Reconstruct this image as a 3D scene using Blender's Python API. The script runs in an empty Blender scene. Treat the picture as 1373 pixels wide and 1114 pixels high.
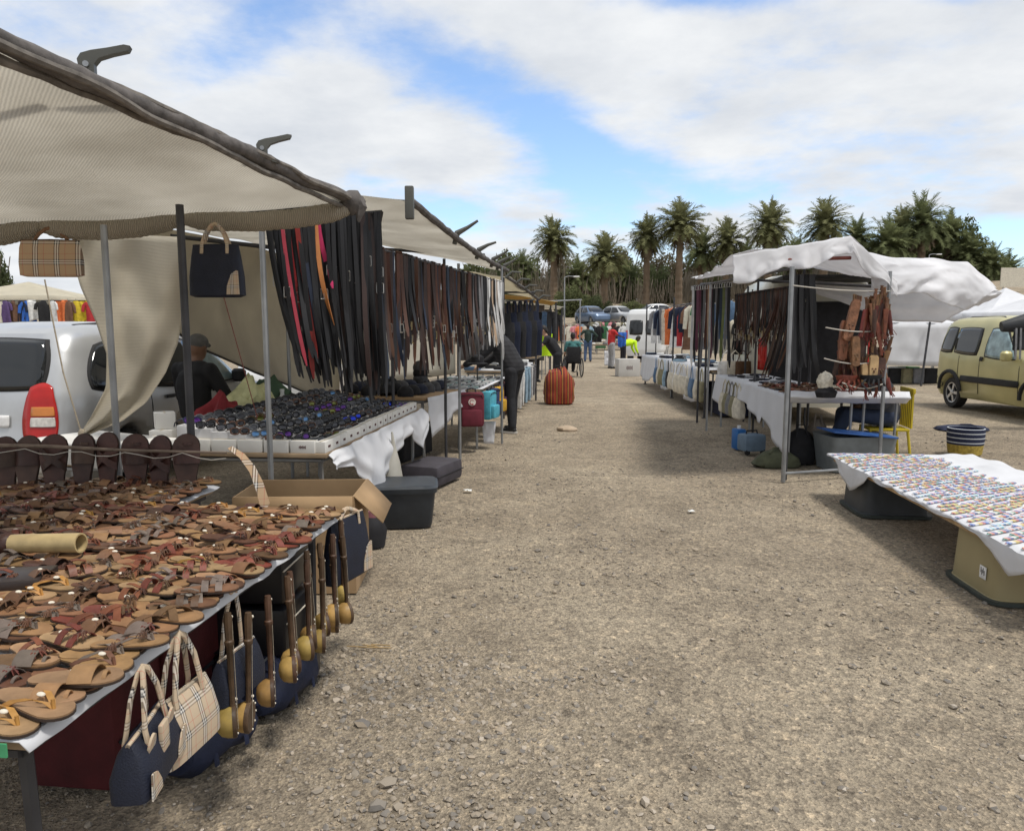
import bpy, bmesh, math, random
from mathutils import Vector, Matrix, noise as MN, Euler
random.seed(7)
R = math.radians
PI = math.pi
scene = bpy.context.scene
COL = scene.collection

# ---------------------------------------------------------------- camera
FPX, HORIZ, CX, CY = 1000.0, 440.0, 686.5, 557.0
CAMZ = 1.6
PITCH = math.atan((CY - HORIZ) / FPX)
cam_d = bpy.data.cameras.new('camera')
cam = bpy.data.objects.new('camera', cam_d)
COL.objects.link(cam)
cam.location = (0, 0, CAMZ)
cam.rotation_euler = (PI / 2 - PITCH, 0, 0)
cam_d.sensor_width = 36
cam_d.lens = FPX / 1373 * 36
cam_d.clip_start = 0.05
cam_d.clip_end = 3000
scene.camera = cam

# ---------------------------------------------------------------- world, sun, exposure
SUN = Vector((0.30, -0.20, 0.90)).normalized()
world = bpy.data.worlds.new('World')
scene.world = world
world.use_nodes = True


def build_world():
    nt = world.node_tree
    N, L = nt.nodes, nt.links
    N.clear()

    def mth(op, a, b=None, c=None):
        n = N.new('ShaderNodeMath'); n.operation = op
        for i, v in enumerate((a, b, c)):
            if v is None: continue
            if isinstance(v, (int, float)): n.inputs[i].default_value = v
            else: L.new(v, n.inputs[i])
        return n.outputs[0]
    out = N.new('ShaderNodeOutputWorld')
    bg = N.new('ShaderNodeBackground'); bg.inputs['Strength'].default_value = 0.1
    L.new(bg.outputs[0], out.inputs[0])
    sky = N.new('ShaderNodeTexSky'); sky.sky_type = 'NISHITA'; sky.sun_disc = False
    sky.sun_elevation = math.asin(SUN.z); sky.sun_rotation = math.atan2(SUN.x, SUN.y)
    sky.air_density = 1.0; sky.dust_density = 0.6; sky.ozone_density = 1.6
    tc = N.new('ShaderNodeTexCoord')
    sep = N.new('ShaderNodeSeparateXYZ'); L.new(tc.outputs['Generated'], sep.inputs[0])
    x, y, z = sep.outputs
    zc = mth('MAXIMUM', z, 0.0)
    den = mth('ADD', zc, 0.16)
    u = mth('DIVIDE', x, den); v = mth('DIVIDE', y, den)
    cmb = N.new('ShaderNodeCombineXYZ'); L.new(u, cmb.inputs[0]); L.new(v, cmb.inputs[1])

    def nz(scale, det, rough, off, dist=0.0):
        mp = N.new('ShaderNodeMapping'); mp.inputs['Location'].default_value = off
        L.new(cmb.outputs[0], mp.inputs[0])
        n = N.new('ShaderNodeTexNoise'); n.inputs['Scale'].default_value = scale
        n.inputs['Detail'].default_value = det; n.inputs['Roughness'].default_value = rough
        n.inputs['Distortion'].default_value = dist
        L.new(mp.outputs[0], n.inputs['Vector'])
        return n.outputs[0]
    n1 = nz(1.15, 9, 0.55, (3.1, 1.7, 0), 0.3)
    n2 = nz(3.2, 8, 0.6, (9.3, 4.2, 0.5))
    dens = mth('ADD', mth('MULTIPLY', n1, 0.62), mth('MULTIPLY', n2, 0.38))

    # broad shapes of this day's cloud deck, laid out by direction (x/y and z/y of the view vector)
    ysafe = mth('MAXIMUM', y, 0.05)
    px = mth('DIVIDE', x, ysafe); pz = mth('DIVIDE', z, ysafe)

    def blob(cx, cz, sx, sz, ang):
        ca, sa = math.cos(ang), math.sin(ang)
        dx = mth('SUBTRACT', px, cx); dz = mth('SUBTRACT', pz, cz)
        a = mth('DIVIDE', mth('ADD', mth('MULTIPLY', dx, ca), mth('MULTIPLY', dz, sa)), sx)
        b = mth('DIVIDE', mth('SUBTRACT', mth('MULTIPLY', dz, ca), mth('MULTIPLY', dx, sa)), sz)
        r2 = mth('ADD', mth('MULTIPLY', a, a), mth('MULTIPLY', b, b))
        return mth('POWER', 2.718, mth('MULTIPLY', r2, -1.0))
    gaps = None
    for args, wgt in (((-0.09, 0.325, 0.14, 0.055, -0.35), 1.0), ((0.07, 0.235, 0.13, 0.05, -0.75), 1.0),
                      ((0.62, 0.10, 0.30, 0.07, -0.15), 1.0), ((0.27, 0.425, 0.14, 0.03, 0.05), 0.8),
                      ((-0.34, 0.37, 0.10, 0.05, 0.5), 0.55), ((0.18, 0.16, 0.22, 0.03, 0.05), 0.55),
                      ((-0.10, 0.135, 0.09, 0.022, -0.1), 0.7), ((0.55, 0.42, 0.08, 0.02, 0.0), 0.5)):
        g = mth('MULTIPLY', blob(*args), wgt)
        gaps = g if gaps is None else mth('ADD', gaps, g)
    dens = mth('SUBTRACT', mth('ADD', dens, 0.135), mth('MULTIPLY', gaps, 0.25))
    mr = N.new('ShaderNodeMapRange'); mr.interpolation_type = 'SMOOTHSTEP'
    mr.inputs['From Min'].default_value = 0.41; mr.inputs['From Max'].default_value = 0.63
    L.new(dens, mr.inputs['Value'])
    mask = mr.outputs[0]
    # cloud brightness: soft grey undersides, white rims
    n3 = nz(2.1, 7, 0.6, (1.3, 7.7, 2.0))
    rp = N.new('ShaderNodeValToRGB')
    rp.color_ramp.elements[0].position = 0.30; rp.color_ramp.elements[0].color = (3.5, 3.7, 4.0, 1)
    rp.color_ramp.elements[1].position = 0.66; rp.color_ramp.elements[1].color = (4.7, 4.8, 4.9, 1)
    L.new(n3, rp.inputs[0])
    mx = N.new('ShaderNodeMix'); mx.data_type = 'RGBA'
    L.new(mask, mx.inputs['Factor']); 
    skym = N.new('ShaderNodeMix'); skym.data_type = 'RGBA'; skym.blend_type = 'MULTIPLY'
    skym.inputs['Factor'].default_value = 1.0
    L.new(sky.outputs[0], skym.inputs['A']); skym.inputs['B'].default_value = (1.0, 1.06, 1.14, 1)
    L.new(skym.outputs['Result'], mx.inputs['A']); L.new(rp.outputs[0], mx.inputs['B'])
    L.new(mx.outputs['Result'], bg.inputs['Color'])


build_world()
sun_d = bpy.data.lights.new('sun', 'SUN')
sun_d.energy = 1.55
sun_d.angle = R(12)
sun_d.color = (1.0, 0.95, 0.87)
sun = bpy.data.objects.new('sun', sun_d)
COL.objects.link(sun)
sun.rotation_euler = SUN.to_track_quat('Z', 'Y').to_euler()
vs = scene.view_settings
vs.view_transform = 'Standard'; vs.look = 'None'; vs.gamma = 1; vs.use_curve_mapping = False
vs.exposure = 0.95
scene.cycles.use_denoising = True
scene.cycles.max_bounces = 8
scene.cycles.transparent_max_bounces = 8

# ---------------------------------------------------------------- pixel helpers (a pixel is only a direction)
CP, SP = math.cos(PITCH), math.sin(PITCH)


def ray(px, py):
    v, w = (px - CX) / FPX, (CY - py) / FPX
    return Vector((v, CP + w * SP, -SP + w * CP))


def G(px, py, z=0.0):                      # where that direction meets the level z
    d = ray(px, py); t = (z - CAMZ) / d.z
    return Vector((d.x * t, d.y * t, z))


def P(px, py, dist):                       # the point of that direction at a known distance ahead
    d = ray(px, py); t = dist / d.y
    return Vector((d.x * t, dist, CAMZ + d.z * t))


def terrain(x, y):
    def ss(a, b, t):
        t = min(1, max(0, (t - a) / (b - a))); return t * t * (3 - 2 * t)
    h = 2.6 * ss(42, 72, y) + 2.2 * ss(72, 100, y)
    h += 3.0 * ss(20, 60, x) * ss(45, 90, y)
    return h


# ---------------------------------------------------------------- materials
MATS = {}


def nodes_of(m):
    m.use_nodes = True
    nt = m.node_tree
    return nt, nt.nodes, nt.links, nt.nodes['Principled BSDF']


def mat(name, col, rough=0.7, metal=0.0, var=0.15, ns=9.0, bump=0.0, bs=70.0, rnd=0.0, spec=0.4, coat=0.0, alpha_noise=False):
    if name in MATS: return MATS[name]
    m = bpy.data.materials.new(name); MATS[name] = m
    nt, N, L, bs_ = nodes_of(m)
    bs_.inputs['Roughness'].default_value = rough
    bs_.inputs['Metallic'].default_value = metal
    bs_.inputs['Specular IOR Level'].default_value = spec
    if coat: bs_.inputs['Coat Weight'].default_value = coat
    tc = N.new('ShaderNodeTexCoord')
    nz = N.new('ShaderNodeTexNoise'); nz.inputs['Scale'].default_value = ns
    nz.inputs['Detail'].default_value = 5
    L.new(tc.outputs['Object'], nz.inputs['Vector'])
    rp = N.new('ShaderNodeValToRGB')
    rp.color_ramp.elements[0].position = 0.3; rp.color_ramp.elements[1].position = 0.7
    rp.color_ramp.elements[0].color = tuple(c * (1 - var) for c in col) + (1,)
    rp.color_ramp.elements[1].color = tuple(min(1, c * (1 + var)) for c in col) + (1,)
    L.new(nz.outputs[0], rp.inputs[0])
    last = rp.outputs[0]
    if rnd:
        oi = N.new('ShaderNodeObjectInfo'); hs = N.new('ShaderNodeHueSaturation')
        mr = N.new('ShaderNodeMapRange'); mr.inputs['To Min'].default_value = 1 - rnd; mr.inputs['To Max'].default_value = 1 + rnd
        L.new(oi.outputs['Random'], mr.inputs['Value']); L.new(mr.outputs[0], hs.inputs['Value'])
        mr2 = N.new('ShaderNodeMapRange'); mr2.inputs['To Min'].default_value = 0.5 - rnd * 0.05; mr2.inputs['To Max'].default_value = 0.5 + rnd * 0.05
        ml = N.new('ShaderNodeMath'); ml.operation = 'FRACT'; m7 = N.new('ShaderNodeMath'); m7.operation = 'MULTIPLY'; m7.inputs[1].default_value = 7.31
        L.new(oi.outputs['Random'], m7.inputs[0]); L.new(m7.outputs[0], ml.inputs[0]); L.new(ml.outputs[0], mr2.inputs['Value'])
        L.new(mr2.outputs[0], hs.inputs['Hue'])
        L.new(last, hs.inputs['Color']); last = hs.outputs[0]
    L.new(last, bs_.inputs['Base Color'])
    if bump:
        n2 = N.new('ShaderNodeTexNoise'); n2.inputs['Scale'].default_value = bs; n2.inputs['Detail'].default_value = 4
        L.new(tc.outputs['Object'], n2.inputs['Vector'])
        bp = N.new('ShaderNodeBump'); bp.inputs['Strength'].default_value = bump; bp.inputs['Distance'].default_value = 0.01
        L.new(n2.outputs[0], bp.inputs['Height']); L.new(bp.outputs[0], bs_.inputs['Normal'])
    return m


def clothmat(name, col, trans=0.35, var=0.12, ns=2.5, wscale=0.0, wdir='X', wamt=0.25, stain=None, rough=0.9, bump=0.15):
    """woven fabric: diffuse + translucent, with optional knit lines (object coordinates)"""
    if name in MATS: return MATS[name]
    m = bpy.data.materials.new(name); MATS[name] = m
    nt, N, L, pb = nodes_of(m)
    out = N['Material Output']
    pb.inputs['Roughness'].default_value = rough; pb.inputs['Specular IOR Level'].default_value = 0.15
    tc = N.new('ShaderNodeTexCoord')
    nz = N.new('ShaderNodeTexNoise'); nz.inputs['Scale'].default_value = ns; nz.inputs['Detail'].default_value = 6
    L.new(tc.outputs['Object'], nz.inputs['Vector'])
    rp = N.new('ShaderNodeValToRGB')
    rp.color_ramp.elements[0].position = 0.32; rp.color_ramp.elements[1].position = 0.66
    rp.color_ramp.elements[0].color = tuple(c * (1 - var) for c in (stain or col)) + (1,)
    rp.color_ramp.elements[1].color = tuple(min(1, c * (1 + var)) for c in col) + (1,)
    L.new(nz.outputs[0], rp.inputs[0]); last = rp.outputs[0]
    hgt = nz.outputs[0]
    if wscale:
        wv = N.new('ShaderNodeTexWave'); wv.bands_direction = wdir; wv.inputs['Scale'].default_value = wscale
        wv.inputs['Distortion'].default_value = 1.6; wv.inputs['Detail'].default_value = 2; wv.inputs['Detail Scale'].default_value = 1.5
        L.new(tc.outputs['Object'], wv.inputs['Vector'])
        mx = N.new('ShaderNodeMix'); mx.data_type = 'RGBA'; mx.blend_type = 'MULTIPLY'; mx.inputs['Factor'].default_value = wamt
        L.new(last, mx.inputs['A']); L.new(wv.outputs['Color'], mx.inputs['B']); last = mx.outputs['Result']
        hgt = wv.outputs[1]
    L.new(last, pb.inputs['Base Color'])
    if bump:
        bp = N.new('ShaderNodeBump'); bp.inputs['Strength'].default_value = bump; bp.inputs['Distance'].default_value = 0.01
        L.new(hgt, bp.inputs['Height']); L.new(bp.outputs[0], pb.inputs['Normal'])
    if trans:
        tr = N.new('ShaderNodeBsdfTranslucent'); L.new(last, tr.inputs['Color'])
        ms = N.new('ShaderNodeMixShader'); ms.inputs[0].default_value = trans
        L.new(pb.outputs[0], ms.inputs[1]); L.new(tr.outputs[0], ms.inputs[2]); L.new(ms.outputs[0], out.inputs[0])
    return m


def plaid(name, base, period=0.11, dark=(0.02, 0.02, 0.025), white=(0.75, 0.72, 0.66), red=(0.45, 0.08, 0.06), axes=('X', 'Z')):
    if name in MATS: return MATS[name]
    m = bpy.data.materials.new(name); MATS[name] = m
    nt, N, L, pb = nodes_of(m)
    pb.inputs['Roughness'].default_value = 0.75
    tc = N.new('ShaderNodeTexCoord'); sp = N.new('ShaderNodeSeparateXYZ'); L.new(tc.outputs['Object'], sp.inputs[0])
    ramps = []
    for ax in axes:
        a = N.new('ShaderNodeMath'); a.operation = 'DIVIDE'; a.inputs[1].default_value = period; L.new(sp.outputs[ax], a.inputs[0])
        f = N.new('ShaderNodeMath'); f.operation = 'FRACT'; L.new(a.outputs[0], f.inputs[0])
        rp = N.new('ShaderNodeValToRGB'); cr = rp.color_ramp; cr.interpolation = 'CONSTANT'
        seq = [(0.0, base), (0.22, dark), (0.27, white), (0.33, dark), (0.38, white), (0.44, dark), (0.49, base), (0.74, red), (0.765, base)]
        cr.elements[0].position = 0; cr.elements[0].color = (*base, 1)
        cr.elements[1].position = seq[1][0]; cr.elements[1].color = (*seq[1][1], 1)
        for p_, c_ in seq[2:]:
            e = cr.elements.new(p_); e.color = (*c_, 1)
        L.new(f.outputs[0], rp.inputs[0]); ramps.append(rp.outputs[0])
    mx = N.new('ShaderNodeMix'); mx.data_type = 'RGBA'; mx.inputs['Factor'].default_value = 0.42
    L.new(ramps[0], mx.inputs['A']); L.new(ramps[1], mx.inputs['B']); L.new(mx.outputs['Result'], pb.inputs['Base Color'])
    return m


def stripes(name, cols, scale=8.0, axis='X', rough=0.85, noise=0.0):
    """colour bands along an object axis"""
    if name in MATS: return MATS[name]
    m = bpy.data.materials.new(name); MATS[name] = m
    nt, N, L, pb = nodes_of(m)
    pb.inputs['Roughness'].default_value = rough
    tc = N.new('ShaderNodeTexCoord'); sp = N.new('ShaderNodeSeparateXYZ'); L.new(tc.outputs['Object'], sp.inputs[0])
    src = sp.outputs[axis]
    if axis == 'A':
        pass
    a = N.new('ShaderNodeMath'); a.operation = 'MULTIPLY'; a.inputs[1].default_value = scale; L.new(src, a.inputs[0])
    f = N.new('ShaderNodeMath'); f.operation = 'FRACT'; L.new(a.outputs[0], f.inputs[0])
    rp = N.new('ShaderNodeValToRGB'); cr = rp.color_ramp; cr.interpolation = 'CONSTANT'
    n = len(cols)
    cr.elements[0].position = 0; cr.elements[0].color = (*cols[0], 1)
    cr.elements[1].position = 1.0 / n; cr.elements[1].color = (*cols[1], 1)
    for i in range(2, n):
        e = cr.elements.new(i / n); e.color = (*cols[i], 1)
    L.new(f.outputs[0], rp.inputs[0]); L.new(rp.outputs[0], pb.inputs['Base Color'])
    return m


# ---------------------------------------------------------------- mesh builder
class MB:
    def __init__(self): self.v = []; self.f = []

    def add(self, vs, fs, M=None):
        o = len(self.v)
        self.v += [tuple(M @ Vector(p)) if M is not None else tuple(p) for p in vs]
        self.f += [tuple(i + o for i in f) for f in fs]
        return self

    def box(self, c, s, rz=0.0, bev=0.0, M=None):
        hx, hy, hz = s[0] / 2, s[1] / 2, s[2] / 2
        T = Matrix.Translation(c) @ Matrix.Rotation(rz, 4, 'Z')
        if M is not None: T = M @ T
        if bev <= 0:
            vs = [(a * hx, b * hy, d * hz) for a in (-1, 1) for b in (-1, 1) for d in (-1, 1)]
            fs = [(0, 1, 3, 2), (4, 6, 7, 5), (0, 4, 5, 1), (2, 3, 7, 6), (0, 2, 6, 4), (1, 5, 7, 3)]
            return self.add(vs, fs, T)
        b_ = min(bev, hx * .9, hy * .9, hz * .9)
        bm = bmesh.new(); bmesh.ops.create_cube(bm, size=1)
        for v in bm.verts: v.co = (v.co.x * s[0], v.co.y * s[1], v.co.z * s[2])
        bmesh.ops.bevel(bm, geom=list(bm.edges), offset=b_, segments=2, profile=0.6, affect='EDGES')
        bm.verts.index_update()
        vs = [tuple(v.co) for v in bm.verts]; fs = [tuple(v.index for v in f.verts) for f in bm.faces]
        bm.free()
        return self.add(vs, fs, T)

    def tube(self, pts, r, n=8, cap=True, flat=None):
        """round bar through pts; r number or list; flat=(a,b) scales the section"""
        pts = [Vector(p) for p in pts]; k = len(pts)
        rs = r if isinstance(r, (list, tuple)) else [r] * k
        t0 = (pts[1] - pts[0]).normalized()
        ref = Vector((0, 0, 1)) if abs(t0.z) < 0.9 else Vector((1, 0, 0))
        nrm = (ref - t0 * ref.dot(t0)).normalized()
        vs = []; fs = []
        for i, p in enumerate(pts):
            t = (pts[min(i + 1, k - 1)] - pts[max(i - 1, 0)])
            t = t.normalized() if t.length > 1e-9 else t0
            nrm = nrm - t * nrm.dot(t)
            nrm = nrm.normalized() if nrm.length > 1e-6 else Vector((1, 0, 0))
            bn = t.cross(nrm)
            for j in range(n):
                a = 2 * PI * j / n
                ca, sa = math.cos(a), math.sin(a)
                if flat: ca *= flat[0]; sa *= flat[1]
                vs.append(p + (nrm * ca + bn * sa) * rs[i])
        for i in range(k - 1):
            for j in range(n):
                fs.append((i * n + j, i * n + (j + 1) % n, (i + 1) * n + (j + 1) % n, (i + 1) * n + j))
        if cap:
            fs.append(tuple(range(n - 1, -1, -1))); fs.append(tuple((k - 1) * n + j for j in range(n)))
        return self.add(vs, fs)

    def ribbon(self, pts, wvec, th=0.004, ws=None):
        """flat strip through pts, width along wvec (vector or list), thickness th"""
        pts = [Vector(p) for p in pts]; k = len(pts)
        vs = []; fs = []
        for i, p in enumerate(pts):
            w = Vector(wvec[i]) if isinstance(wvec, list) else Vector(wvec)
            if ws: w = w * ws[i]
            t = (pts[min(i + 1, k - 1)] - pts[max(i - 1, 0)]).normalized()
            nn = t.cross(w)
            nn = nn.normalized() * th / 2 if nn.length > 1e-9 else Vector((0, 0, th / 2))
            vs += [p - w / 2 - nn, p + w / 2 - nn, p + w / 2 + nn, p - w / 2 + nn]
        for i in range(k - 1):
            a, b = i * 4, i * 4 + 4
            for j in range(4): fs.append((a + j, a + (j + 1) % 4, b + (j + 1) % 4, b + j))
        fs.append((3, 2, 1, 0)); e = (k - 1) * 4; fs.append((e, e + 1, e + 2, e + 3))
        return self.add(vs, fs)

    def lathe(self, prof, n=16, M=None):
        vs = []; fs = []; k = len(prof)
        for r, z in prof:
            for j in range(n):
                a = 2 * PI * j / n; vs.append((r * math.cos(a), r * math.sin(a), z))
        for i in range(k - 1):
            for j in range(n): fs.append((i * n + j, i * n + (j + 1) % n, (i + 1) * n + (j + 1) % n, (i + 1) * n + j))
        ring = prof[0] == prof[-1]
        if prof[0][0] > 1e-5 and not ring: fs.append(tuple(range(n - 1, -1, -1)))
        if prof[-1][0] > 1e-5 and not ring: fs.append(tuple((k - 1) * n + j for j in range(n)))
        return self.add(vs, fs, M)

    def prism(self, poly, th, M=None):
        """polygon (x,y) extruded z from 0 to th"""
        n = len(poly)
        vs = [(x, y, 0) for x, y in poly] + [(x, y, th) for x, y in poly]
        fs = [tuple(range(n - 1, -1, -1)), tuple(range(n, 2 * n))]
        fs += [(i, (i + 1) % n, n + (i + 1) % n, n + i) for i in range(n)]
        return self.add(vs, fs, M)

    def grid(self, fn, nu, nv, skip=None):
        vs = [fn(i / nu, j / nv) for j in range(nv + 1) for i in range(nu + 1)]
        fs = []
        for j in range(nv):
            for i in range(nu):
                if skip and skip(i, j): continue
                a = j * (nu + 1) + i; fs.append((a, a + 1, a + nu + 2, a + nu + 1))
        return self.add(vs, fs)

    def loft(self, secs, n=14, M=None, sq=2.0):
        """stack of flat rings: (cx, cy, z, hx, hy)"""
        vs = []; fs = []; k = len(secs)
        for cx, cy, z, hx, hy in secs:
            for j in range(n):
                a = 2 * PI * j / n; c, s = math.cos(a), math.sin(a)
                e = 2.0 / sq
                vs.append((cx + hx * math.copysign(abs(c) ** e, c), cy + hy * math.copysign(abs(s) ** e, s), z))
        for i in range(k - 1):
            for j in range(n): fs.append((i * n + j, i * n + (j + 1) % n, (i + 1) * n + (j + 1) % n, (i + 1) * n + j))
        fs.append(tuple(range(n - 1, -1, -1))); fs.append(tuple((k - 1) * n + j for j in range(n)))
        return self.add(vs, fs, M)

    def ball(self, c, r, n=10, M=None):
        if isinstance(r, (int, float)): r = (r, r, r)
        prof = [(math.sin(PI * i / n), -math.cos(PI * i / n)) for i in range(n + 1)]
        T = Matrix.Translation(c) @ (M if M is not None else Matrix()) @ Matrix.Diagonal((r[0], r[1], r[2], 1))
        prof[0] = (0.02, -1); prof[-1] = (0.02, 1)
        return self.lathe(prof, max(6, n + 2), T)

    def mesh(self, name, m=None, smooth=True, ang=35):
        me = bpy.data.meshes.new(name)
        me.from_pydata(self.v, [], self.f)
        bm = bmesh.new(); bm.from_mesh(me); bmesh.ops.recalc_face_normals(bm, faces=bm.faces); bm.to_mesh(me); bm.free()
        if smooth:
            me.shade_smooth(); me.set_sharp_from_angle(angle=R(ang))
        if m is not None: me.materials.append(m)
        return me


def link(name, me, parent=None, loc=None, rot=None):
    o = bpy.data.objects.new(name, me); COL.objects.link(o)
    if parent is not None: o.parent = parent
    if loc is not None: o.location = loc
    if rot is not None: o.rotation_euler = rot
    return o


def part(name, mb, m, parent, smooth=True, ang=35):
    return link(name, mb.mesh(name, m, smooth, ang), parent)


def tag(o, label=None, cat=None, group=None, kind=None):
    if label: o['label'] = label
    if cat: o['category'] = cat
    if group: o['group'] = group
    if kind: o['kind'] = kind
    return o


def thing(name, label, cat, loc=(0, 0, 0), rz=0.0, group=None):
    o = bpy.data.objects.new(name, None); COL.objects.link(o)
    o.location = loc; o.rotation_euler = (0, 0, rz); o.empty_display_size = 0.1
    return tag(o, label, cat, group)


def single(name, mb, m, label, cat, loc=(0, 0, 0), rz=0.0, group=None, smooth=True):
    o = link(name, mb.mesh(name, m, smooth), None, loc, (0, 0, rz))
    return tag(o, label, cat, group)


def struct(name, mb, m, smooth=True):
    return tag(link(name, mb.mesh(name, m, smooth)), kind='structure')


def dup(root, loc=None, rot=None, label=None, group=None, scale=None):
    r = root.copy(); COL.objects.link(r)
    if loc is not None: r.location = loc
    if rot is not None: r.rotation_euler = rot
    if scale is not None: r.scale = scale
    if label: r['label'] = label
    if group: r['group'] = group
    for ch in root.children:
        c = ch.copy(); COL.objects.link(c); c.parent = r
        for g in ch.children:
            d = g.copy(); COL.objects.link(d); d.parent = c
    return r


def solid(o, th=0.004, off=0):
    md = o.modifiers.new('thickness', 'SOLIDIFY'); md.thickness = th; md.offset = off
    return o


def evalmesh(o, name):
    dg = bpy.context.evaluated_depsgraph_get(); dg.update()
    me = bpy.data.meshes.new_from_object(o.evaluated_get(dg)); me.name = name
    return me


def rnd(a, b): return random.uniform(a, b)


def lerp(a, b, t): return a + (b - a) * t


def vn(x, y, z=0.0): return MN.noise(Vector((x, y, z)))


UP = Vector((0, 0, 1))
# common materials
M_steel = mat('galvanised_steel', (0.30, 0.31, 0.32), 0.45, 0.7, 0.2, 6, 0.05)
M_dsteel = mat('dark_steel', (0.055, 0.055, 0.06), 0.5, 0.4, 0.25, 6, 0.05)
M_white = clothmat('white_cloth', (0.72, 0.73, 0.76), 0.22, 0.05, 3, rough=0.85, bump=0.1)
M_black = mat('black_fabric', (0.014, 0.014, 0.017), 0.8, 0, 0.3, 12, 0.2, 90)
M_rubber = mat('rubber', (0.02, 0.02, 0.021), 0.75, 0, 0.2, 20, 0.15, 60)
M_glass = mat('dark_glass', (0.012, 0.014, 0.016), 0.06, 0, 0.1, 3, spec=0.6)
M_navy = mat('navy_cloth', (0.018, 0.024, 0.055), 0.8, 0, 0.25, 10, 0.25, 140)
M_card = mat('cardboard', (0.33, 0.22, 0.12), 0.85, 0, 0.1, 5, 0.1, 40)
M_rope = mat('rope', (0.34, 0.29, 0.22), 0.9, 0, 0.2, 60, 0.3, 200)
M_wood = mat('wood', (0.16, 0.08, 0.04), 0.6, 0, 0.3, 14, 0.2, 50, rnd=0.25)
M_plaid = plaid('tan_check', (0.48, 0.33, 0.2), 0.115)
M_plaid2 = plaid('pale_check', (0.47, 0.37, 0.26), 0.075, white=(.6, .57, .52))
# ================================================================ ground
def build_ground():
    m = bpy.data.materials.new('gravel_ground')
    nt, N, L, pb = nodes_of(m)
    pb.inputs['Roughness'].default_value = 0.95; pb.inputs['Specular IOR Level'].default_value = 0.15
    tc = N.new('ShaderNodeTexCoord')

    def noise(scale, det=6, rough=0.6):
        n = N.new('ShaderNodeTexNoise'); n.inputs['Scale'].default_value = scale; n.inputs['Detail'].default_value = det
        n.inputs['Roughness'].default_value = rough; L.new(tc.outputs['Object'], n.inputs['Vector']); return n.outputs[0]

    def ramp(src, stops):
        rp = N.new('ShaderNodeValToRGB'); cr = rp.color_ramp
        while len(cr.elements) < len(stops): cr.elements.new(0.5)
        for e, (p_, c_) in zip(cr.elements, stops):
            e.position = p_; e.color = (*c_, 1) if len(c_) == 3 else c_
        L.new(src, rp.inputs[0]); return rp.outputs[0]

    def mix(a, b, fac, mode='MIX'):
        mx = N.new('ShaderNodeMix'); mx.data_type = 'RGBA'; mx.blend_type = mode
        for s, v in (('A', a), ('B', b)):
            if isinstance(v, tuple): mx.inputs[s].default_value = (*v, 1)
            else: L.new(v, mx.inputs[s])
        if isinstance(fac, float): mx.inputs['Factor'].default_value = fac
        else: L.new(fac, mx.inputs['Factor'])
        return mx.outputs['Result']
    big = noise(0.35, 6, 0.65); mid = noise(2.3, 7, 0.7); fine = noise(38, 6, 0.75); grit = noise(150, 3, 0.7)
    base = ramp(big, [(0.32, (0.31, 0.262, 0.20)), (0.5, (0.395, 0.338, 0.26)), (0.68, (0.47, 0.408, 0.315))])
    base = mix(base, ramp(mid, [(0.3, (0.62, 0.60, 0.58)), (0.55, (1.0, 0.98, 0.95)), (0.75, (1.12, 1.05, 0.95))]), 0.75, 'MULTIPLY')
    base = mix(base, ramp(fine, [(0.34, (0.40, 0.39, 0.40)), (0.5, (0.95, 0.95, 0.95)), (0.66, (1.3, 1.27, 1.2))]), 0.8, 'MULTIPLY')
    vo = N.new('ShaderNodeTexVoronoi'); vo.inputs['Scale'].default_value = 95; L.new(tc.outputs['Object'], vo.inputs['Vector'])
    vs2 = N.new('ShaderNodeSeparateColor'); L.new(vo.outputs['Color'], vs2.inputs[0])
    base = mix(base, ramp(vs2.outputs[0], [(0.0, (0.45, 0.45, 0.47)), (0.45, (0.95, 0.95, 0.95)), (0.8, (1.0, 1.0, 1.0)), (1.0, (1.6, 1.55, 1.5))]), 0.65, 'MULTIPLY')
    vo2 = N.new('ShaderNodeTexVoronoi'); vo2.inputs['Scale'].default_value = 28; L.new(tc.outputs['Object'], vo2.inputs['Vector'])
    vs3 = N.new('ShaderNodeSeparateColor'); L.new(vo2.outputs['Color'], vs3.inputs[0])
    base = mix(base, ramp(vs3.outputs[1], [(0.0, (0.5, 0.5, 0.52)), (0.22, (0.9, 0.9, 0.9)), (0.9, (1.0, 1.0, 1.0)), (1.0, (1.5, 1.45, 1.38))]), 0.6, 'MULTIPLY')
    L.new(base, pb.inputs['Base Color'])
    h = N.new('ShaderNodeMath'); h.operation = 'ADD'; L.new(fine, h.inputs[0]); L.new(vo.outputs['Distance'], h.inputs[1])
    h2 = N.new('ShaderNodeMath'); h2.operation = 'ADD'; L.new(h.outputs[0], h2.inputs[0]); L.new(grit, h2.inputs[1])
    bp = N.new('ShaderNodeBump'); bp.inputs['Strength'].default_value = 0.8; bp.inputs['Distance'].default_value = 0.012
    L.new(h2.outputs[0], bp.inputs['Height']); L.new(bp.outputs[0], pb.inputs['Normal'])
    # one sheet, finer near the camera
    xs = [-900, -400, -200, -120, -80, -60] + [-45 + i * 1.5 for i in range(61)] + [60, 80, 120, 200, 400, 900]
    ys = [-60, -30, -12] + [-6 + i * 0.75 for i in range(60)] + [40 + i * 2.5 for i in range(30)] + [120, 150, 220, 400, 800, 1600]
    mb = MB(); nx, ny = len(xs), len(ys)
    for y in ys:
        for x in xs:
            z = terrain(x, y)
            near = max(0, 1 - math.hypot(x, y - 6) / 30)
            z += -0.03 + 0.02 * near * vn(x * 0.5, y * 0.5) if False else 0.012 * near * vn(x * 0.45, y * 0.45)
            mb.v.append((x, y, z - 0.012 * near))
    for j in range(ny - 1):
        for i in range(nx - 1):
            a = j * nx + i; mb.f.append((a, a + 1, a + nx + 1, a + nx))
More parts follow.
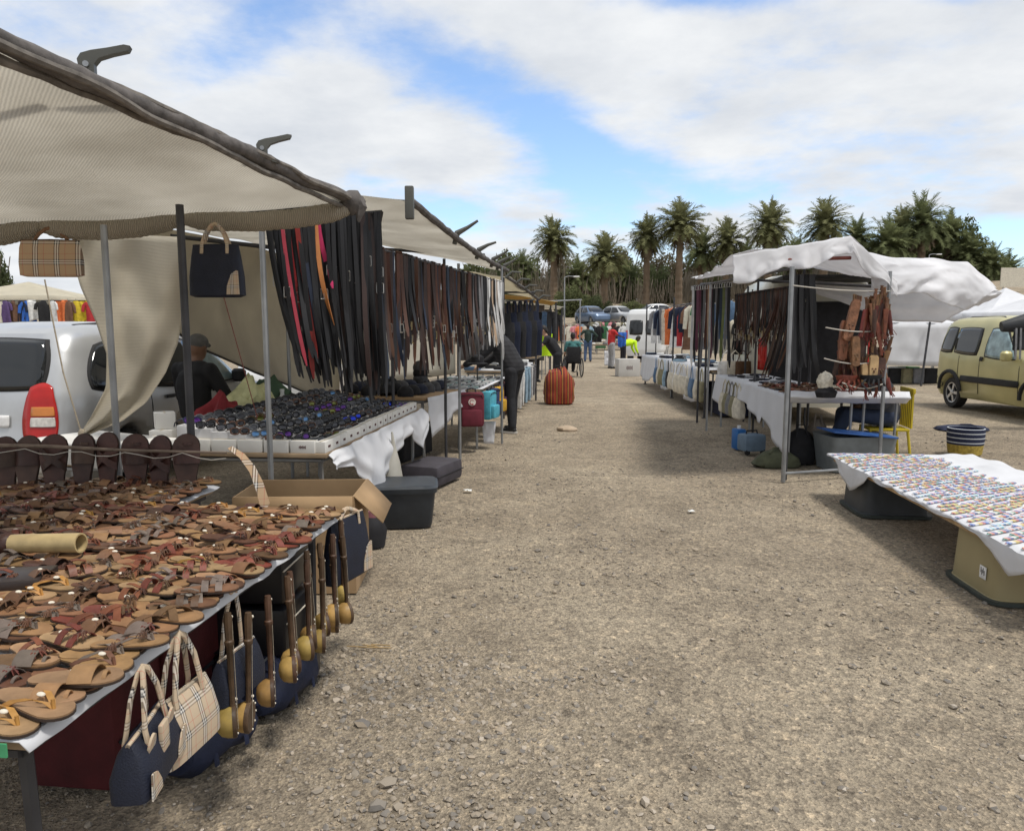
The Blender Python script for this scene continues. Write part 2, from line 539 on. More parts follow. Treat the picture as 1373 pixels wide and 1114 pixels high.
    struct('ground', mb, m)
    # gravel: real stones lying in the dust
    gm = bpy.data.materials.new('gravel_stone')
    nt, N, L, pb = nodes_of(gm)
    pb.inputs['Roughness'].default_value = 0.9
    geo = N.new('ShaderNodeNewGeometry'); rp = N.new('ShaderNodeValToRGB'); cr = rp.color_ramp
    st_ = [(0.0, (0.14, 0.13, 0.12)), (0.3, (0.21, 0.185, 0.155)), (0.55, (0.27, 0.23, 0.18)), (0.85, (0.34, 0.28, 0.21)), (1.0, (0.42, 0.37, 0.31))]
    for _ in range(3): cr.elements.new(0.5)
    for k_, (p_, c_) in enumerate(st_):
        cr.elements[k_].position = p_; cr.elements[k_].color = (*c_, 1)
    L.new(geo.outputs['Random Per Island'], rp.inputs[0]); L.new(rp.outputs[0], pb.inputs['Base Color'])
    t = (1 + 5 ** 0.5) / 2
    ico = [Vector(p).normalized() for p in [(-1, t, 0), (1, t, 0), (-1, -t, 0), (1, -t, 0), (0, -1, t), (0, 1, t), (0, -1, -t), (0, 1, -t), (t, 0, -1), (t, 0, 1), (-t, 0, -1), (-t, 0, 1)]]
    icf = [(0, 11, 5), (0, 5, 1), (0, 1, 7), (0, 7, 10), (0, 10, 11), (1, 5, 9), (5, 11, 4), (11, 10, 2), (10, 7, 6), (7, 1, 8), (3, 9, 4), (3, 4, 2), (3, 2, 6), (3, 6, 8), (3, 8, 9), (4, 9, 5), (2, 4, 11), (6, 2, 10), (8, 6, 7), (9, 8, 1)]
    mb = MB(); rs = random.Random(3)

    def stone(x, y, s):
        M = Euler((rs.uniform(-.3, .3), rs.uniform(-.3, .3), rs.uniform(0, 6.3))).to_matrix()
        sx, sy, sz = s * rs.uniform(.8, 1.35), s * rs.uniform(.7, 1.0), s * rs.uniform(.4, .75)
        vs = []
        for p in ico:
            k = rs.uniform(.82, 1.15)
            q = M @ Vector((p.x * sx * k, p.y * sy * k, p.z * sz * k))
            vs.append((x + q.x, y + q.y, q.z + sz * 0.35 - 0.008))
        mb.add(vs, icf)
    n = 0
    while n < 21000:
        y = 1.3 + 10.5 * rs.random() ** 1.6
        x = rs.uniform(-0.75, 0.75) * (y + 0.8)
        dn = vn(x * 0.8 + 5, y * 0.8) + 0.5 * vn(x * 2.3, y * 2.3 + 9)
        if rs.random() > 0.42 + 0.75 * dn: continue
        s = 0.003 + 0.008 * rs.random() ** 2.8
        if rs.random() < 0.05 and dn > 0: s = rs.uniform(0.010, 0.022)
        stone(x, y, s); n += 1
    for _ in range(1500):
        px, py = rs.gauss(600, 150), rs.choice((rs.gauss(905, 22), rs.uniform(940, 1114)))
        if px < 430 or px > 1100 or py < 860: continue
        q = G(px, min(py, 1140)); stone(q.x, q.y, .005 + .014 * rs.random() ** 2)
    for px, py, s in ((672, 979, .024), (600, 1000, .026), (577, 880, .016), (845, 888, .018), (742, 960, .016), (865, 1073, .024), (520, 1050, .03), (486, 970, .03),
                      (495, 1010, .024), (956, 856, .016), (507, 1080, .03), (540, 1020, .02), (1010, 900, .014), (1170, 985, .016), (640, 930, .02), (655, 925, .018), (690, 922, .018), (560, 915, .02), (1230, 900, .013)):
        q = G(px, py); stone(q.x, q.y, s)
    tag(link('gravel', mb.mesh('gravel', gm)), 'loose grey and tan gravel scattered over the sandy lane', 'gravel', kind='stuff')
    # litter
    pm = mat('litter_paper', (0.75, 0.76, 0.74), 0.8)
    for i, (px, py, s, lab) in enumerate(((627, 659, .05, 'crumpled white paper lying on the lane beside the left stalls'), (927, 687, .035, 'small white paper scrap in the middle of the lane'))):
        mb = MB(); q = G(px, py)
        mb.grid(lambda u, v: Vector(((u - .5) * s * 1.6, (v - .5) * s * 1.2, 0.012 + s * .5 * abs(vn(u * 3 + i * 9, v * 3)))), 6, 6)
        solid(single('paper_scrap', mb, pm, lab, 'litter', (q.x, q.y, 0)), 0.002)
    q = G(762, 577); mb = MB(); mb.ball((0, 0, .02), (.17, .11, .06), 10)
    for k in range(len(mb.v)):
        v = Vector(mb.v[k]); mb.v[k] = tuple(v * (1 + .25 * vn(v.x * 9, v.y * 9, v.z * 9)))
    single('flat_stone', mb, mat('pale_stone', (.42, .33, .24), .9), 'pale flat stone lying on the lane near the striped bag', 'stone', (q.x, q.y, 0))
    mb = MB(); q = G(490, 868)
    for k in range(5): mb.tube([(rnd(-.1, .1), rnd(-.02, .02), .01), (rnd(.05, .18), rnd(-.04, .05), .014)], .003, 5)
    single('straw_twig', mb, mat('straw', (.36, .25, .12), .9), 'dry straw stalks on the gravel beside the cardboard box', 'twig', (q.x, q.y, 0))


build_ground()

# ================================================================ far vegetation
M_frond = [clothmat('palm_frond_a', (0.15, 0.17, 0.08), .4, .35, 1.2, bump=0), clothmat('palm_frond_b', (0.18, 0.185, 0.09), .4, .35, 1.2, bump=0)]
M_dead = mat('dead_frond', (0.15, 0.115, 0.075), 0.9, 0, 0.35, 1.5)
M_trunk = mat('palm_trunk', (0.17, 0.125, 0.085), 0.95, 0, 0.35, 3, 0.6, 9)
M_leaf = [clothmat('leaf_a', (0.095, 0.115, 0.055), .4, .45, .9, bump=0), clothmat('leaf_b', (0.14, 0.155, 0.07), .4, .45, .9, bump=0), clothmat('leaf_c', (0.14, 0.12, 0.075), .4, .45, .9, bump=0)]


def frond(mb, az, el, L, droop, rs, lw=0.55):
    """feather leaf: rachis curve with leaflets both sides"""
    d = Vector((math.cos(az) * math.cos(el), math.sin(az) * math.cos(el), math.sin(el)))
    side = Vector((-math.sin(az), math.cos(az), 0))
    pts = []; p = Vector((0, 0, 0)); n = 9
    for i in range(n + 1):
        pts.append(p.copy()); p = p + d * (L / n)
        d = (d + Vector((0, 0, -droop * (0.05 + 0.13 * i / n)))).normalized()
    mb.tube([pts[0], pts[4], pts[9]], [0.05, 0.035, 0.01], 3, False)
    m = 22
    for k in range(2, m):
        t = k / m * n; i = int(t); q = pts[i].lerp(pts[min(i + 1, n)], t - i)
        tan = (pts[min(i + 1, n)] - pts[i]).normalized()
        ll = lw * (0.45 + 0.75 * math.sin(PI * (k / m) ** 0.8)) * rs.uniform(.8, 1.15)
        for s in (-1, 1):
            tip = q + side * s * ll * 0.75 + tan * ll * 0.75 + Vector((0, 0, ll * rs.uniform(-0.35, 0.28)))
            w = tan * 0.075
            mb.add([q - w, q + w, tip + w * .3, tip - w * .3], [(0, 1, 2, 3)])


def palm_meshes(seed, skirt):
    rs = random.Random(seed)
    mb = MB()
    nf = 84
    for k in range(nf):
        e = R(86) - R(122) * ((k + .5) / nf) ** 0.9
        frond(mb, k * 2.399963 + rs.uniform(-.2, .2), e + rs.uniform(-.1, .1), rs.uniform(2.4, 3.6), rs.uniform(1.1, 2.1), rs)
    crown = mb.mesh('crown', M_frond[seed % 2], False)
    mb = MB()
    for k in range(skirt):
        frond(mb, k * 2.4, R(-35) - rs.uniform(0, .75), rs.uniform(2.0, 3.0), 1.3, rs, .35)
    mb.lathe([(.34, -1.0), (.5, -.6), (.48, -.1), (.3, .25), (.05, .4)], 10)
    sk = mb.mesh('dead_fronds', M_dead, False)
    mb = MB(); prof = []
    for i in range(25):
        t = i / 24; prof.append(((0.42 - 0.13 * t + (0.16 * (1 - t * 8) if t < .125 else 0)) * (1 + (0.07 if i % 2 else -0.05)), t))
    mb.lathe(prof, 10)
    return crown, sk, mb.mesh('trunk', M_trunk, True, 60)


PALM = [palm_meshes(s, k) for s, k in ((1, 26), (2, 40), (3, 14))]


def palm(px, crown_py, dist, kind, sc, label, full=True, tw=1.0):
    c = P(px, crown_py, dist)
    zb = terrain(c.x, c.y) - 0.2
    root = thing('palm_tree', label, 'palm tree', (c.x, c.y, zb), rnd(0, 6.28), 'palm trees behind the market')
    h = c.z - zb
    cr, sk, tr = PALM[kind]
    o = link('crown', cr, root, (0, 0, h)); o.scale = (sc * rnd(.9, 1.1), sc * rnd(.9, 1.1), sc * rnd(.85, 1.1)); o.rotation_euler = (rnd(-.16, .16), rnd(-.16, .16), 0)
    o = link('dead_fronds', sk, root, (0, 0, h - .1)); o.scale = (sc * .95, sc * .95, sc)
    o = link('trunk', tr, root); o.scale = (sc * 1.05 * tw, sc * 1.05 * tw, h)
    return root


def bush_mesh(seed, m, n=1500, leaf=0.34, flat=0.75):
    rs = random.Random(seed); mb = MB()
    lobes = [(Vector((rs.uniform(-.6, .6), rs.uniform(-.6, .6), rs.uniform(.15, .75))), rs.uniform(.3, .5)) for _ in range(11)]
    for _ in range(n):
        c, r = rs.choice(lobes)
        d = Vector((rs.gauss(0, 1), rs.gauss(0, 1), rs.gauss(0, 1))).normalized()
        p = c + d * r * rs.uniform(.55, 1.08)
        p.z = max(p.z * 1.0, 0.0)
        a = Vector((rs.gauss(0, 1), rs.gauss(0, 1), rs.gauss(0, .6))).normalized() * leaf * rs.uniform(.06, .2)
        b = a.cross(Vector((rs.gauss(0, 1), rs.gauss(0, 1), rs.gauss(0, 1)))).normalized() * leaf * rs.uniform(.04, .1)
        mb.add([p - a, p - b, p + a, p + b], [(0, 1, 2, 3)])
    return mb.mesh('foliage', m, False)


BUSH = [bush_mesh(11, M_leaf[0], 7000), bush_mesh(12, M_leaf[1], 7000), bush_mesh(13, M_leaf[2], 7000), bush_mesh(14, M_leaf[0], 7000)]
mbs = MB()
for k in range(7):
    a = k * 0.9; mbs.tube([(0.02 * math.cos(a), 0.02 * math.sin(a), -.05), (.18 * math.cos(a), .18 * math.sin(a), .35), (.45 * math.cos(a + .3), .45 * math.sin(a + .3), .8)], [.03, .022, .008], 5)
BSTEM = mbs.mesh('stems', mat('bark', (.13, .10, .075), .95, 0, .3, 5))


def bush(px, top_py, dist, wpx, kind, label, name='leafy_tree', cat='tree', group='trees behind the palms', depth=None):
    c = P(px, top_py, dist); zb = terrain(c.x, c.y) - 0.3
    root = thing(name, label, cat, (c.x, c.y, zb), rnd(0, 6), group)
    h = c.z - zb; w = wpx / FPX * dist / 2
    o = link('foliage', BUSH[kind], root); o.scale = (w, w * .8, h / 1.15)
    o = link('stems', BSTEM, root); o.scale = (w, w, h)
    return root


def build_trees():
    for px, py, d, k, s, lab in (
            (743, 324, 88, 0, 1.05, 'tall slender palm rising alone by the parked blue car'),
            (811, 347, 82, 2, 1.0, 'shorter palm between two tall ones, thick pale trunk'),
            (868, 318, 86, 0, 0.98, 'tall palm just beside the tallest one, with drooping crown'),
            (912, 303, 84, 2, 1.08, 'tallest palm with clean pale trunk above the white van'),
            (940, 338, 92, 1, 0.9, 'low palm half hidden behind the tallest palm'),
            (975, 326, 90, 0, 1.0, 'palm above the far end of the white canopied stall'),
            (1032, 305, 88, 0, 1.08, 'palm with full round crown above the white canopy'),
            (1107, 302, 90, 2, 1.12, 'palm with orange fruit stalks behind the canopy ridge'),
            (1150, 322, 96, 1, 0.95, 'low palm right of the canopy ridge'),
            (1190, 330, 92, 1, 1.15, 'broad bushy palm behind the flapping white sheet'),
            (1238, 302, 96, 1, 1.25, 'highest broad palm on the rise behind the gold van'),
            (1212, 310, 100, 0, 1.15, 'palm crowding the left of the highest broad palm'),
            (1272, 318, 98, 1, 1.15, 'palm crowding the right of the highest broad palm'),
            (1300, 342, 96, 1, 1.1, 'palm lower on the slope behind the gold van'),
            (1328, 358, 94, 1, 1.0, 'palm at the foot of the slope by the white tents'),
            (1352, 366, 104, 1, 1.0, 'last small palm of the row near the sign board'),
            (776, 372, 96, 1, 0.85, 'small palm filling the gap beside the slender palm'),
            (845, 372, 98, 1, 0.85, 'small dark palm between the paired tall palms'),
            (700, 362, 96, 1, 0.9, 'small palm above the striped bag stalls'),
            (1070, 345, 98, 1, 0.95, 'low dark palm behind the canopy, between two full crowns'),
            (1000, 352, 98, 1, 0.9, 'low dark palm behind the canopy far end')):
        palm(px, py, d, k, s, lab)
    kinds = ('dark leafy tree', 'olive green leafy tree', 'brownish dry tree')
    i = 0
    for px, py, d, w, k in ((640, 338, 112, 90, 1), (682, 322, 108, 80, 1), (716, 336, 112, 70, 0), (760, 340, 112, 80, 2), (800, 336, 114, 80, 0), (838, 332, 112, 80, 2),
                            (884, 336, 114, 80, 2), (925, 340, 112, 80, 2), (960, 338, 114, 80, 0), (1005, 330, 112, 80, 0), (1060, 318, 112, 100, 0), (1110, 322, 112, 90, 1),
                            (1165, 322, 112, 90, 0), (1215, 300, 114, 100, 1), (1255, 288, 112, 90, 0), (1290, 318, 112, 90, 0), (1325, 345, 112, 80, 0), (1350, 356, 104, 70, 0), (1380, 372, 104, 70, 1), (660, 352, 100, 70, 0), (780, 356, 98, 50, 1), (835, 352, 98, 50, 0), (892, 350, 98, 50, 0), (955, 352, 98, 50, 1), (1140, 335, 100, 80, 0), (1180, 338, 98, 70, 1), (1265, 322, 100, 80, 1), (1310, 350, 98, 70, 1)):
        bush(px, py, d, w, k, f'{kinds[min(k, 2)]} filling in behind the row of palms', group='trees behind the palms')
    for px, py, d, w, k, lab in ((665, 380, 70, 60, 0, 'dark shrub above the left stalls beside the slender palm'), (705, 392, 66, 55, 0, 'dark green shrub above the hanging dungarees'),
                                 (768, 372, 72, 70, 1, 'spreading green shrub at the slender palm foot'), (845, 398, 70, 55, 1, 'bright green shrub below the paired tall palms'),
                                 (800, 392, 72, 50, 0, 'dark shrub at the foot of the shorter palm'), (1330, 386, 70, 70, 1, 'low olive scrub on the slope below the sign board'),
                                 (1300, 400, 74, 70, 1, 'low scrub on the slope behind the white tents')):
        bush(px, py, d, w, k, lab, 'shrub', 'shrub', None)
    for px, py, w, lab in ((-6, 318, 70, 'dark tree far behind the silver car'), (-50, 330, 90, 'second dark tree far behind the silver car, further along')):
        bush(px, py, 60, w, 0, lab, group=None)
    # dense dry undergrowth between the trunks
    rs = random.Random(5); mb = MB()
    for _ in range(5000):
        px = rs.uniform(640, 1373); d = rs.uniform(93, 107); b = P(px, 440, d)
        z0 = terrain(b.x, d) - .3
        top = rs.uniform(2.0, 6.2) * (0.75 + .35 * vn(px * .02, 3.3))
        if px > 1180: top -= 1.6 + (px - 1180) * .012
        if top < 1: continue
        x, y = b.x, d
        z1 = z0 + top; zz = z0 + top * rs.uniform(0, .55)
        w = rs.uniform(.02, .06); dx = rs.uniform(-.5, .5)
        mb.add([(x - w, y, zz), (x + w, y, zz), (x + w * .5 + dx, y + rs.uniform(-.3, .3), z1), (x - w * .5 + dx, y, z1)], [(0, 1, 2, 3)])
    tag(link('dry_undergrowth', mb.mesh('dry_undergrowth', mat('dry_stems', (.20, .17, .13), .95, 0, .5, .5), False)), 'dense dry brown undergrowth of dead fronds between the palm trunks', 'undergrowth', kind='stuff')


build_trees()
# ================================================================ vehicles
def interp(tab, z):
    if z <= tab[0][0]: return tab[0][1:]
    for a, b in zip(tab, tab[1:]):
        if z <= b[0]:
            t = (z - a[0]) / (b[0] - a[0]); return tuple(lerp(p, q, t) for p, q in zip(a[1:], b[1:]))
    return tab[-1][1:]


class Car:
    """body from horizontal slices: table of (z, x_rear, x_front, half_width); front towards +x"""

    def __init__(self, name, label, loc, rz, tab, n_exp, wheels, mbody, cat='car', mtyre=None, mrim=None, spokes=5, group=None):
        self.tab = tab; self.n = n_exp
        self.root = thing(name, label, cat, loc, rz, group)
        zs = []
        for a, b in zip(tab, tab[1:]):
            k = max(1, int((b[0] - a[0]) / 0.05)); zs += [lerp(a[0], b[0], i / k) for i in range(k)]
        zs.append(tab[-1][0])
        mb = MB(); na = 72
        for z in zs:
            xr, xf, b = interp(tab, z)
            for j in range(na):
                mb.v.append(self.pt(2 * PI * j / na, z))
        for i in range(len(zs) - 1):
            for j in range(na): mb.f.append((i * na + j, i * na + (j + 1) % na, (i + 1) * na + (j + 1) % na, (i + 1) * na + j))
        mb.f.append(tuple(range(na - 1, -1, -1)))
        # crowned roof
        xr, xf, b = interp(tab, zs[-1]); o = (len(zs) - 1) * na
        prev = o
        for s, dz in ((.85, .02), (.6, .035), (.3, .042)):
            st = len(mb.v)
            for j in range(na):
                p = self.pt(2 * PI * j / na, zs[-1]); cx = (xr + xf) / 2
                mb.v.append((cx + (p[0] - cx) * s, p[1] * s, zs[-1] + dz))
            for j in range(na): mb.f.append((prev + j, prev + (j + 1) % na, st + (j + 1) % na, st + j))
            prev = st
        mb.f.append(tuple(prev + j for j in range(na)))
        body = part('body', mb, mbody, self.root, True, 28)
        self.body = body
        # wheel arches cut out
        cut = MB()
        for x, r, w in wheels:
            Mx = Matrix.Translation((x, -1.3, r + .02)) @ Matrix.Rotation(-PI / 2, 4, 'X')
            cut.lathe([(r * 1.16, 0), (r * 1.16, 2.6)], 28, Mx)
        co = link('cutter', cut.mesh('cutter'), self.root)
        md = body.modifiers.new('arches', 'BOOLEAN'); md.object = co; md.operation = 'DIFFERENCE'; md.solver = 'EXACT'
        me = evalmesh(body, 'body'); body.modifiers.clear(); body.data = me
        bpy.data.objects.remove(co)
        bm = MB()
        for x, r, w in wheels:
            xr, xf, b = interp(tab, r)
            for s in (-1, 1):
                Mx = Matrix.Translation((x, s * (b - w * .5 - .02), r)) @ Matrix.Rotation(-s * PI / 2, 4, 'X')
                t = MB(); h = w / 2
                t.lathe([(r * .66, -h), (r * .92, -h), (r * .99, -h * .75), (r, -h * .3), (r, h * .3), (r * .99, h * .75), (r * .93, h), (r * .68, h * .98), (r * .66, h * .5), (r * .66, -h)], 28, Mx)
                tyre = part('tyre', t, mtyre or M_rubber, self.root)
                d = MB(); d.lathe([(r * .67, -h * .2), (r * .67, h * .75), (r * .62, h * .8), (r * .58, h * .1), (.02, h * .05)], 28, Mx)
                rim = part('rim', d, M_dsteel, tyre)
                sp = MB()
                for k in range(spokes):
                    a = 2 * PI * k / spokes
                    Mk = Mx @ Matrix.Rotation(a, 4, 'Z')
                    w0, w1 = r * .075, r * .10
                    sp.prism([(0.02, -w0), (r * .62, -w1), (r * .62, w1), (0.02, w0)], h * .3, Mk @ Matrix.Translation((0, 0, h * .52)))
                sp.lathe([(r * .17, h * .4), (r * .17, h * .9), (r * .1, h * .95)], 14, Mx)
                sp.lathe([(r * .60, h * .7), (r * .66, h * .7), (r * .66, h * .9), (r * .60, h * .86), (r * .60, h * .7)], 28, Mx)
                part('spokes', sp, mrim or mat('alloy', (.55, .56, .57), .35, .85, .1), tyre)

    def pt(self, a, z):
        xr, xf, b = interp(self.tab, z); e = 2 / self.n
        c, s = math.cos(a), math.sin(a)
        return ((xr + xf) / 2 + (xf - xr) / 2 * math.copysign(abs(c) ** e, c), b * math.copysign(abs(s) ** e, s), z)

    def side(self, x, z, s, off):
        xr, xf, b = interp(self.tab, z); t = min(.9999, abs((x - (xr + xf) / 2) / ((xf - xr) / 2)))
        y = b * (1 - t ** self.n) ** (1 / self.n)
        return Vector((x, s * (y + off), z + off * .3))

    def end(self, y, z, s, off):
        xr, xf, b = interp(self.tab, z); t = min(.9999, abs(y / b))
        dx = (xf - xr) / 2 * (1 - t ** self.n) ** (1 / self.n)
        return Vector(((xr + xf) / 2 + s * (dx + off), y, z + off * .5))

    def panel(self, name, quad, surf, m, off=0.006, rnd_=0.3, n=10, parent=None):
        """quad = 4 corners (u,z): bottom-left, bottom-right, top-right, top-left on a surface function"""
        a, b, c, d = [Vector((q[0], q[1], 0)) for q in quad]

        def fn(u, v):
            U, V = 2 * u - 1, 2 * v - 1
            U, V = U * math.sqrt(1 - rnd_ * V * V / 2), V * math.sqrt(1 - rnd_ * U * U / 2)
            u, v = (U + 1) / 2, (V + 1) / 2
            p = a.lerp(b, u).lerp(d.lerp(c, u), v)
            return surf(p.x, p.y, off)
        mb = MB(); mb.grid(fn, n, n)
        return solid(part(name, mb, m, parent or self.root), 0.006)

    def window(self, quad, surf, glass=None, grow=0.025, rnd_=0.3):
        cx = sum(q[0] for q in quad) / 4; cz = sum(q[1] for q in quad) / 4
        big = []
        for x, z in quad:
            d = Vector((x - cx, z - cz)); L_ = d.length
            big.append((cx + d.x * (1 + grow / L_ * 1.4), cz + d.y * (1 + grow / L_ * 1.4)))
        w = self.panel('window', big, surf, M_rubber, 0.002, rnd_)
        self.panel('pane', quad, surf, glass or M_glass, 0.007, rnd_, parent=w)

    def bar(self, name, pts, r, m):
        mb = MB(); mb.tube(pts, r, 8); return part(name, mb, m, self.root)


def build_cars():
    silver = mat('silver_paint', (0.50, 0.51, 0.52), 0.32, 0.55, 0.08, 3, coat=0.3)
    tab = [(0.20, -2.05, 2.02, .78), (0.32, -2.12, 2.12, .84), (0.55, -2.14, 2.13, .865), (0.75, -2.10, 2.06, .87), (0.86, -2.09, 1.85, .865), (0.94, -2.08, 1.45, .855),
           (1.0, -2.07, 1.2, .84), (1.25, -1.98, .82, .775), (1.45, -1.89, .5, .715), (1.55, -1.82, .25, .66), (1.60, -1.72, .05, .60), (1.625, -1.6, -.1, .54)]
    q = G(75, 640, 0)                                   # hidden foot of the rear corner; the row runs along the lane
    rz = math.atan2(.985, .13)
    c = Car('silver_mpv', 'silver people carrier parked behind the sandal stall', (-4.42, 8.66, 0), rz, tab, 7, [(-1.28, .31, .2), (1.32, .31, .2)], silver)
    S = lambda x, z, o: c.side(x, z, -1, o)
    for s in (-1, 1):
        Sf = (lambda s: lambda x, z, o: c.side(x, z, s, o))(s)
        c.window([(-1.80, 1.02), (-1.0, 1.0), (-.98, 1.47), (-1.58, 1.46)], Sf, rnd_=.6)
        c.window([(-.88, 1.0), (-.02, .98), (-.08, 1.48), (-.86, 1.48)], Sf)
        c.window([(.06, .98), (.92, .97), (.42, 1.42), (.02, 1.47)], Sf, mat('pale_glass', (.22, .30, .32), .08, 0, .5, 5))
        c.panel('tail_light', [(-1.0, 0), (1.0, 0), (1.0, 1), (-1.0, 1)], (lambda s: lambda u, t, o: (lambda a, z: Vector(c.pt(a, z)) + Vector((-o, s * o, 0)))(PI - s * (0.245 + .215 * u * (1 - .25 * t)) if True else 0, .60 + .52 * t))(s), mat('tail_red', (.42, .015, .012), .15, 0, .1), 0.012, .55)
        c.panel('tail_lens_amber', [(-.75, .44), (.72, .44), (.72, .60), (-.75, .60)], (lambda s: lambda u, t, o: (lambda a, z: Vector(c.pt(a, z)) + Vector((-o, s * o, 0)))(PI - s * (0.245 + .215 * u * (1 - .25 * t)), .60 + .52 * t))(s), mat('amber_lens', (.62, .22, .05), .15, 0, .1), 0.02, .1)
        c.panel('tail_lens_clear', [(-.75, .26), (.72, .26), (.72, .42), (-.75, .42)], (lambda s: lambda u, t, o: (lambda a, z: Vector(c.pt(a, z)) + Vector((-o, s * o, 0)))(PI - s * (0.245 + .215 * u * (1 - .25 * t)), .60 + .52 * t))(s), mat('clear_lens', (.62, .60, .56), .12, 0, .2, 30), 0.02, .1)
        c.bar('roof_rail', [c.side(-1.62, 1.56, s, -.06), c.side(-1.5, 1.63, s, -.04), c.side(-1.0, 1.665, s, -.06), c.side(-.3, 1.665, s, -.07), c.side(0, 1.60, s, -.05)], .022, M_dsteel)
        for hx in (-.72, .2):
            c.panel('door_handle', [(hx, .86), (hx + .16, .86), (hx + .16, .90), (hx, .90)], Sf, M_rubber, .02, .2, 4)
        for dx in (-.95, .02, 1.0):
            c.panel('door_seam', [(dx, .34), (dx + .008, .34), (dx + .008, .97), (dx, .97)], Sf, M_rubber, .003, 0, 4)
        c.panel('side_moulding', [(-.9, .52), (.95, .52), (.95, .60), (-.9, .60)], Sf, M_dsteel, .014, .1, 6)
        mm = MB(); p = c.side(.80, 1.02, s, .09); mm.loft([(p.x, p.y, .94, .05, .05), (p.x, p.y, .97, .075, .09), (p.x, p.y, 1.07, .075, .09), (p.x, p.y, 1.10, .05, .06)], 12)
        part('mirror', mm, M_rubber, c.root)
    c.panel('fuel_cap', [(-1.5, .78), (-1.34, .78), (-1.34, .93), (-1.5, .93)], S, mat('silver_dark', (.33, .35, .38), .35, .5), .004, .5, 5)
    E = lambda y, z, o: c.end(y, z, -1, o)
    c.window([(-.56, 1.05), (.56, 1.05), (.50, 1.50), (-.50, 1.50)], E)
    c.panel('tailgate_seam', [(-.66, .56), (.66, .56), (.66, .57), (-.66, .57)], E, M_rubber, .003, 0, 6)
    c.panel('bumper', [(-.82, .30), (.82, .30), (.82, .55), (-.82, .55)], E, silver, .03, .2)
    c.panel('number_plate', [(-.26, .72), (.26, .72), (.26, .83), (-.26, .83)], E, mat('plate_white', (.7, .7, .7), .4), .012, .05, 4)
    F = lambda y, z, o: c.end(y, z, 1, o)
    c.window([(-.60, 1.04), (.60, 1.04), (.50, 1.46), (-.50, 1.46)], F)

    # gold compact van on the right
    gold = mat('gold_paint', (0.47, 0.43, 0.22), 0.38, 0.3, 0.10, 2.2, coat=0.25)
    rz2 = math.atan2(-0.58, 0.82)
    tab = [(0.24, -1.98, 1.98, .80), (0.36, -2.03, 2.05, .845), (0.6, -2.03, 2.07, .86), (0.85, -2.02, 2.0, .86), (0.98, -2.01, 1.75, .855), (1.06, -2.0, 1.3, .845), (1.12, -1.99, 1.05, .835),
           (1.4, -1.94, .70, .78), (1.62, -1.88, .38, .72), (1.72, -1.8, .12, .665), (1.78, -1.68, -.05, .60), (1.80, -1.55, -.2, .53)]
    wr = G(1277, 546, 0)                                # rear near wheel foot
    fr_ = G(1356, 561, 0)
    d = (fr_ - wr); ang = math.atan2(d.y, d.x)
    u = Vector((math.cos(ang), math.sin(ang), 0)); nrm = Vector((-u.y, u.x, 0))
    wb = 2.69; mid = wr + u * (wb / 2 - .02) + nrm * .73
    c2 = Car('gold_van', 'dusty gold compact van parked beside the right hand stalls', (mid.x, mid.y, 0), ang, tab, 8, [(-1.28, .31, .19), (1.35, .31, .19)], gold)
    for s in (-1, 1):
        Sf = (lambda s: lambda x, z, o: c2.side(x, z, s, o))(s)
        c2.window([(-1.80, 1.14), (-1.28, 1.12), (-1.26, 1.60), (-1.62, 1.60)], Sf)
        c2.window([(-1.22, 1.12), (-.42, 1.08), (-.42, 1.60), (-1.2, 1.60)], Sf)
        c2.window([(-.20, 1.06), (.78, 1.03), (.30, 1.55), (-.14, 1.60)], Sf, MATS['pale_glass'], rnd_=.35)
        c2.panel('side_moulding', [(-.88, .56), (.92, .56), (.92, .68), (-.88, .68)], Sf, M_rubber, .016, .1, 6)
        for dx in (-1.0, -.3, .88):
            c2.panel('door_seam', [(dx, .36), (dx + .008, .36), (dx + .008, 1.06), (dx, 1.06)], Sf, M_rubber, .003, 0, 4)
        c2.panel('door_handle', [(-.28, .98), (-.18, .98), (-.18, 1.06), (-.28, 1.06)], Sf, M_rubber, .02, .4, 4)
        mm = MB(); p = c2.side(.66, 1.08, s, .12); mm.loft([(p.x, p.y, 1.02, .05, .06), (p.x, p.y, 1.05, .07, .10), (p.x, p.y, 1.16, .07, .10), (p.x, p.y, 1.2, .04, .07)], 12)
        part('mirror', mm, gold, c2.root)
        for x in (-1.28, 1.35):
            ar = MB(); pts = []
            for k in range(13):
                a = PI * k / 12; pts.append(c2.side(x + .40 * math.cos(a), .36 + .38 * math.sin(a), s, .01))
            ar.tube(pts, .04, 6); part('wheel_arch', ar, M_rubber, c2.root)
        c2.bar('roof_rail', [c2.side(-1.5, 1.74, s, -.06), c2.side(-1.3, 1.83, s, -.06), c2.side(-.3, 1.83, s, -.07), c2.side(-.1, 1.77, s, -.05)], .018, M_dsteel)
        c2.panel('headlight', [(.45, .78), (.8, .78), (.78, 1.0), (.45, .98)], lambda y, z, o, s=s: c2.end(s * y, z, 1, o), MATS['clear_lens'], .01, .4)
    c2.window([(-.66, 1.16), (.66, 1.16), (.56, 1.6), (-.56, 1.6)], lambda y, z, o: c2.end(y, z, 1, o))
    c2.panel('front_bumper', [(-.84, .30), (.84, .30), (.84, .66), (-.84, .66)], lambda y, z, o: c2.end(y, z, 1, o), M_rubber, .035, .2)
    c2.panel('rear_bumper', [(-.84, .30), (.84, .30), (.84, .62), (-.84, .62)], lambda y, z, o: c2.end(y, z, -1, o), M_rubber, .03, .2)

    # white vans and far cars
    white = mat('white_paint', (0.68, 0.69, 0.70), 0.35, 0, 0.06, 2, coat=0.2)
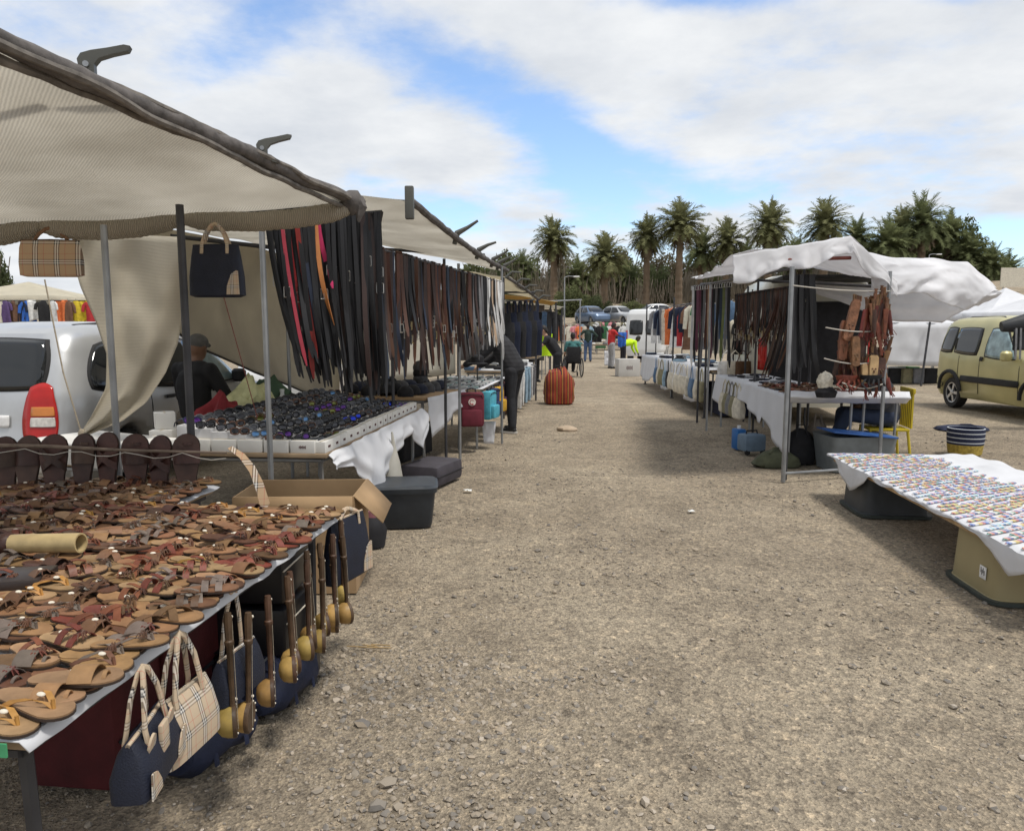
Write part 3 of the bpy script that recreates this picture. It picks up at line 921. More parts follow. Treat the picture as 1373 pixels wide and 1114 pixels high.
    vt = [(0.3, -2.4, 2.35, .86), (0.6, -2.45, 2.45, .95), (1.0, -2.45, 2.4, .96), (1.15, -2.44, 1.95, .955), (1.3, -2.43, 1.7, .95), (1.9, -2.4, 1.15, .90), (2.25, -2.38, .85, .86), (2.42, -2.3, .6, .78), (2.46, -2.2, .5, .7)]

    def van(name, label, loc, rz, m, cat='van', glass=None, scale=1.0):
        v = Car(name, label, loc, rz, vt, 9, [(-1.5, .34, .2), (1.5, .34, .2)], m, cat)
        for s in (-1, 1):
            Sf = (lambda s: lambda x, z, o: v.side(x, z, s, o))(s)
            v.window([(.5, 1.3), (1.5, 1.28), (1.08, 1.85), (.5, 1.9)], Sf)
            v.panel('door_seam', [(.35, .5), (.37, .5), (.37, 2.0), (.35, 2.0)], Sf, M_rubber, .004, 0, 4)
            v.panel('tail_light', [(.78, .9), (.90, .9), (.90, 1.5), (.78, 1.5)], lambda y, z, o, s=s: v.end(s * y, z, -1, o), MATS['tail_red'], .01, .1, 4)
            v.window([(.08, 1.3), (.68, 1.3), (.66, 1.95), (.08, 1.95)], lambda y, z, o, s=s: v.end(s * y, z, -1, o))
        v.window([(-.72, 1.4), (.72, 1.4), (.66, 2.0), (-.66, 2.0)], lambda y, z, o: v.end(y, z, 1, o))
        v.root.scale = (scale,) * 3
        return v
    p = G(868, 486); van('white_van', 'white panel van parked at the end of the right hand stalls', (p.x + .55, p.y + 2.2, 0), R(72), white)
    cream = mat('cream_paint', (0.62, 0.60, 0.50), 0.4, 0, 0.06, 2, coat=0.2)
    # cream van with raised tailgate behind the right hand stall
    v = van('cream_van', 'cream van standing open behind the leather goods stall', (5.4, 14.6, 0), R(80), cream)
    cav = MB(); cav.box((-2.42, 0, 1.35), (.12, 1.5, 1.35), bev=.05); part('shaded_load_space', cav, M_black, v.root)  # black block on the solid body paints the shade of the open interior
    tg = MB(); tg.box((-2.9, 0, 2.36), (1.1, 1.5, .06), bev=.02); part('tailgate', tg, M_rubber, v.root)
    carry = [(0.22, -1.95, 1.95, .76), (0.4, -2.02, 2.05, .83), (0.65, -2.02, 2.03, .85), (0.8, -1.98, 1.9, .845), (0.9, -1.93, 1.0, .82), (1.2, -1.6, .55, .73), (1.42, -1.2, .1, .64), (1.47, -1.0, -.1, .55)]

    def small_car(label, px, py, d, rz, m, plate=None, group=None):
        b = P(px, py, d); z = terrain(b.x, b.y)
        k = Car('parked_car', label, (b.x, b.y, z), rz, carry, 6, [(-1.25, .3, .19), (1.3, .3, .19)], m, 'car', group=group)
        for s in (-1, 1):
            Sf = (lambda s: lambda x, z, o: k.side(x, z, s, o))(s)
            k.window([(-1.5, .95), (-.35, .93), (-.35, 1.36), (-1.15, 1.34)], Sf); k.window([(-.25, .93), (.75, .93), (.2, 1.32), (-.25, 1.36)], Sf)
        k.window([(-.6, .98), (.6, .98), (.5, 1.36), (-.5, 1.36)], lambda y, z, o: k.end(y, z, 1, o))
        k.window([(-.6, .98), (.6, .98), (.5, 1.36), (-.5, 1.36)], lambda y, z, o: k.end(y, z, -1, o))
        return k
    blue = mat('blue_paint', (.10, .15, .24), .3, .3, .1, 2, coat=.3)
    small_car('blue hatchback parked beyond the stalls below the palms', 794, 418, 62, R(-70), blue)
    small_car('pale silver car parked beside the blue hatchback', 832, 420, 62, R(-60), silver)
    small_car('white car parked above the white van roof', 873, 412, 64, R(-160), white)
    k = small_car('white car parked in front of the silver people carrier', 398, 520, 14.2, R(100), white)
    cu = bpy.data.curves.new('digits', 'FONT'); cu.body = '0937'; cu.size = .2; cu.extrude = .002
    to = bpy.data.objects.new('digits', cu); COL.objects.link(to); me = evalmesh(to, 'painted_number'); bpy.data.objects.remove(to)
    me.materials.append(M_navy)
    t = link('painted_number', me, k.root); e = k.side(-.35, .66, -1, .012); t.location = e; t.rotation_euler = (R(90), 0, 0)


build_cars()

# ================================================================ people
def blob(parts_, voxel, name, m, parent, smooth_it=6):
    mb = MB()
    for pt in parts_:
        if pt[0] == 'c':
            _, a, ra, b, rb = pt
            a, b = Vector(a), Vector(b); k = 6
            ax = (b - a).normalized()
            pts = [a - ax * ra * .92, a - ax * ra * .6] + [a.lerp(b, i / k) for i in range(k + 1)] + [b + ax * rb * .6, b + ax * rb * .92]
            rr = [ra * .35, ra * .8] + [lerp(ra, rb, i / k) for i in range(k + 1)] + [rb * .8, rb * .35]
            mb.tube(pts, rr, 12)
        else:
            _, c_, r_, M_ = pt if len(pt) == 4 else (*pt, None)
            mb.ball(c_, r_, 10, M_)
    me0 = mb.mesh('tmp')
    o = link('tmp', me0)
    md = o.modifiers.new('r', 'REMESH'); md.mode = 'VOXEL'; md.voxel_size = voxel; md.use_smooth_shade = True
    ms = o.modifiers.new('s', 'SMOOTH'); ms.factor = .5; ms.iterations = smooth_it
    me = evalmesh(o, name); bpy.data.objects.remove(o)
    me.materials.clear(); me.materials.append(m)
    for p_ in me.polygons: p_.use_smooth = True
    return link(name, me, parent)


SKINS = [mat('skin_brown', (.16, .085, .05), .55), mat('skin_tan', (.42, .25, .17), .55), mat('skin_dark', (.06, .035, .024), .5)]
HAIR = mat('dark_hair', (.018, .014, .012), .6, 0, .3, 40, .3, 120)


def person(label, loc, rz, J, top, bottom, shoes, skin=0, sleeves='long', legs='long', hair=HAIR, cap=None, voxel=.014, jacket_puff=0.0, soles=None):
    """J: joints in metres, facing +x. pel, chest, neck, head, shL/R, elL/R, wrL/R, hipL/R, knL/R, anL/R"""
    root = thing('person', label, 'person', loc, rz)
    sk = SKINS[skin]
    V = {k: Vector(v) for k, v in J.items()}
    hd = V['head']; up = (hd - V['neck']).normalized()
    fwd = Vector(J.get('face', (1, 0, 0))).normalized(); fwd = (fwd - up * fwd.dot(up)).normalized(); sd = up.cross(fwd)
    HM = Matrix((fwd, sd, up)).transposed().to_4x4()
    body = [('e', hd, (.092, .072, .115), HM), ('e', hd - up * .055 + fwd * .03, (.065, .055, .07), HM),
            ('c', hd + fwd * .09 - up * .01, .012, hd + fwd * .105 - up * .03, .017), ('e', hd + sd * .074, (.02, .012, .03), HM), ('e', hd - sd * .074, (.02, .012, .03), HM),
            ('c', V['neck'] - up * .03, .058, hd - up * .05, .052),
            ('c', V['chest'], .12, V['pel'], .11), ('c', V['shL'], .055, V['shR'], .055), ('c', V['hipL'], .09, V['hipR'], .09)]
    for s in 'LR':
        body += [('c', V['sh' + s], .05, V['el' + s], .040), ('c', V['el' + s], .038, V['wr' + s], .027)]
        fdir = (V['wr' + s] - V['el' + s]).normalized()
        pal = V['wr' + s] + fdir * .05
        lat = fdir.cross(Vector((0, 0, 1))); lat = lat.normalized() if lat.length > .1 else Vector((0, 1, 0))
        dn = fdir.cross(lat)
        body.append(('c', V['wr' + s], .026, pal + fdir * .02, .034))
        for k, ln in ((-1.5, .060), (-.5, .072), (.5, .068), (1.5, .055)):
            b0 = pal + fdir * .03 + lat * k * .019; b1 = b0 + fdir * ln * .55 + dn * .008; b2 = b1 + fdir * ln * .4 + dn * .02
            body += [('c', b0, .0105, b1, .0098), ('c', b1, .0098, b2, .009)]
        t0 = pal + lat * .028 * (1 if s == 'L' else -1); t1 = t0 + fdir * .035 + lat * .03 * (1 if s == 'L' else -1)
        body.append(('c', t0, .013, t1, .010))
        body += [('c', V['hip' + s], .085, V['kn' + s], .055), ('c', V['kn' + s], .052, V['an' + s], .036)]
    blob(body, .0115 if voxel < .013 else voxel, 'body', sk, root, 3)
    jp = jacket_puff
    tp = [('c', V['chest'] + Vector((0, 0, .02)), .15 + jp, V['pel'] + Vector((0, 0, .02)), .145 + jp), ('c', V['shL'] * .75 + V['shR'] * .25, .09 + jp, V['shR'] * .75 + V['shL'] * .25, .09 + jp),
          ('c', V['chest'] + (V['shL'] - V['shR']) * .15, .12 + jp, V['pel'] + (V['hipL'] - V['hipR']) * .2, .12 + jp), ('c', V['chest'] - (V['shL'] - V['shR']) * .15, .12 + jp, V['pel'] - (V['hipL'] - V['hipR']) * .2, .12 + jp)]
    for s in 'LR':
        end = V['wr' + s] if sleeves == 'long' else V['sh' + s].lerp(V['el' + s], .75)
        tp.append(('c', V['sh' + s], .075 + jp * .6, V['el' + s] if sleeves == 'long' else end, .057 + jp * .5))
        if sleeves == 'long': tp.append(('c', V['el' + s], .057 + jp * .5, V['el' + s].lerp(V['wr' + s], .95), .042 + jp * .4))
    blob(tp, voxel, 'jacket' if jp else 'shirt', top, root, 5)
    bt = [('c', V['hipL'], .118, V['hipR'], .118), ('c', V['pel'] + Vector((0, 0, .03)), .125, V['pel'] - Vector((0, 0, .05)), .12)]
    for s in 'LR':
        if legs == 'long': bt += [('c', V['hip' + s], .112, V['kn' + s], .080), ('c', V['kn' + s], .080, V['kn' + s].lerp(V['an' + s], .97), .064)]
        else: bt += [('c', V['hip' + s], .112, V['hip' + s].lerp(V['kn' + s], .85), .092)]
    blob(bt, voxel, 'trousers' if legs == 'long' else 'shorts', bottom, root, 5)
    for s in 'LR':
        a = V['an' + s]; fd = Vector(J.get('foot' + s, (1, 0, 0))).normalized()
        lt = fd.cross(UP); z0 = a.z - .085
        up_ = [('c', a - UP * .01, .048, a - UP * .04 + fd * .05, .05), ('c', a - UP * .045 - fd * .03, .042, a - UP * .055 + fd * .15, .036)]
        sh = blob(up_, .012, 'shoe', shoes, root, 2)
        so = MB(); pts = []
        for k in range(16):
            an = 2 * PI * k / 16; pts.append((.145 * math.cos(an), .046 * math.sin(an) * (1 + .12 * math.cos(an))))
        Mx = Matrix((fd, lt, UP)).transposed().to_4x4(); Mx.translation = a + fd * .06 - UP * .085
        so.prism(pts, .025, Mx); part('sole', so, soles or M_rubber, sh)
    if cap is None and hair is not None:
        blob([('e', hd + up * .03 - fwd * .018, (.098, .084, .105), HM), ('e', hd - fwd * .05 - up * .02, (.06, .075, .08), HM)], .012, 'hair', hair, root, 2)
    elif cap is not None:
        blob([('e', hd + up * .045 - fwd * .005, (.105, .09, .085), HM), ('c', hd + fwd * .08 + up * .05, .03, hd + fwd * .14 + up * .045, .02)], .012, 'cap', cap, root, 2)
    return root


def stand(h=1.74, lean=0.0, turn=0.0, arms=((.05, .26, -.58), (.05, -.26, -.58)), elb=None, feet=(.1, .1), legx=(0.0, 0.0), headtilt=0.0):
    """lean in radians about the hips; wrists relative to shoulders"""
    k = h / 1.74
    hip = Vector((0, 0, .92 * k))

    def sp(d, y=0):
        return hip + Vector((math.sin(lean) * d * k, y * k, math.cos(lean) * d * k))
    J = dict(pel=hip + Vector((0, 0, .03)), chest=sp(.36), neck=sp(.56), hipL=hip + Vector((0, .09 * k, 0)), hipR=hip + Vector((0, -.09 * k, 0)))
    ht = lean * .55 + headtilt
    J['head'] = J['neck'] + Vector((math.sin(ht) * .17 + .02, 0, math.cos(ht) * .17)) * k
    J['face'] = (math.cos(ht), 0, -math.sin(ht))
    J['shL'] = sp(.50, .185); J['shR'] = sp(.50, -.185)
    for i, s in enumerate('LR'):
        J['wr' + s] = J['sh' + s] + Vector(arms[i]) * k
        e = (J['sh' + s] + J['wr' + s]) / 2
        off = Vector((-.05, .05 if s == 'L' else -.05, -.03)) if elb is None else Vector(elb[i])
        J['el' + s] = e + off * k
        x = legx[i] * k; y = (.09 + feet[i] * .3) * (1 if s == 'L' else -1) * k
        J['an' + s] = Vector((x, y, .085))
        J['kn' + s] = (J['hip' + s] + J['an' + s]) / 2 + Vector((.03, 0, .02))
    return J


def fab(name, col, **k): return mat(name, col, k.pop('rough', .85), 0, k.pop('var', .2), k.pop('ns', 14), k.pop('bump', .25), k.pop('bs', 60), **k)


def build_people():
    dark = fab('dark_trousers', (.022, .023, .028)); shoe = mat('black_shoe', (.014, .014, .015), .55); sole = mat('white_sole', (.6, .58, .55), .7)
    puffer = stripes('black_puffer', [(.012, .012, .015)] * 2 + [(.022, .022, .026)] * 3, 16, 'Z')
    # shopper leaning over the backpack table
    a = G(691, 580)
    J = stand(1.78, .52, arms=((.42, .12, -.34), (.46, -.06, -.38)), legx=(-.03, .10), feet=(.12, .25))
    J['footL'] = (1, .1, 0); J['footR'] = (1, -.35, 0)
    person('shopper in black padded jacket leaning over the backpack table', (a.x - .02, a.y + .1, 0), R(155), J, puffer, dark, shoe, 1, jacket_puff=.028, soles=sole, voxel=.0125)
    # shopper in black shirt and shorts
    a = G(747, 524)
    J = stand(1.72, .55, arms=((.34, .02, -.25), (.34, -.04, -.28)))
    person('shopper in black shirt and shorts bending over a far table', (a.x, a.y, 0), R(178), J, fab('black_tee', (.013, .013, .016)), fab('black_shorts', (.011, .011, .014)), shoe, 1, 'short', 'short')
    # vendor in black
    a = G(717, 516)
    person('vendor in black standing behind hanging dungarees', (a.x, a.y + 1.2, 0), R(-60), stand(1.75), fab('black_top', (.010, .010, .012)), fab('black_slacks', (.012, .012, .014)), shoe, 2)
    # wheelchair user with teal shirt
    a = G(768, 506)
    J = stand(1.7); hipz = .52
    for k in ('pel', 'chest', 'neck', 'head', 'shL', 'shR', 'elL', 'elR', 'wrL', 'wrR', 'hipL', 'hipR'): J[k] = Vector(J[k]) - Vector((.05, 0, .92 * 1.7 / 1.74 - hipz - .1))
    for s, y in (('L', .12), ('R', -.12)):
        J['kn' + s] = Vector((.42, y, .60)); J['an' + s] = Vector((.55, y, .22)); J['wr' + s] = Vector((.22, y * 1.9, .72)); J['el' + s] = Vector((-.06, y * 2.2, .78))
    person('person in teal shirt sitting in a wheelchair', (a.x, a.y + .2, 0), R(95), J, fab('teal_shirt', (.05, .16, .16)), fab('charcoal_trousers', (.03, .03, .035)), shoe, 1, 'short')
    w = thing('wheelchair', 'black wheelchair in the lane behind the striped bag', 'wheelchair', (a.x, a.y + .2, 0), R(95))
    mb = MB(); mb.box((.02, 0, .47), (.44, .44, .05), bev=.02); part('seat', mb, M_black, w)
    mb = MB(); mb.box((-.24, 0, .75), (.05, .44, .5), bev=.02); part('backrest', mb, M_black, w)
    for s in (-1, 1):
        mb = MB(); Mx = Matrix.Translation((-.1, s * .29, .31)) @ Matrix.Rotation(PI / 2, 4, 'X')
        mb.lathe([(.275, -.015), (.30, -.018), (.31, 0), (.30, .018), (.275, .015), (.275, -.015)], 30, Mx)
        wl = part('wheel', mb, M_rubber, w); sp = MB()
        for k in range(9):
            an = k * PI / 9; sp.tube([Mx @ Vector((.28 * math.cos(an), .28 * math.sin(an), 0)), Mx @ Vector((-.28 * math.cos(an), -.28 * math.sin(an), 0))], .003, 4)
        part('spokes', sp, M_steel, wl)
        mb = MB(); mb.lathe([(.05, -.015), (.075, -.015), (.08, 0), (.075, .015), (.05, .015)], 18, Matrix.Translation((.42, s * .24, .08)) @ Matrix.Rotation(PI / 2, 4, 'X')); part('caster', mb, M_rubber, w)
        mb = MB(); mb.tube([(-.3, s * .24, .95), (-.25, s * .24, .9), (-.22, s * .24, .45), (.25, s * .24, .45), (.42, s * .22, .16), (.55, s * .14, .13)], .014, 8); mb.tube([(-.22, s * .25, .68), (.2, s * .25, .68), (.22, s * .25, .45)], .014, 8); part('frame', mb, M_dsteel, w)
    # man with hands on hips
    a = G(788, 485)
    J = stand(1.78, .02, arms=((.06, .08, -.42), (.06, -.08, -.42)), elb=((-.08, .2, -.02), (-.08, -.2, -.02)), feet=(.12, .12))
    person('man in dark green shirt and jeans, hands on hips', (a.x, a.y, 0), R(85), J, fab('dark_green_shirt', (.018, .035, .028)), fab('blue_jeans', (.06, .10, .19)), shoe, 0)
    # man in red shirt
    a = G(819, 494)
    person('man in red shirt and grey trousers holding up a blue garment', (a.x, a.y, 0), R(20), stand(1.8, .05, arms=((.36, -.02, -.2), (.36, .02, -.2)), headtilt=.3), fab('red_shirt', (.48, .03, .03)), fab('grey_trousers', (.30, .30, .31)), shoe, 2, 'short')
    # person in neon yellow bent over a box
    a = G(838, 492)
    person('person in neon yellow shirt bending over a cardboard box', (a.x, a.y + .7, 0), R(10), stand(1.72, 1.35, arms=((.1, .02, -.45), (.12, 0, -.45))), fab('neon_yellow', (.55, .85, .02), var=.1), fab('black_jeans', (.015, .015, .02)), shoe, 2)
    # vendor sitting behind the wood carvings
    J = stand(1.74); dz = Vector((0, 0, .42))
    for k in ('pel', 'chest', 'neck', 'head', 'shL', 'shR', 'elL', 'elR', 'wrL', 'wrR', 'hipL', 'hipR'): J[k] = Vector(J[k]) - dz
    for k in ('chest', 'neck', 'head', 'shL', 'shR', 'elL', 'elR'): J[k] = J[k] + Vector((-.03, 0, -.04))
    for s, y in (('L', .12), ('R', -.12)):
        J['kn' + s] = Vector((.46, y, .53)); J['an' + s] = Vector((.50 + (.18 if s == 'L' else 0), y, .10)); J['wr' + s] = Vector((.28, y, .64)); J['el' + s] = Vector((-.04, y * 2.3, .68))
    J['chest'] = Vector((.10, 0, .80)); J['neck'] = Vector((.24, 0, .95)); J['head'] = Vector((.36, 0, 1.03)); J['face'] = (.8, 0, -.6)
    J['shL'] = Vector((.20, .185, .92)); J['shR'] = Vector((.20, -.185, .92)); J['elL'] = Vector((.12, .28, .68)); J['elR'] = Vector((.12, -.28, .68))
    person('vendor in grey jacket and jeans seated behind the carvings', (4.42, 8.75, 0.06), R(170), J, fab('grey_jacket', (.06, .062, .068)), fab('dark_jeans', (.03, .042, .075)), shoe, 0, cap=fab('black_cap', (.012, .012, .014)), jacket_puff=.02, soles=sole)
    # vendor sitting beside the silver car
    J2 = dict(J)
    J2.update(chest=Vector((-.03, 0, .82)), neck=Vector((.02, 0, 1.0)), head=Vector((.06, 0, 1.17)), shL=Vector((0, .185, .96)), shR=Vector((0, -.185, .96)), face=(1, 0, -.2))
    person('vendor in black top and khaki trousers beside the silver car', (-3.0, 7.05, .25), R(70), J2, fab('black_sweater', (.009, .009, .010)), fab('khaki_trousers', (.12, .10, .075)), shoe, 0, cap=fab('grey_cap', (.10, .10, .095)), soles=sole)


build_people()
# ================================================================ left row, stall with sandals
M_net = clothmat('beige_shade_net', (0.77, 0.745, 0.69), 0.66, 0.08, 1.4, 34, 'DIAGONAL', 0.22, stain=(0.68, 0.65, 0.59), bump=0.25)
M_net2 = clothmat('cream_tarp', (0.66, 0.61, 0.50), 0.45, 0.08, 1.3, 34, 'Z', 0.18, stain=(0.56, 0.51, 0.42), bump=0.2)
M_wrap = mat('weathered_wrap', (0.105, 0.095, 0.09), 0.85, 0, 0.4, 14, 0.6, 30)
M_clamp = mat('clamp_plastic', (0.085, 0.085, 0.075), 0.45, 0, 0.15, 8)


def table(name, label, E0, E1, depth, z, left=True, legm=M_steel, topm=None, cat='table', mid=False, zb=None):
    """trestle table: lane edge E0-E1, depth away from the lane; returns root, local axes (u along the lane, n into the stall)"""
    u = (Vector((E1.x, E1.y, 0)) - Vector((E0.x, E0.y, 0))); L_ = u.length; u.normalize()
    n = Vector((-u.y, u.x, 0)) if left else Vector((u.y, -u.x, 0))
    root = thing(name, label, cat, (E0.x, E0.y, 0))
    M = Matrix((u, n, UP)).transposed().to_4x4()
    mb = MB(); mb.box((L_ / 2, depth / 2, z - .015), (L_, depth, .03), bev=.004, M=M); part('tabletop', mb, topm or mat('plywood', (.30, .22, .14), .8, 0, .2, 6), root)
    fr = MB(); zf = z - .05
    fr.tube([M @ Vector((.03, .04, zf)), M @ Vector((L_ - .03, .04, zf))], .016, 6); fr.tube([M @ Vector((.03, depth - .04, zf)), M @ Vector((L_ - .03, depth - .04, zf))], .016, 6)
    for a in (.03, L_ - .03): fr.tube([M @ Vector((a, .04, zf)), M @ Vector((a, depth - .04, zf))], .016, 6)
    part('frame', fr, legm, root)
    aa = [.06, L_ - .06] + ([L_ / 2] if mid else [])
    for a in aa:
        for b in (.06, depth - .06):
            lg = MB(); lg.tube([M @ Vector((a, b, zf)), M @ Vector((a + (.03 if a < L_ / 2 else -.03), b, 0))], .017, 6); part('leg', lg, legm, root)
    return root, u, n, L_


def at(E0, u, n, a, b, z): return Vector((E0.x, E0.y, 0)) + u * a + n * b + UP * z


def rotz(v): return math.atan2(v.y, v.x)


# ---- sandals
def sole_outline(L_, w, k=20, inset=0.0):
    pts = []
    hw = lambda t: w * (0.36 + 0.16 * math.sin(PI * min(1, t * 2.2)) * 0 + 0.15 * t + 0.10 * math.sin(PI * (t - .25) * 1.35 if t > .25 else 0))
    for s in (1, -1):
        for i in range(k + 1):
            t = (1 - math.cos(PI * i / k)) / 2; t = t if s == 1 else 1 - t
            r = 1.0
            if t < .14: r = math.sqrt(max(0, 1 - ((.14 - t) / .14) ** 2))
            if t > .80: r = math.sqrt(max(0, 1 - ((t - .80) / .20) ** 2))
            y = s * max(0, hw(t) * r - inset) + .006 * math.sin(PI * t)
            x = (t - .5) * (L_ - 2 * inset)
            if not pts or (Vector(pts[-1]) - Vector((x, y))).length > 1e-4: pts.append((x, y))
    if (Vector(pts[0]) - Vector(pts[-1])).length < 1e-4: pts.pop()
    return pts


LEATHER = {
    'tan': mat('leather_tan', (.22, .118, .057), .6, 0, .2, 20, .1, 120, rnd=.28), 'pale': mat('leather_pale', (.29, .18, .095), .65, 0, .2, 20, .1, 120, rnd=.22),
    'brown': mat('leather_brown', (.105, .052, .027), .55, 0, .25, 20, .1, 120, rnd=.3), 'red': mat('leather_red', (.15, .045, .025), .5, 0, .25, 20, .1, 120, rnd=.25),
    'dark': mat('leather_dark', (.058, .028, .02), .5, 0, .3, 20, .15, 90, rnd=.3), 'grey': mat('leather_grey', (.14, .11, .09), .6, 0, .25, 20, .1, 120, rnd=.25),
    'mustard': mat('leather_mustard', (.36, .19, .045), .55, 0, .2, 20, .1, 120, rnd=.2)}
M_edge = mat('sole_edge', (.035, .022, .016), .8)
M_shell = mat('cowrie_shell', (.72, .66, .55), .3, 0, .15, 40)


def sandal_proto(style, bed, strap, orn, label, name='sandal', group='sandals laid out on the table'):
    root = thing(name, label, 'sandal', (0, 0, -50), 0, group)
    mb = MB(); mb.prism(sole_outline(.262, .096, 14), .007); part('sole', mb, M_edge, root)
    mb = MB(); mb.prism(sole_outline(.262, .096, 14, .002), .005, Matrix.Translation((0, 0, .0072))); part('footbed', mb, LEATHER[bed], root)
    z0 = .0122; st = MB()

    def arch(x0, y0, x1, y1, h, w, n=9, wv=None):
        pts = []
        for i in range(n + 1):
            t = i / n; pts.append((lerp(x0, x1, t), lerp(y0, y1, t), z0 + .68 * h * math.sin(PI * t) ** .7))
        st.ribbon(pts, wv or (w, 0, 0), .003)
    if style == 'thong':
        for s in (-1, 1):
            pts = [(.075, 0, z0), (.06, s * .008, z0 + .015), (.02, s * .026, z0 + .022), (-.02, s * .040, z0 + .012), (-.045, s * .043, z0 - .004)]
            st.ribbon(pts, [(.004, .012, 0), (.012, .012, 0), (.022, .006, 0), (.024, 0, 0), (.024, 0, 0)], .003)
        st.tube([(.078, 0, z0 - .003), (.072, 0, z0 + .025)], .005, 6)
    elif style == 'cross':
        arch(.055, -.046, -.02, .045, .042, .032); arch(-.02, -.045, .055, .046, .046, .032)
    elif style == 'band':
        arch(.03, -.048, .03, .048, .045, .066)
        arch(.085, -.02, .085, .014, .022, .012)
    elif style == 'double':
        arch(.05, -.048, .05, .048, .04, .028); arch(-.005, -.045, -.005, .045, .05, .028)
        st.ribbon([(.05, 0, z0 + .04), (.02, 0, z0 + .052), (-.005, 0, z0 + .052)], (0, .02, 0), .003)
    part('strap', st, LEATHER[strap], root)
    if orn in ('shell', 'both'):
        sh = MB(); sh.ball((.025, .004, z0 + .032 if style != 'thong' else z0 + .024), (.013, .009, .006), 6); part('cowrie_shell', sh, M_shell, root)
    if orn in ('tassel', 'both'):
        ts = MB(); rs = random.Random(len(label))
        for k in range(16):
            a = rs.uniform(0, 6.28); l = rs.uniform(.018, .034)
            ts.tube([(.05, 0, z0 + .024), (.05 + math.cos(a) * l * .6, math.sin(a) * l * .6, z0 + .032), (.05 + math.cos(a) * l, math.sin(a) * l, z0 + .016)], .0022, 4)
        part('tassel', ts, LEATHER['brown' if bed != 'brown' else 'red'], root)
    return root


def quick(o, x, y, z, rz, rx=0.0, ry=0.0):
    o.location = (x, y, z); o.rotation_euler = Euler((rx, ry, rz)); return o


def place_protos(protos, places, scl=None):
    """first place takes the prototype itself, later ones copies"""
    used = set()
    for k, (loc, rot) in places:
        p = protos[k]
        if k in used: o = dup(p, loc, rot)
        else:
            used.add(k); o = p; p.location = loc; p.rotation_euler = rot
        if scl: o.scale = (scl * rnd(.93, 1.07),) * 3
    for k, p in enumerate(protos):
        if k not in used:
            for ch in list(p.children): bpy.data.objects.remove(ch)
            bpy.data.objects.remove(p)


T1A, T1B = G(36, 980, .75), G(441, 692, .75)


def EL(px): return G(px, 980 - (px - 36) * 0.711, .75)


def handbag(name, label, loc, rz, w, h, d, body_m, trim_m, hl, handle_m, patch=None, n_h=2, group=None, flare=1.12, tabs=False):
    """hanging bag: loc is the handle top; body hangs hl below; faces local -y"""
    root = thing(name, label, 'handbag', loc, rz, group)
    zt = -hl; mb = MB()
    secs = [(0, 0, zt - h, w * .40 * flare, d * .40), (0, 0, zt - h * .96, w * .49 * flare, d * .52), (0, 0, zt - h * .6, w * .5 * (1 + (flare - 1) * .6), d * .55), (0, 0, zt - h * .2, w * .49, d * .36), (0, 0, zt, w * .465, d * .14)]
    mb.loft(secs, 26, sq=5); part('body', mb, body_m, root)
    tr = MB()
    tr.tube([(-w * .465, 0, zt), (0, -d * .05, zt + .004), (w * .465, 0, zt)], .006, 6); part('zip', tr, trim_m, root)
    for k in range(n_h):
        y = (-1 if k else 1) * d * .16; hb = MB(); x0 = w * .26
        pts = [(-x0, y * 1.8, zt - h * .16), (-x0 * .98, y * 1.4, zt + .01), (-x0 * .7, y, zt + hl * .55), (-x0 * .25, y * .4, zt + hl * .93), (0, 0, zt + hl), (x0 * .25, y * .4, zt + hl * .93), (x0 * .7, y, zt + hl * .55), (x0 * .98, y * 1.4, zt + .01), (x0, y * 1.8, zt - h * .16)]
        hb.tube(pts, .010, 7, flat=(1, .6)); part('handle', hb, handle_m, root)
    if tabs:
        for s in (-1, 1):
            tb = MB(); poly = [(s * w * .26 + .022 * math.cos(a_), .03 * math.sin(a_) - .01) for a_ in [2 * PI * q / 14 for q in range(14)]]
            tb.prism(poly, .006, Matrix.Translation((0, -d * .36, zt - h * .10)) @ Matrix.Rotation(PI / 2 + .2, 4, 'X')); part('handle_tab', tb, M_plaid2, root)
        fl = MB(); fl.box((0, -d * .44, zt - h * .30), (w * .2, .012, h * .62), bev=.004); part('flap', fl, M_plaid2, root)
    if patch:
        for s in patch:
            pc = MB(); ww, hh = w * .26, h * .46; x1 = s * w * .455 * flare
            poly = [(x1, 0), (x1 - s * ww, 0), (x1 - s * ww * .95, hh * .35), (x1 - s * ww * .6, hh * .85), (x1 - s * ww * .2, hh), (x1 - s * .004, hh * .98)]
            pc.prism(poly, .004, Matrix.Translation((0, -d * .54, zt - h * .95)) @ Matrix.Rotation(PI / 2, 4, 'X')); part('corner_patch', pc, M_plaid2, root)
    return root


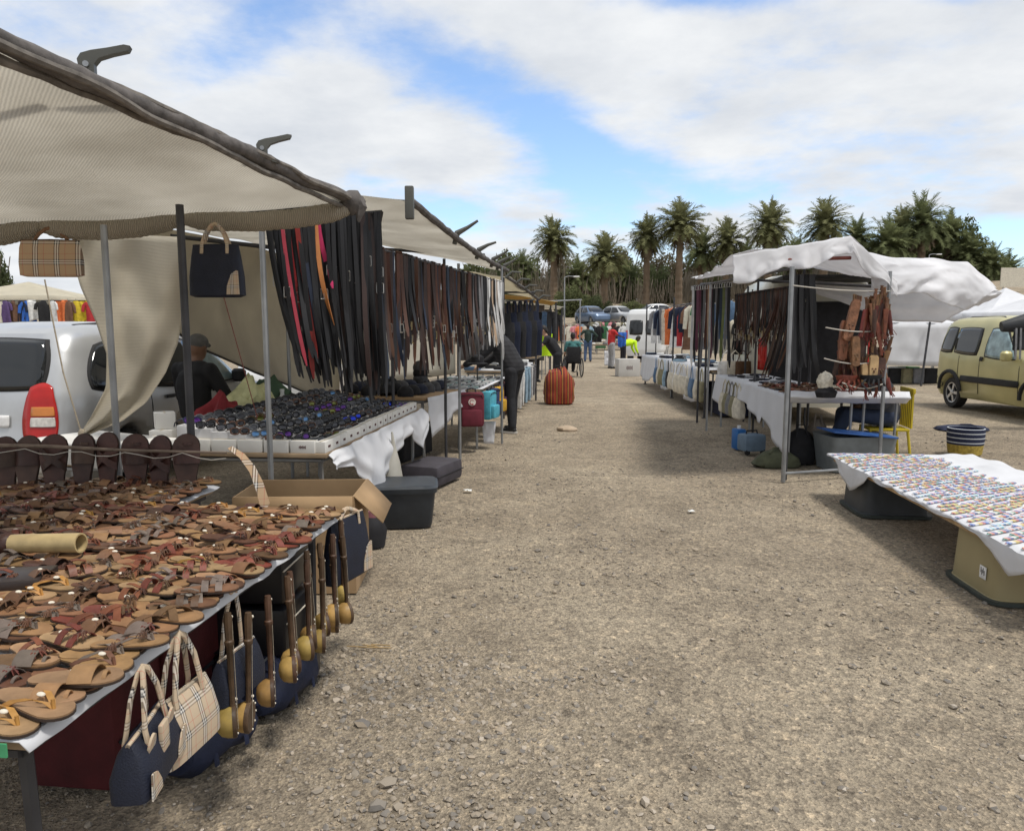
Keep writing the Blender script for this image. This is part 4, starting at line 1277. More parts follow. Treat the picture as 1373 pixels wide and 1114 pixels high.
def build_stall1():
    root, u, n, L1 = table('trestle_table', 'low trestle table under the white sheet full of sandals', T1A, T1B, .85, .735, legm=M_dsteel)
    E = T1A
    # second table behind, a little further along
    E2 = E + u * .45 + n * .87
    table('trestle_table', 'second trestle table of sandals, behind the first, beside the upright dark sandals', E2, E2 + u * 1.98, 1.15, .735, legm=M_dsteel)
    # sheets
    def sheet(label, E, L_, D, hang, seed, z=.742):
        def fn(s, t):
            a = lerp(-.03, L_ + .03, s); b = lerp(-hang - .02, D, t)
            zz = z + .003 * vn(a * 6, b * 6, seed)
            if b < -.02:
                over = -.02 - b; zz = z - over * .95; b = -.022 - .03 * abs(vn(a * 5, over * 4, seed)) - over * .1
            return at(E, u, n, a, b, zz) + n * .004 * vn(a * 9, b * 3, seed)
        mb = MB(); mb.grid(fn, 40, 26)
        o = solid(single('tablecloth', mb, M_white, label, 'tablecloth'), .003)
        return o
    sheet('white sheet under the rows of leather sandals, lute necks hanging along its edge', E, L1, .86, .022, 1)
    sheet('white sheet on the second sandal table, below the upright dark sandals', E2, 1.98, 1.14, .01, 2, .7405)
    q = at(E, u, n, -.03, .02, .73); mb = MB(); mb.box((0, .02, 0), (.004, .055, .03)); single('green_tape', mb, mat('green_tape', (.06, .30, .14), .5), 'strip of green tape on the table edge under the sandals', 'tape', q + u * -.012, rotz(u))
    # sandals
    combos = [('thong', 'tan', 'tan', 'both'), ('thong', 'tan', 'brown', 'shell'), ('thong', 'pale', 'mustard', 'shell'), ('thong', 'brown', 'red', 'tassel'), ('cross', 'tan', 'brown', 'none'),
              ('cross', 'pale', 'tan', 'shell'), ('band', 'tan', 'brown', 'both'), ('band', 'brown', 'grey', 'tassel'), ('double', 'tan', 'grey', 'none'), ('double', 'brown', 'brown', 'shell'),
              ('thong', 'tan', 'grey', 'tassel'), ('band', 'pale', 'tan', 'none'), ('cross', 'red', 'red', 'tassel'), ('double', 'pale', 'red', 'tassel'), ('band', 'dark', 'dark', 'none'), ('thong', 'brown', 'dark', 'both')]
    sty = {'thong': 'toe-post sandal', 'cross': 'crossed-strap sandal', 'band': 'wide-band sandal', 'double': 'two-strap sandal'}
    orn = {'none': 'plain', 'shell': 'shell-trimmed', 'tassel': 'tasselled', 'both': 'shell-and-tassel'}
    cn = {'tan': 'tan', 'pale': 'pale', 'brown': 'brown', 'red': 'russet', 'dark': 'dark', 'grey': 'grey', 'mustard': 'mustard'}
    protos = [sandal_proto(s, b, t, o, f'{orn[o]} {sty[s]} with {cn[b]} footbed and {cn[t]} strap lying on the table') for s, b, t, o in combos]
    rs = random.Random(21); places = []
    toe = rotz(-n)
    # pairs in rows; bigger jitter towards the back
    a = .05
    row = 0
    while a < 2.36:
        b = .045 if row % 2 else .075
        while b < 1.85:
            onA = b < .84 and a < L1 - .02; onB = b >= .84 and a > .42
            pos = at(E, u, n, a, b, 0); px = CX + pos.x / pos.y * FPX if pos.y > .3 else -999
            if (onA or onB) and px > -45:
                k = rs.randrange(len(combos) - 1) if b < 1.25 or a > 1.6 else rs.choice((14, 14, 15, 7, 11, 4, 9))
                ang = toe + rs.gauss(0, .22)
                for j in range(2):
                    off = u * ((j - .5) * .062 + rs.uniform(-.01, .01)) + n * (rs.uniform(-.015, .015) - j * .03)
                    z = .750 + .011 * j + rs.uniform(0, .006) + (.012 if row % 2 else 0)
                    p = pos + off
                    places.append((k, ((p.x, p.y, z), (rs.uniform(-.05, .05), rs.uniform(-.02, .09), ang + rs.gauss(0, .08)))))
            b += rs.uniform(.162, .188)
        a += .098; row += 1
    # a loose second layer
    for _ in range(26):
        a, b = rs.uniform(.15, 2.2), rs.uniform(.12, 1.5)
        if not ((b < .8 and a < L1 - .15) or (b > .9 and a > .5)): continue
        pos = at(E, u, n, a, b, .778 + rs.uniform(0, .012))
        if CX + pos.x / pos.y * FPX < -50: continue
        places.append((rs.randrange(len(combos)), (tuple(pos), (rs.uniform(-.15, .15), rs.uniform(-.1, .25), toe + rs.gauss(0, .6)))))
    place_protos(protos, places, .78)
    # upright dark sandals lashed behind a stick
    up = sandal_proto('cross', 'dark', 'dark', 'none', 'large dark brown sandal standing upright, lashed to the stick', group='dark sandals standing upright behind the stick')
    up2 = sandal_proto('band', 'dark', 'dark', 'none', 'large dark brown sandal standing upright, lashed to the stick', group='dark sandals standing upright behind the stick')
    for i, px in enumerate((-20, 10, 40, 75, 114, 147, 184, 217, 252)):
        c = P(px, 623 + rs.uniform(-3, 4), 3.93)
        o = (up if i == 0 else up2 if i == 1 else dup(up if i % 2 else up2))
        o.location = c + Vector((0, .0, .01)); o.scale = (1.2, 1.3, 1.2)
        o.rotation_euler = Euler((0, R(-83) + rs.uniform(-.05, .05), R(90) + rs.uniform(-.35, .35)), 'XYZ')
    mb = MB(); a, b = P(-40, 596, 3.86), P(304, 607, 3.78)
    mb.tube([a, a.lerp(b, .3) + UP * .004, a.lerp(b, .6) - UP * .004, b], [.009, .010, .008, .006], 7)
    single('lashing_stick', mb, mat('grey_stick', (.17, .13, .10), .85, 0, .3, 18, .3, 40), 'thin wooden stick lashed across the upright dark sandals', 'stick')
    mb = MB()
    pts = []
    for k in range(19):
        t = k / 18; q = a.lerp(b, t); pts.append(q + Vector((0, -.012, -.035 * abs(math.sin(t * 15)) - .004)))
    mb.tube(pts, .0022, 5); single('pale_rope', mb, mat('white_cord', (.45, .42, .37), .9), 'pale cord looped along the lashing stick', 'cord')
    # things among the sandals
    c = P(62, 752, 2.62); mb = MB()
    Mx = Matrix.Translation((c.x, c.y, .83)) @ Matrix.Rotation(R(88), 4, 'Y') @ Matrix.Rotation(.1, 4, 'X')
    t = thing('bamboo_tube', 'pale bamboo tube with a dark knotted end among the sandals', 'tube')
    mb.lathe([(.032, -.14), (.034, -.06), (.036, -.05), (.034, -.04), (.036, .14), (.030, .14), (.028, .0), (.001, .0)], 18, Mx); part('tube', mb, mat('bamboo', (.42, .32, .16), .5, 0, .25, 12, .1, 60), t)
    mb = MB(); mb.ball(Mx @ Vector((0, 0, -.15)), (.04, .045, .04), 8)
    for k in range(10): mb.tube([Mx @ Vector((.03 * math.cos(k), .03 * math.sin(k), -.13)), Mx @ Vector((.05 * math.cos(k), .05 * math.sin(k), -.19))], .006, 5)
    part('knotted_end', mb, LEATHER['dark'], t)
    c = P(22, 788, 2.35); mb = MB(); mb.box((0, 0, .03), (.20, .16, .035), .2, .008); single('dark_case', mb, mat('case_dark', (.03, .022, .02), .4), 'flat dark case lying among the sandals beside the bamboo tube', 'case', (c.x, c.y, .76))
    # instruments hanging along the edge
    gourd = mat('gourd', (.40, .26, .08), .45, 0, .3, 14, .1, 40, rnd=.3); lwood = mat('lute_wood', (.065, .036, .02), .55, 0, .35, 16, .2, 50, rnd=.25)
    lt = thing('small_lute', 'small gourd lute with dark neck hanging from the sandal table edge', 'lute', (0, 0, 0), 0, 'gourd lutes hanging along the sandal table')
    mb = MB(); mb.tube([(0, 0, .0), (0, 0, -.02), (0, 0, -.10), (0, 0, -.105), (0, 0, -.118), (0, 0, -.125), (0, 0, -.30), (0, 0, -.36)], [.012, .015, .0125, .017, .017, .012, .010, .010], 8); part('neck', mb, lwood, lt)
    Mb = Matrix.Translation((0, 0, -.405)) @ Matrix.Rotation(-PI / 2, 4, 'X')       # bowl opens to local -y
    mb = MB(); mb.lathe([(.058, .0), (.056, .02), (.047, .042), (.028, .056), (.001, .061)], 18, Mb); bowl = part('bowl', mb, gourd, lt)
    mb = MB(); mb.lathe([(.002, -.012), (.056, -.012), (.060, -.008), (.060, .004), (.058, .004)], 18, Mb); part('skin_head', mb, lwood, lt)
    mb = MB()
    for k in range(5):
        an = -1.0 + k * .5; mb.ball(Mb @ Vector((.056 * math.sin(an * 1.3 + 1.5), .056 * math.cos(an * 1.3 + 1.5), -.012)), .0042, 5)
    mb.ball((.012, -.012, -.02), .006, 5); mb.ball((.012, -.012, -.33), .006, 5)
    part('shell_studs', mb, M_shell, lt)['kind'] = 'stuff'
    mb = MB(); mb.tube([(0, -.0135, -.03), (0, -.015, -.44)], .0012, 4); part('string', mb, M_rope, lt)
    first = True
    for i, px in enumerate((286, 302, 341, 358, 372, 386, 396, 407, 414, 423, 430, 437, 444)):
        q = EL(px); o = lt if first else dup(lt); first = False
        off = n * (-.045 - (.03 if i % 2 else 0))
        o.scale = (.88,) * 3; o.location = q + off + UP * (-.05 + rs.uniform(-.05, .03)); o.rotation_euler = (rs.uniform(-.04, .04), rs.uniform(-.05, .05), rotz(u) + .45 + rs.uniform(-.3, .35))
    # handbags hanging from the edge
    M_bagnavy = mat('bag_navy', (.008, .011, .024), .6, 0, .2, 15, .3, 200)
    edge_rz = rotz(u)
    q = EL(166) - n * .05; handbag('handbag', 'navy handbag with checked tabs and corners hanging at the sandal table', q + UP * -.01, edge_rz + R(12), .25, .145, .10, M_bagnavy, M_plaid2, .15, M_plaid2, (-1, 1), tabs=True)
    q = EL(222) - n * .04; handbag('handbag', 'tan checked handbag hanging between navy handbags at the sandal table', q, edge_rz - R(4), .235, .175, .09, M_plaid2, M_rope, .17, M_plaid2)
    q = EL(306) - n * .02; handbag('handbag', 'small plain navy handbag with long checked strap hanging among the lutes', q, edge_rz - R(6), .22, .15, .08, M_bagnavy, M_plaid2, .21, M_plaid2, n_h=1)
    q = EL(446) - n * .03 + u * .10; handbag('tote_bag', 'navy tote with checked edge hanging at the corner beside the cardboard box', q, edge_rz - R(14), .30, .30, .08, M_bagnavy, M_plaid2, .04, M_plaid2, (1,))
    # bags and cases under the table
    redm = mat('red_fabric', (.065, .008, .010), .75, 0, .25, 9, .2, 70)
    c = at(E, u, n, 1.36, .58, 0)
    t = thing('suitcase', 'large dark red suitcase under the sandal table', 'suitcase', c, rotz(u)); mb = MB(); mb.box((0, 0, .33), (1.05, .36, .62), bev=.05); part('shell', mb, redm, t)
    mb = MB()
    for z in (.2, .48): mb.tube([(-.5, -.183, z), (.5, -.183, z)], .008, 5)
    part('zip', mb, M_black, t); mb = MB(); mb.box((0, -.195, .34), (.5, .03, .18), bev=.012); part('pocket', mb, redm, t)
    for i, (z, lab) in enumerate(((.0, 'lowest of the black cases stacked under the sandal table'), (.22, 'middle black case in the stack under the sandal table'), (.44, 'topmost black case in the stack under the sandal table'))):
        c = at(E, u, n, 1.66 + .01 * i, .24 + .02 * i, z); mb = MB(); mb.box((0, 0, .11), (.36, .36, .205), bev=.02)
        t = thing('black_case', lab, 'case', c, rotz(u) + .03 * i); part('shell', mb, mat('case_black', (.012, .012, .015), .35), t)
        mb = MB(); mb.tube([(-.17, -.182, .15), (.17, -.182, .15)], .004, 5); part('piping', mb, M_shell, t)
    duf = mat('duffel_navy', (.012, .017, .042), .75, 0, .3, 9, .4, 30)
    for i, (p0, p1, r, lab) in enumerate(((G(262, 1052), G(352, 985), .12, 'navy duffel bag lying on the gravel under the checked handbags'), (G(372, 968), G(424, 915), .13, 'second navy duffel bag under the hanging lutes'))):
        d = p1 - p0; ln = d.length; t = thing('duffel_bag', lab, 'bag', p0 + d * .5 + n * .1, rotz(d)); mb = MB()
        secs = [(-ln / 2 + s * ln, ) for s in (0, .04, .15, .35, .6, .85, .96, 1)]
        pts = [(x[0], 0, r * .86 + .012 * math.sin(k * 2.1 + i)) for k, x in enumerate(secs)]; mb.tube(pts, [r * .5, r * .85, r, r * 1.02, r, r * 1.03, r * .85, r * .5], 14, flat=(.82, 1.1))
        part('body', mb, duf, t); mb = MB()
        for x in (-ln * .22, ln * .22): mb.tube([(x, -r * 1.1, .04), (x, -r * 1.02, r), (x, -r * .4, r * 1.68), (x * .6, 0, r * 1.95), (x * .6, r * .3, r * 1.75)], .012, 6, flat=(1, .4))
        part('strap', mb, duf, t); mb = MB(); mb.tube([(-ln * .42, -.01, r * 1.70), (0, -.01, r * 1.73), (ln * .42, -.01, r * 1.70)], .006, 5); part('zip', mb, M_steel, t)
    # ---- frame and canopy
    B1 = P(468, 268, 4.5); B0 = P(0, 55, 2.2); B0x = B0 + (B0 - B1) * .55
    st = thing('market_stall', 'pipe framed stall with beige net canopy over the sandal tables', 'stall', (0, 0, 0))
    farL = P(-230, 306, 4.25); nearR = B0x; nearL = Vector((nearR.x - 2.3, nearR.y + .1, 2.30))

    def can(s, t):                       # s: far -> near, t: eave -> inside
        a = B1.lerp(farL, t); b = nearR.lerp(nearL, t); q = a.lerp(b, s)
        q = q + UP * (-.05 * math.sin(PI * t) * (.4 + s) + .02 * vn(q.x * 1.6, q.y * 1.6, 3) - .012)
        if s < .02: q = q + UP * (-.012)
        return q
    mb = MB(); hole = {(30, 12), (31, 12)}
    mb.grid(can, 60, 44, skip=lambda i, j: (i, j) in hole)
    cn_ = part('canopy', mb, M_net, st); solid(cn_, .004)
    # eave pole wrapped in gathered cloth
    mb = MB(); pts = []; rr = []
    for k in range(61):
        t = k / 60; q = B1.lerp(B0x, t); pts.append(q + UP * .015 * vn(t * 9, 1) + Vector((.012 * vn(t * 14, 5), 0, 0))); rr.append(.030 + .012 * abs(vn(t * 22, 7)))
    mb.tube(pts, rr, 12); part('eave_pole', mb, M_wrap, st)
    for ph in (0.0, 2.1, 4.2):
        mb = MB(); pts = []
        for k in range(81):
            t = k / 80; q = B1.lerp(B0x, t); a = ph + t * 3 + .6 * vn(t * 10, ph); r = .036 + .012 * vn(t * 17, ph + 3)
            pts.append(q + Vector((.9 * r * math.cos(a), 0, r * math.sin(a) - .012)))
        mb.tube(pts, [.013 + .006 * abs(vn(k * .4, ph)) for k in range(81)], 7); part('gathered_cloth', mb, mat('weathered_fold', (.15, .135, .12), .9, 0, .35, 18, .4, 40), st)
    # spring clamps on the eave pole
    for px, py, d, sc in ((118, 108, 2.72, 1.0), (352, 217, 3.63, .95)):
        c = P(px, py - 11, d - .05); t = (B1 - B0).normalized(); mb = MB()
        side = Vector((1, .15, 0)); upv = t.cross(side).normalized()
        if upv.z < 0: upv = -upv
        ax = Matrix((Vector((1, .25, 0)).normalized(), UP.cross(Vector((1, .25, 0)).normalized()), UP)).transposed().to_4x4(); ax.translation = c
        poly = [(-.11, -.03), (-.05, -.045), (.03, -.045), (.09, -.055), (.03, -.02), (.03, .03), (.05, .055), (.10, .075), (.165, .095), (.175, .115), (.15, .118), (.085, .10), (.02, .085), (-.02, .07), (-.035, .045), (-.03, .01), (-.06, -.01)]
        poly = [(x * .8 * sc, y * .8 * sc) for x, y in poly]
        mb.prism(poly, .035, ax @ Matrix.Translation((0, .0175, 0)) @ Matrix.Rotation(PI / 2, 4, 'X')); part('spring_clamp', mb, M_clamp, st)
        mb = MB(); mb.lathe([(.008, -.026), (.010, -.026), (.010, .026), (.008, .026)], 10, ax @ Matrix.Translation((.0, 0, .02)) @ Matrix.Rotation(PI / 2, 4, 'X')); part('clamp_pin', mb, M_steel, st)
    # far cross bar, rolled hem
    hb = [B1 + UP * -.02, farL + UP * -.02]
    mb = MB(); mb.tube([B1 + UP * -.035, farL + UP * -.035], .026, 4); part('crossbar', mb, M_dsteel, st)
    a, b = P(62, 113, 2.62), P(-160, 120, 2.72); mb = MB(); mb.tube([a, b], .03, 4); part('crossbar', mb, M_dsteel, st)
    M_hem = clothmat('rolled_net_hem', (.62, .56, .46), .3, .12, 2, 30, 'X', .35, bump=.8)
    ties = [(468, 268), (237, 284), (50, 300), (-120, 312)]
    for (x0, y0), (x1, y1) in zip(ties, ties[1:]):
        p0 = B1.lerp(farL, (468 - x0) / 698); p1 = B1.lerp(farL, (468 - x1) / 698); mb = MB(); pts = []; rr = []
        for k in range(49):
            t = k / 48; sag = math.sin(PI * t)
            pts.append(p0.lerp(p1, t) + UP * (-.055 - .045 * sag ** .8 + .006 * vn(t * 8, x0)) + Vector((0, -.03, 0)))
            rr.append((.034 + .020 * min(1, sag * 3)) * (1 + .07 * (k % 2)))
        mb.tube(pts, rr, 14); part('rolled_hem', mb, M_hem, st)
    mb = MB(); mb.ball(B1 + Vector((.02, -.02, -.02)), (.075, .06, .07), 12)
    mb.tube([B1 + Vector((.05, -.02, 0)), B1 + Vector((.075, -.03, -.05)), B1 + Vector((.055, -.03, -.13))], [.04, .035, .012], 9)
    for k in range(len(mb.v)):
        v = Vector(mb.v[k]); mb.v[k] = tuple(v + Vector((1, 1, 1)) * .012 * vn(v.x * 25, v.y * 25, v.z * 25))
    part('corner_knot', mb, M_wrap, st)
    for px, top, m, r, d in ((151, 312, M_steel, .018, 4.12), (252, 285, M_dsteel, .021, 4.08)):
        x = (px - CX) / FPX * d; mb = MB(); zt = P(px, top, d).z; mb.tube([(x, d, 0), (x, d, zt + .04)], r, 10); part('pole', mb, m, st)
    # bags hung from the hem
    q = P(66, 306, 4.28); handbag('handbag', 'tan checked shoulder bag hanging from the canopy hem', q, R(4), .34, .20, .055, M_plaid, LEATHER['brown'], .07, LEATHER['tan'], None, 1, flare=1.02)
    q = P(288, 300, 4.24); handbag('tote_bag', 'navy tote bag with checked handles hanging from the canopy hem', q, R(-3), .28, .285, .08, M_bagnavy, M_bagnavy, .12, M_plaid2, (1,), 2, flare=1.12)
    # plaid strap hung on the stick end
    q = P(303, 600, 3.8); t = thing('checked_bag_strap', 'checked fabric bag strap hanging off the lashing stick end', 'strap', q); pts = [Vector((.02 + .05 * k + .02 * math.sin(k * .9), -.012 * k, -.012 * k * k - .03 * k)) for k in range(5)]
    mb = MB(); mb.ribbon(pts, [(.03, .02, .02 + .008 * k) for k in range(5)], .009, [.6, .7, .8, 1.0, 1.1]); part('fabric', mb, M_plaid, t)
    mb = MB(); mb.ribbon([pts[4], pts[4] + Vector((.03, -.01, -.045))], (.03, .02, .03), .010); part('leather_tip', mb, LEATHER['tan'], t)
    # draped net tied down behind the sandals
    P0 = [(98, 306), (135, 300), (190, 302), (246, 312)]
    rows = [((98, 312), (247, 318), 5.0), ((96, 345), (246, 380), 5.02), ((108, 385), (245, 425), 5.0), ((128, 430), (238, 462), 4.95), ((143, 475), (222, 500), 4.9), ((142, 520), (196, 540), 4.85), ((124, 555), (162, 566), 4.8), ((108, 582), (116, 584), 4.78)]

    def drape(s, t):
        k = t * (len(rows) - 1); i = min(int(k), len(rows) - 2); f = k - i
        l = Vector((*rows[i][0], 0)).lerp(Vector((*rows[i + 1][0], 0)), f); r = Vector((*rows[i][1], 0)).lerp(Vector((*rows[i + 1][1], 0)), f)
        d = lerp(rows[i][2], rows[i + 1][2], f); q = l.lerp(r, s)
        fold = .10 * math.sin(s * 5 + t * 3) * (1 - t) + .05 * math.sin(s * 11 + t * 8) * (1 - .7 * t) + .05 * vn(s * 4, t * 4)
        return P(q.x, q.y, d + fold)
    mb = MB(); mb.grid(drape, 30, 44); o = solid(single('draped_net', mb, M_net2, 'beige net sheet tied down in front of the silver car', 'sheet'), .004)
    mb = MB(); e = P(110, 583, 4.78); mb.tube([P(60, 375, 4.9), P(85, 500, 4.85), e, e + Vector((-.02, 0, -.08))], .005, 5); mb.ball(e, (.025, .02, .04), 7); single('tie_rope', mb, M_rope, 'pale rope tying down the draped net sheet', 'rope')
    # thin cords under the canopy
    mb = MB(); mb.tube([P(300, 398, 4.6), P(345, 560, 4.9)], .003, 5); single('hanging_cord', mb, mat('red_cord', (.16, .05, .04), .8), 'thin reddish cord hanging below the navy tote', 'cord')


build_stall1()
# ================================================================ left row, stall with sunglasses and belts
def buckle_mesh(m):
    mb = MB(); w, h = .046, .052
    for a, b in (((-w / 2, 0), (w / 2, 0)), ((w / 2, 0), (w / 2, -h)), ((w / 2, -h), (-w / 2, -h)), ((-w / 2, -h), (-w / 2, 0)), ((0, 0), (0, -h))):
        mb.tube([(a[0], 0, a[1]), (b[0], 0, b[1])], .0035, 5)
    return mb.mesh('buckle', m)


M_chrome = mat('buckle_metal', (.55, .54, .52), .28, .9, .1)
M_brass = mat('buckle_brass', (.45, .36, .2), .35, .9, .1)
BUCKLE = [buckle_mesh(M_chrome), buckle_mesh(M_brass)]
BELT = {k: mat('belt_' + k, c, .5, 0, .15, 10, .1, 90, rnd=.2) for k, c in dict(black=(.010, .010, .012), brown=(.085, .035, .02), dark=(.04, .022, .018), red=(.30, .025, .035), pink=(.55, .04, .16), orange=(.48, .20, .06), white=(.62, .62, .62), grey=(.17, .17, .18), tan=(.38, .28, .19), blue=(.018, .028, .05), olive=(.10, .12, .04), plum=(.11, .03, .06)).items()}
BELT_WORD = dict(black='black', brown='brown', dark='dark brown', red='red', pink='pink', orange='orange', white='white', grey='grey', tan='tan', blue='dark blue', olive='olive green', plum='plum')


def belt(top, length, wdir, colour, where, group, sway=(0, 0), w=.036, fold=0.0, bk=None, bz=0.0, curl=0.0, label=None):
    """hanging belt; fold > 0: doubled over the rail with a shorter second leg"""
    root = thing('belt', label or f'{BELT_WORD[colour]} belt {where}', 'belt', top, 0, group)
    wv = Vector(wdir).normalized() * w; nn = UP.cross(wv).normalized(); mb = MB()
    ph = rnd(0, 6); pts = []; wl = []; tw = rnd(.3, 1.5)
    n = 12
    for i in range(n + 1):
        t = i / n
        p = Vector((sway[0], sway[1], 0)) * t ** 1.6 + Vector((0, 0, -length * t)) + nn * (.02 * math.sin(ph + t * 4) * t + curl * math.sin(t * PI))
        p += wv * .4 * math.sin(ph * 2 + t * 4) * t
        pts.append(p); an = tw * math.sin(ph + t * 3) * t
        wl.append(wv * math.cos(an) + nn * w * math.sin(an))
    mb.ribbon(pts, wl, .0045, [1.0] * n + [.35]); part('strap', mb, BELT[colour], root)
    if fold:
        mb = MB(); m = 8; o = nn * .022
        pp = [nn * .004 + UP * .01, o * .6 + UP * .018] + [o + Vector((0, 0, -fold * k / m)) + nn * .015 * math.sin(ph + k) * k / m for k in range(m + 1)]
        mb.ribbon(pp, wv, .0045); part('back_strap', mb, BELT[colour], root)
        bz = fold; off = pp[-1]
    else: off = Vector((0, 0, 0)) + pts[0] if bz == 0 else pts[min(n, int(n * bz / length))] + nn * .006
    if bk is not None:
        b = link('buckle', BUCKLE[bk], root, off); b.rotation_euler = (0, 0, math.atan2(wv.y, wv.x)); b.scale = (w / .030, 1.3, 1.25)
    return root


def backpack(label, loc, rz, m, sc=1.0, logo=False, group=None, strap=None):
    """hanging backpack, loc = top of carrying handle; front faces local -y"""
    t = thing('backpack', label, 'backpack', loc, rz, group)
    w, h, d = .29 * sc, .40 * sc, .14 * sc; z = -.05 * sc
    mb = MB(); mb.box((0, 0, z - h / 2), (w, d, h), bev=.045 * sc); part('body', mb, m, t)
    mb = MB(); mb.box((0, -d * .5 - .02 * sc, z - h * .72), (w * .82, .06 * sc, h * .46), bev=.025 * sc); part('front_pocket', mb, m, t)
    mb = MB(); mb.tube([(-.05 * sc, 0, z - .005), (-.045 * sc, 0, z + .035 * sc), (0, 0, z + .05 * sc), (.045 * sc, 0, z + .035 * sc), (.05 * sc, 0, z - .005)], .011 * sc, 7); part('handle', mb, M_dsteel, t)
    for s in (-1, 1):
        mb = MB(); x = s * w * .28; mb.ribbon([(x, d * .45, z - .01), (x, d * .75, z - h * .25), (x, d * .8, z - h * .55), (x * 1.3, d * .5, z - h * .92)], (.045 * sc, 0, 0), .01); part('shoulder_strap', mb, strap or m, t)
    mb = MB(); mb.tube([(-w * .47, -d * .3, z - h * .3), (-w * .4, -d * .52, z - .035 * sc), (0, -d * .54, z - .02 * sc), (w * .4, -d * .52, z - .035 * sc), (w * .47, -d * .3, z - h * .3)], .005, 5); part('zip', mb, M_black, t)
    if logo:
        Mx = Matrix.Translation((.005, -d * .5 - .004, z - h * .27)) @ Matrix.Rotation(PI / 2, 4, 'X')
        mb = MB(); mb.lathe([(.001, 0), (.042 * sc, 0), (.042 * sc, .006), (.001, .007)], 22, Mx); lg = part('logo_disc', mb, mat('logo_white', (.72, .68, .62), .7), t)
        mb = MB(); pts = [Mx @ Vector((.026 * sc * math.cos(a), .026 * sc * math.sin(a), .008)) for a in [R(20 + 24 * k) for k in range(12)]]; mb.tube(pts, [.002 + .0006 * k for k in range(12)], 5); mb.ball(pts[-1], .010 * sc, 6); part('logo_mark', mb, mat('logo_red', (.35, .05, .06), .7), lg)
    return t


def sunglasses_protos():
    outl = []
    frames = [('black', (.012, .012, .014)), ('brown', (.10, .045, .025)), ('grey', (.12, .125, .135)), ('navy', (.015, .02, .06))]
    lenses = [('dark', (.015, .015, .018)), ('blue mirror', (.02, .05, .55)), ('violet', (.10, .03, .20)), ('smoke', (.07, .07, .08)), ('yellow mirror', (.75, .62, .02)), ('pale blue', (.10, .22, .40)), ('olive', (.16, .17, .04))]
    combos = [(0, 0), (0, 3), (1, 0), (2, 3), (3, 2), (0, 1), (0, 4), (2, 5), (1, 6), (0, 2)]
    for fi, li in combos:
        fn, fc = frames[fi]; ln, lc = lenses[li]
        m = mat('glasses_' + fn, fc, .25, 0, .1); lm = mat('lens_' + ln.replace(' ', '_'), lc, .06, 0 if li in (0, 3) else .5, .1)
        mb = MB()
        for s in (-1, 1):
            pts = []
            for k in range(13):
                a = 2 * PI * k / 12; c, sn = math.cos(a), math.sin(a)
                pts.append((s * .034 + .031 * math.copysign(abs(c) ** .75, c), .006 * abs(s * .034 + .031 * c) / .065 * -1, .0 + .022 * math.copysign(abs(sn) ** .75, sn)))
            mb.tube(pts, .0055, 6, False)
            mb.tube([(s * .065, -.006, .010), (s * .070, .01, .012), (s * .069, .08, .010), (s * .064, .125, .002), (s * .062, .145, -.022)], [.005, .0045, .004, .0045, .004], 5)
        mb.tube([(-.008, 0, .004), (0, -.003, .010), (.008, 0, .004)], .005, 5)
        o = tag(link('sunglasses', mb.mesh('sunglasses', m)), f'{fn} framed sunglasses with {ln} lenses on the display', 'sunglasses', 'sunglasses on the display table')
        for s in (-1, 1):
            mb = MB(); mb.lathe([(.001, .002), (.6, .0015), (1.0, 0)], 12, Matrix.Translation((s * .034, -.004, 0)) @ Matrix.Rotation(PI / 2, 4, 'X') @ Matrix.Diagonal((.027, .018, 1, 1)))
            part('lens', mb, lm, o)
        outl.append(o)
    return outl


def carton(label, c, size, rz, m=None, group=None, cat='box', name='carton', mark=False):
    t = thing(name, label, cat, c, rz, group); mb = MB(); mb.box((0, 0, size[2] / 2), size, bev=.003); part('sides', mb, m or mat('white_card', (.66, .65, .62), .7, 0, .06, 5), t)
    mb = MB(); mb.box((0, 0, size[2] + .0015), (size[0] * .98, .012, .002)); part('tape', mb, mat('tape', (.50, .44, .33), .4), t)
    if mark:
        mb = MB()
        for k in range(6): mb.box((-size[0] * .12 + k * size[0] * .05, -size[1] / 2 - .001, size[2] * (.5)), (size[0] * .03, .002, size[2] * (.16 + .08 * (k % 2))))
        part('printed_mark', mb, mat('print_dark', (.08, .03, .03), .7), t)
    return t


def cap_proto(col, label, m):
    t = thing('cap', label, 'cap', (0, 0, 0), 0, 'caps and hats on the board table'); mb = MB()
    mb.lathe([(.095, 0), (.098, .04), (.085, .085), (.05, .115), (.012, .125), (.001, .13)], 16); part('crown', mb, m, t)
    mb = MB(); poly = [(.05 + .13 * math.cos(a) * (1 if math.cos(a) > 0 else .2), .088 * math.sin(a)) for a in [2 * PI * k / 18 for k in range(18)]]; mb.prism(poly, .007, Matrix.Rotation(.12, 4, 'Y')); part('peak', mb, m, t)
    return t


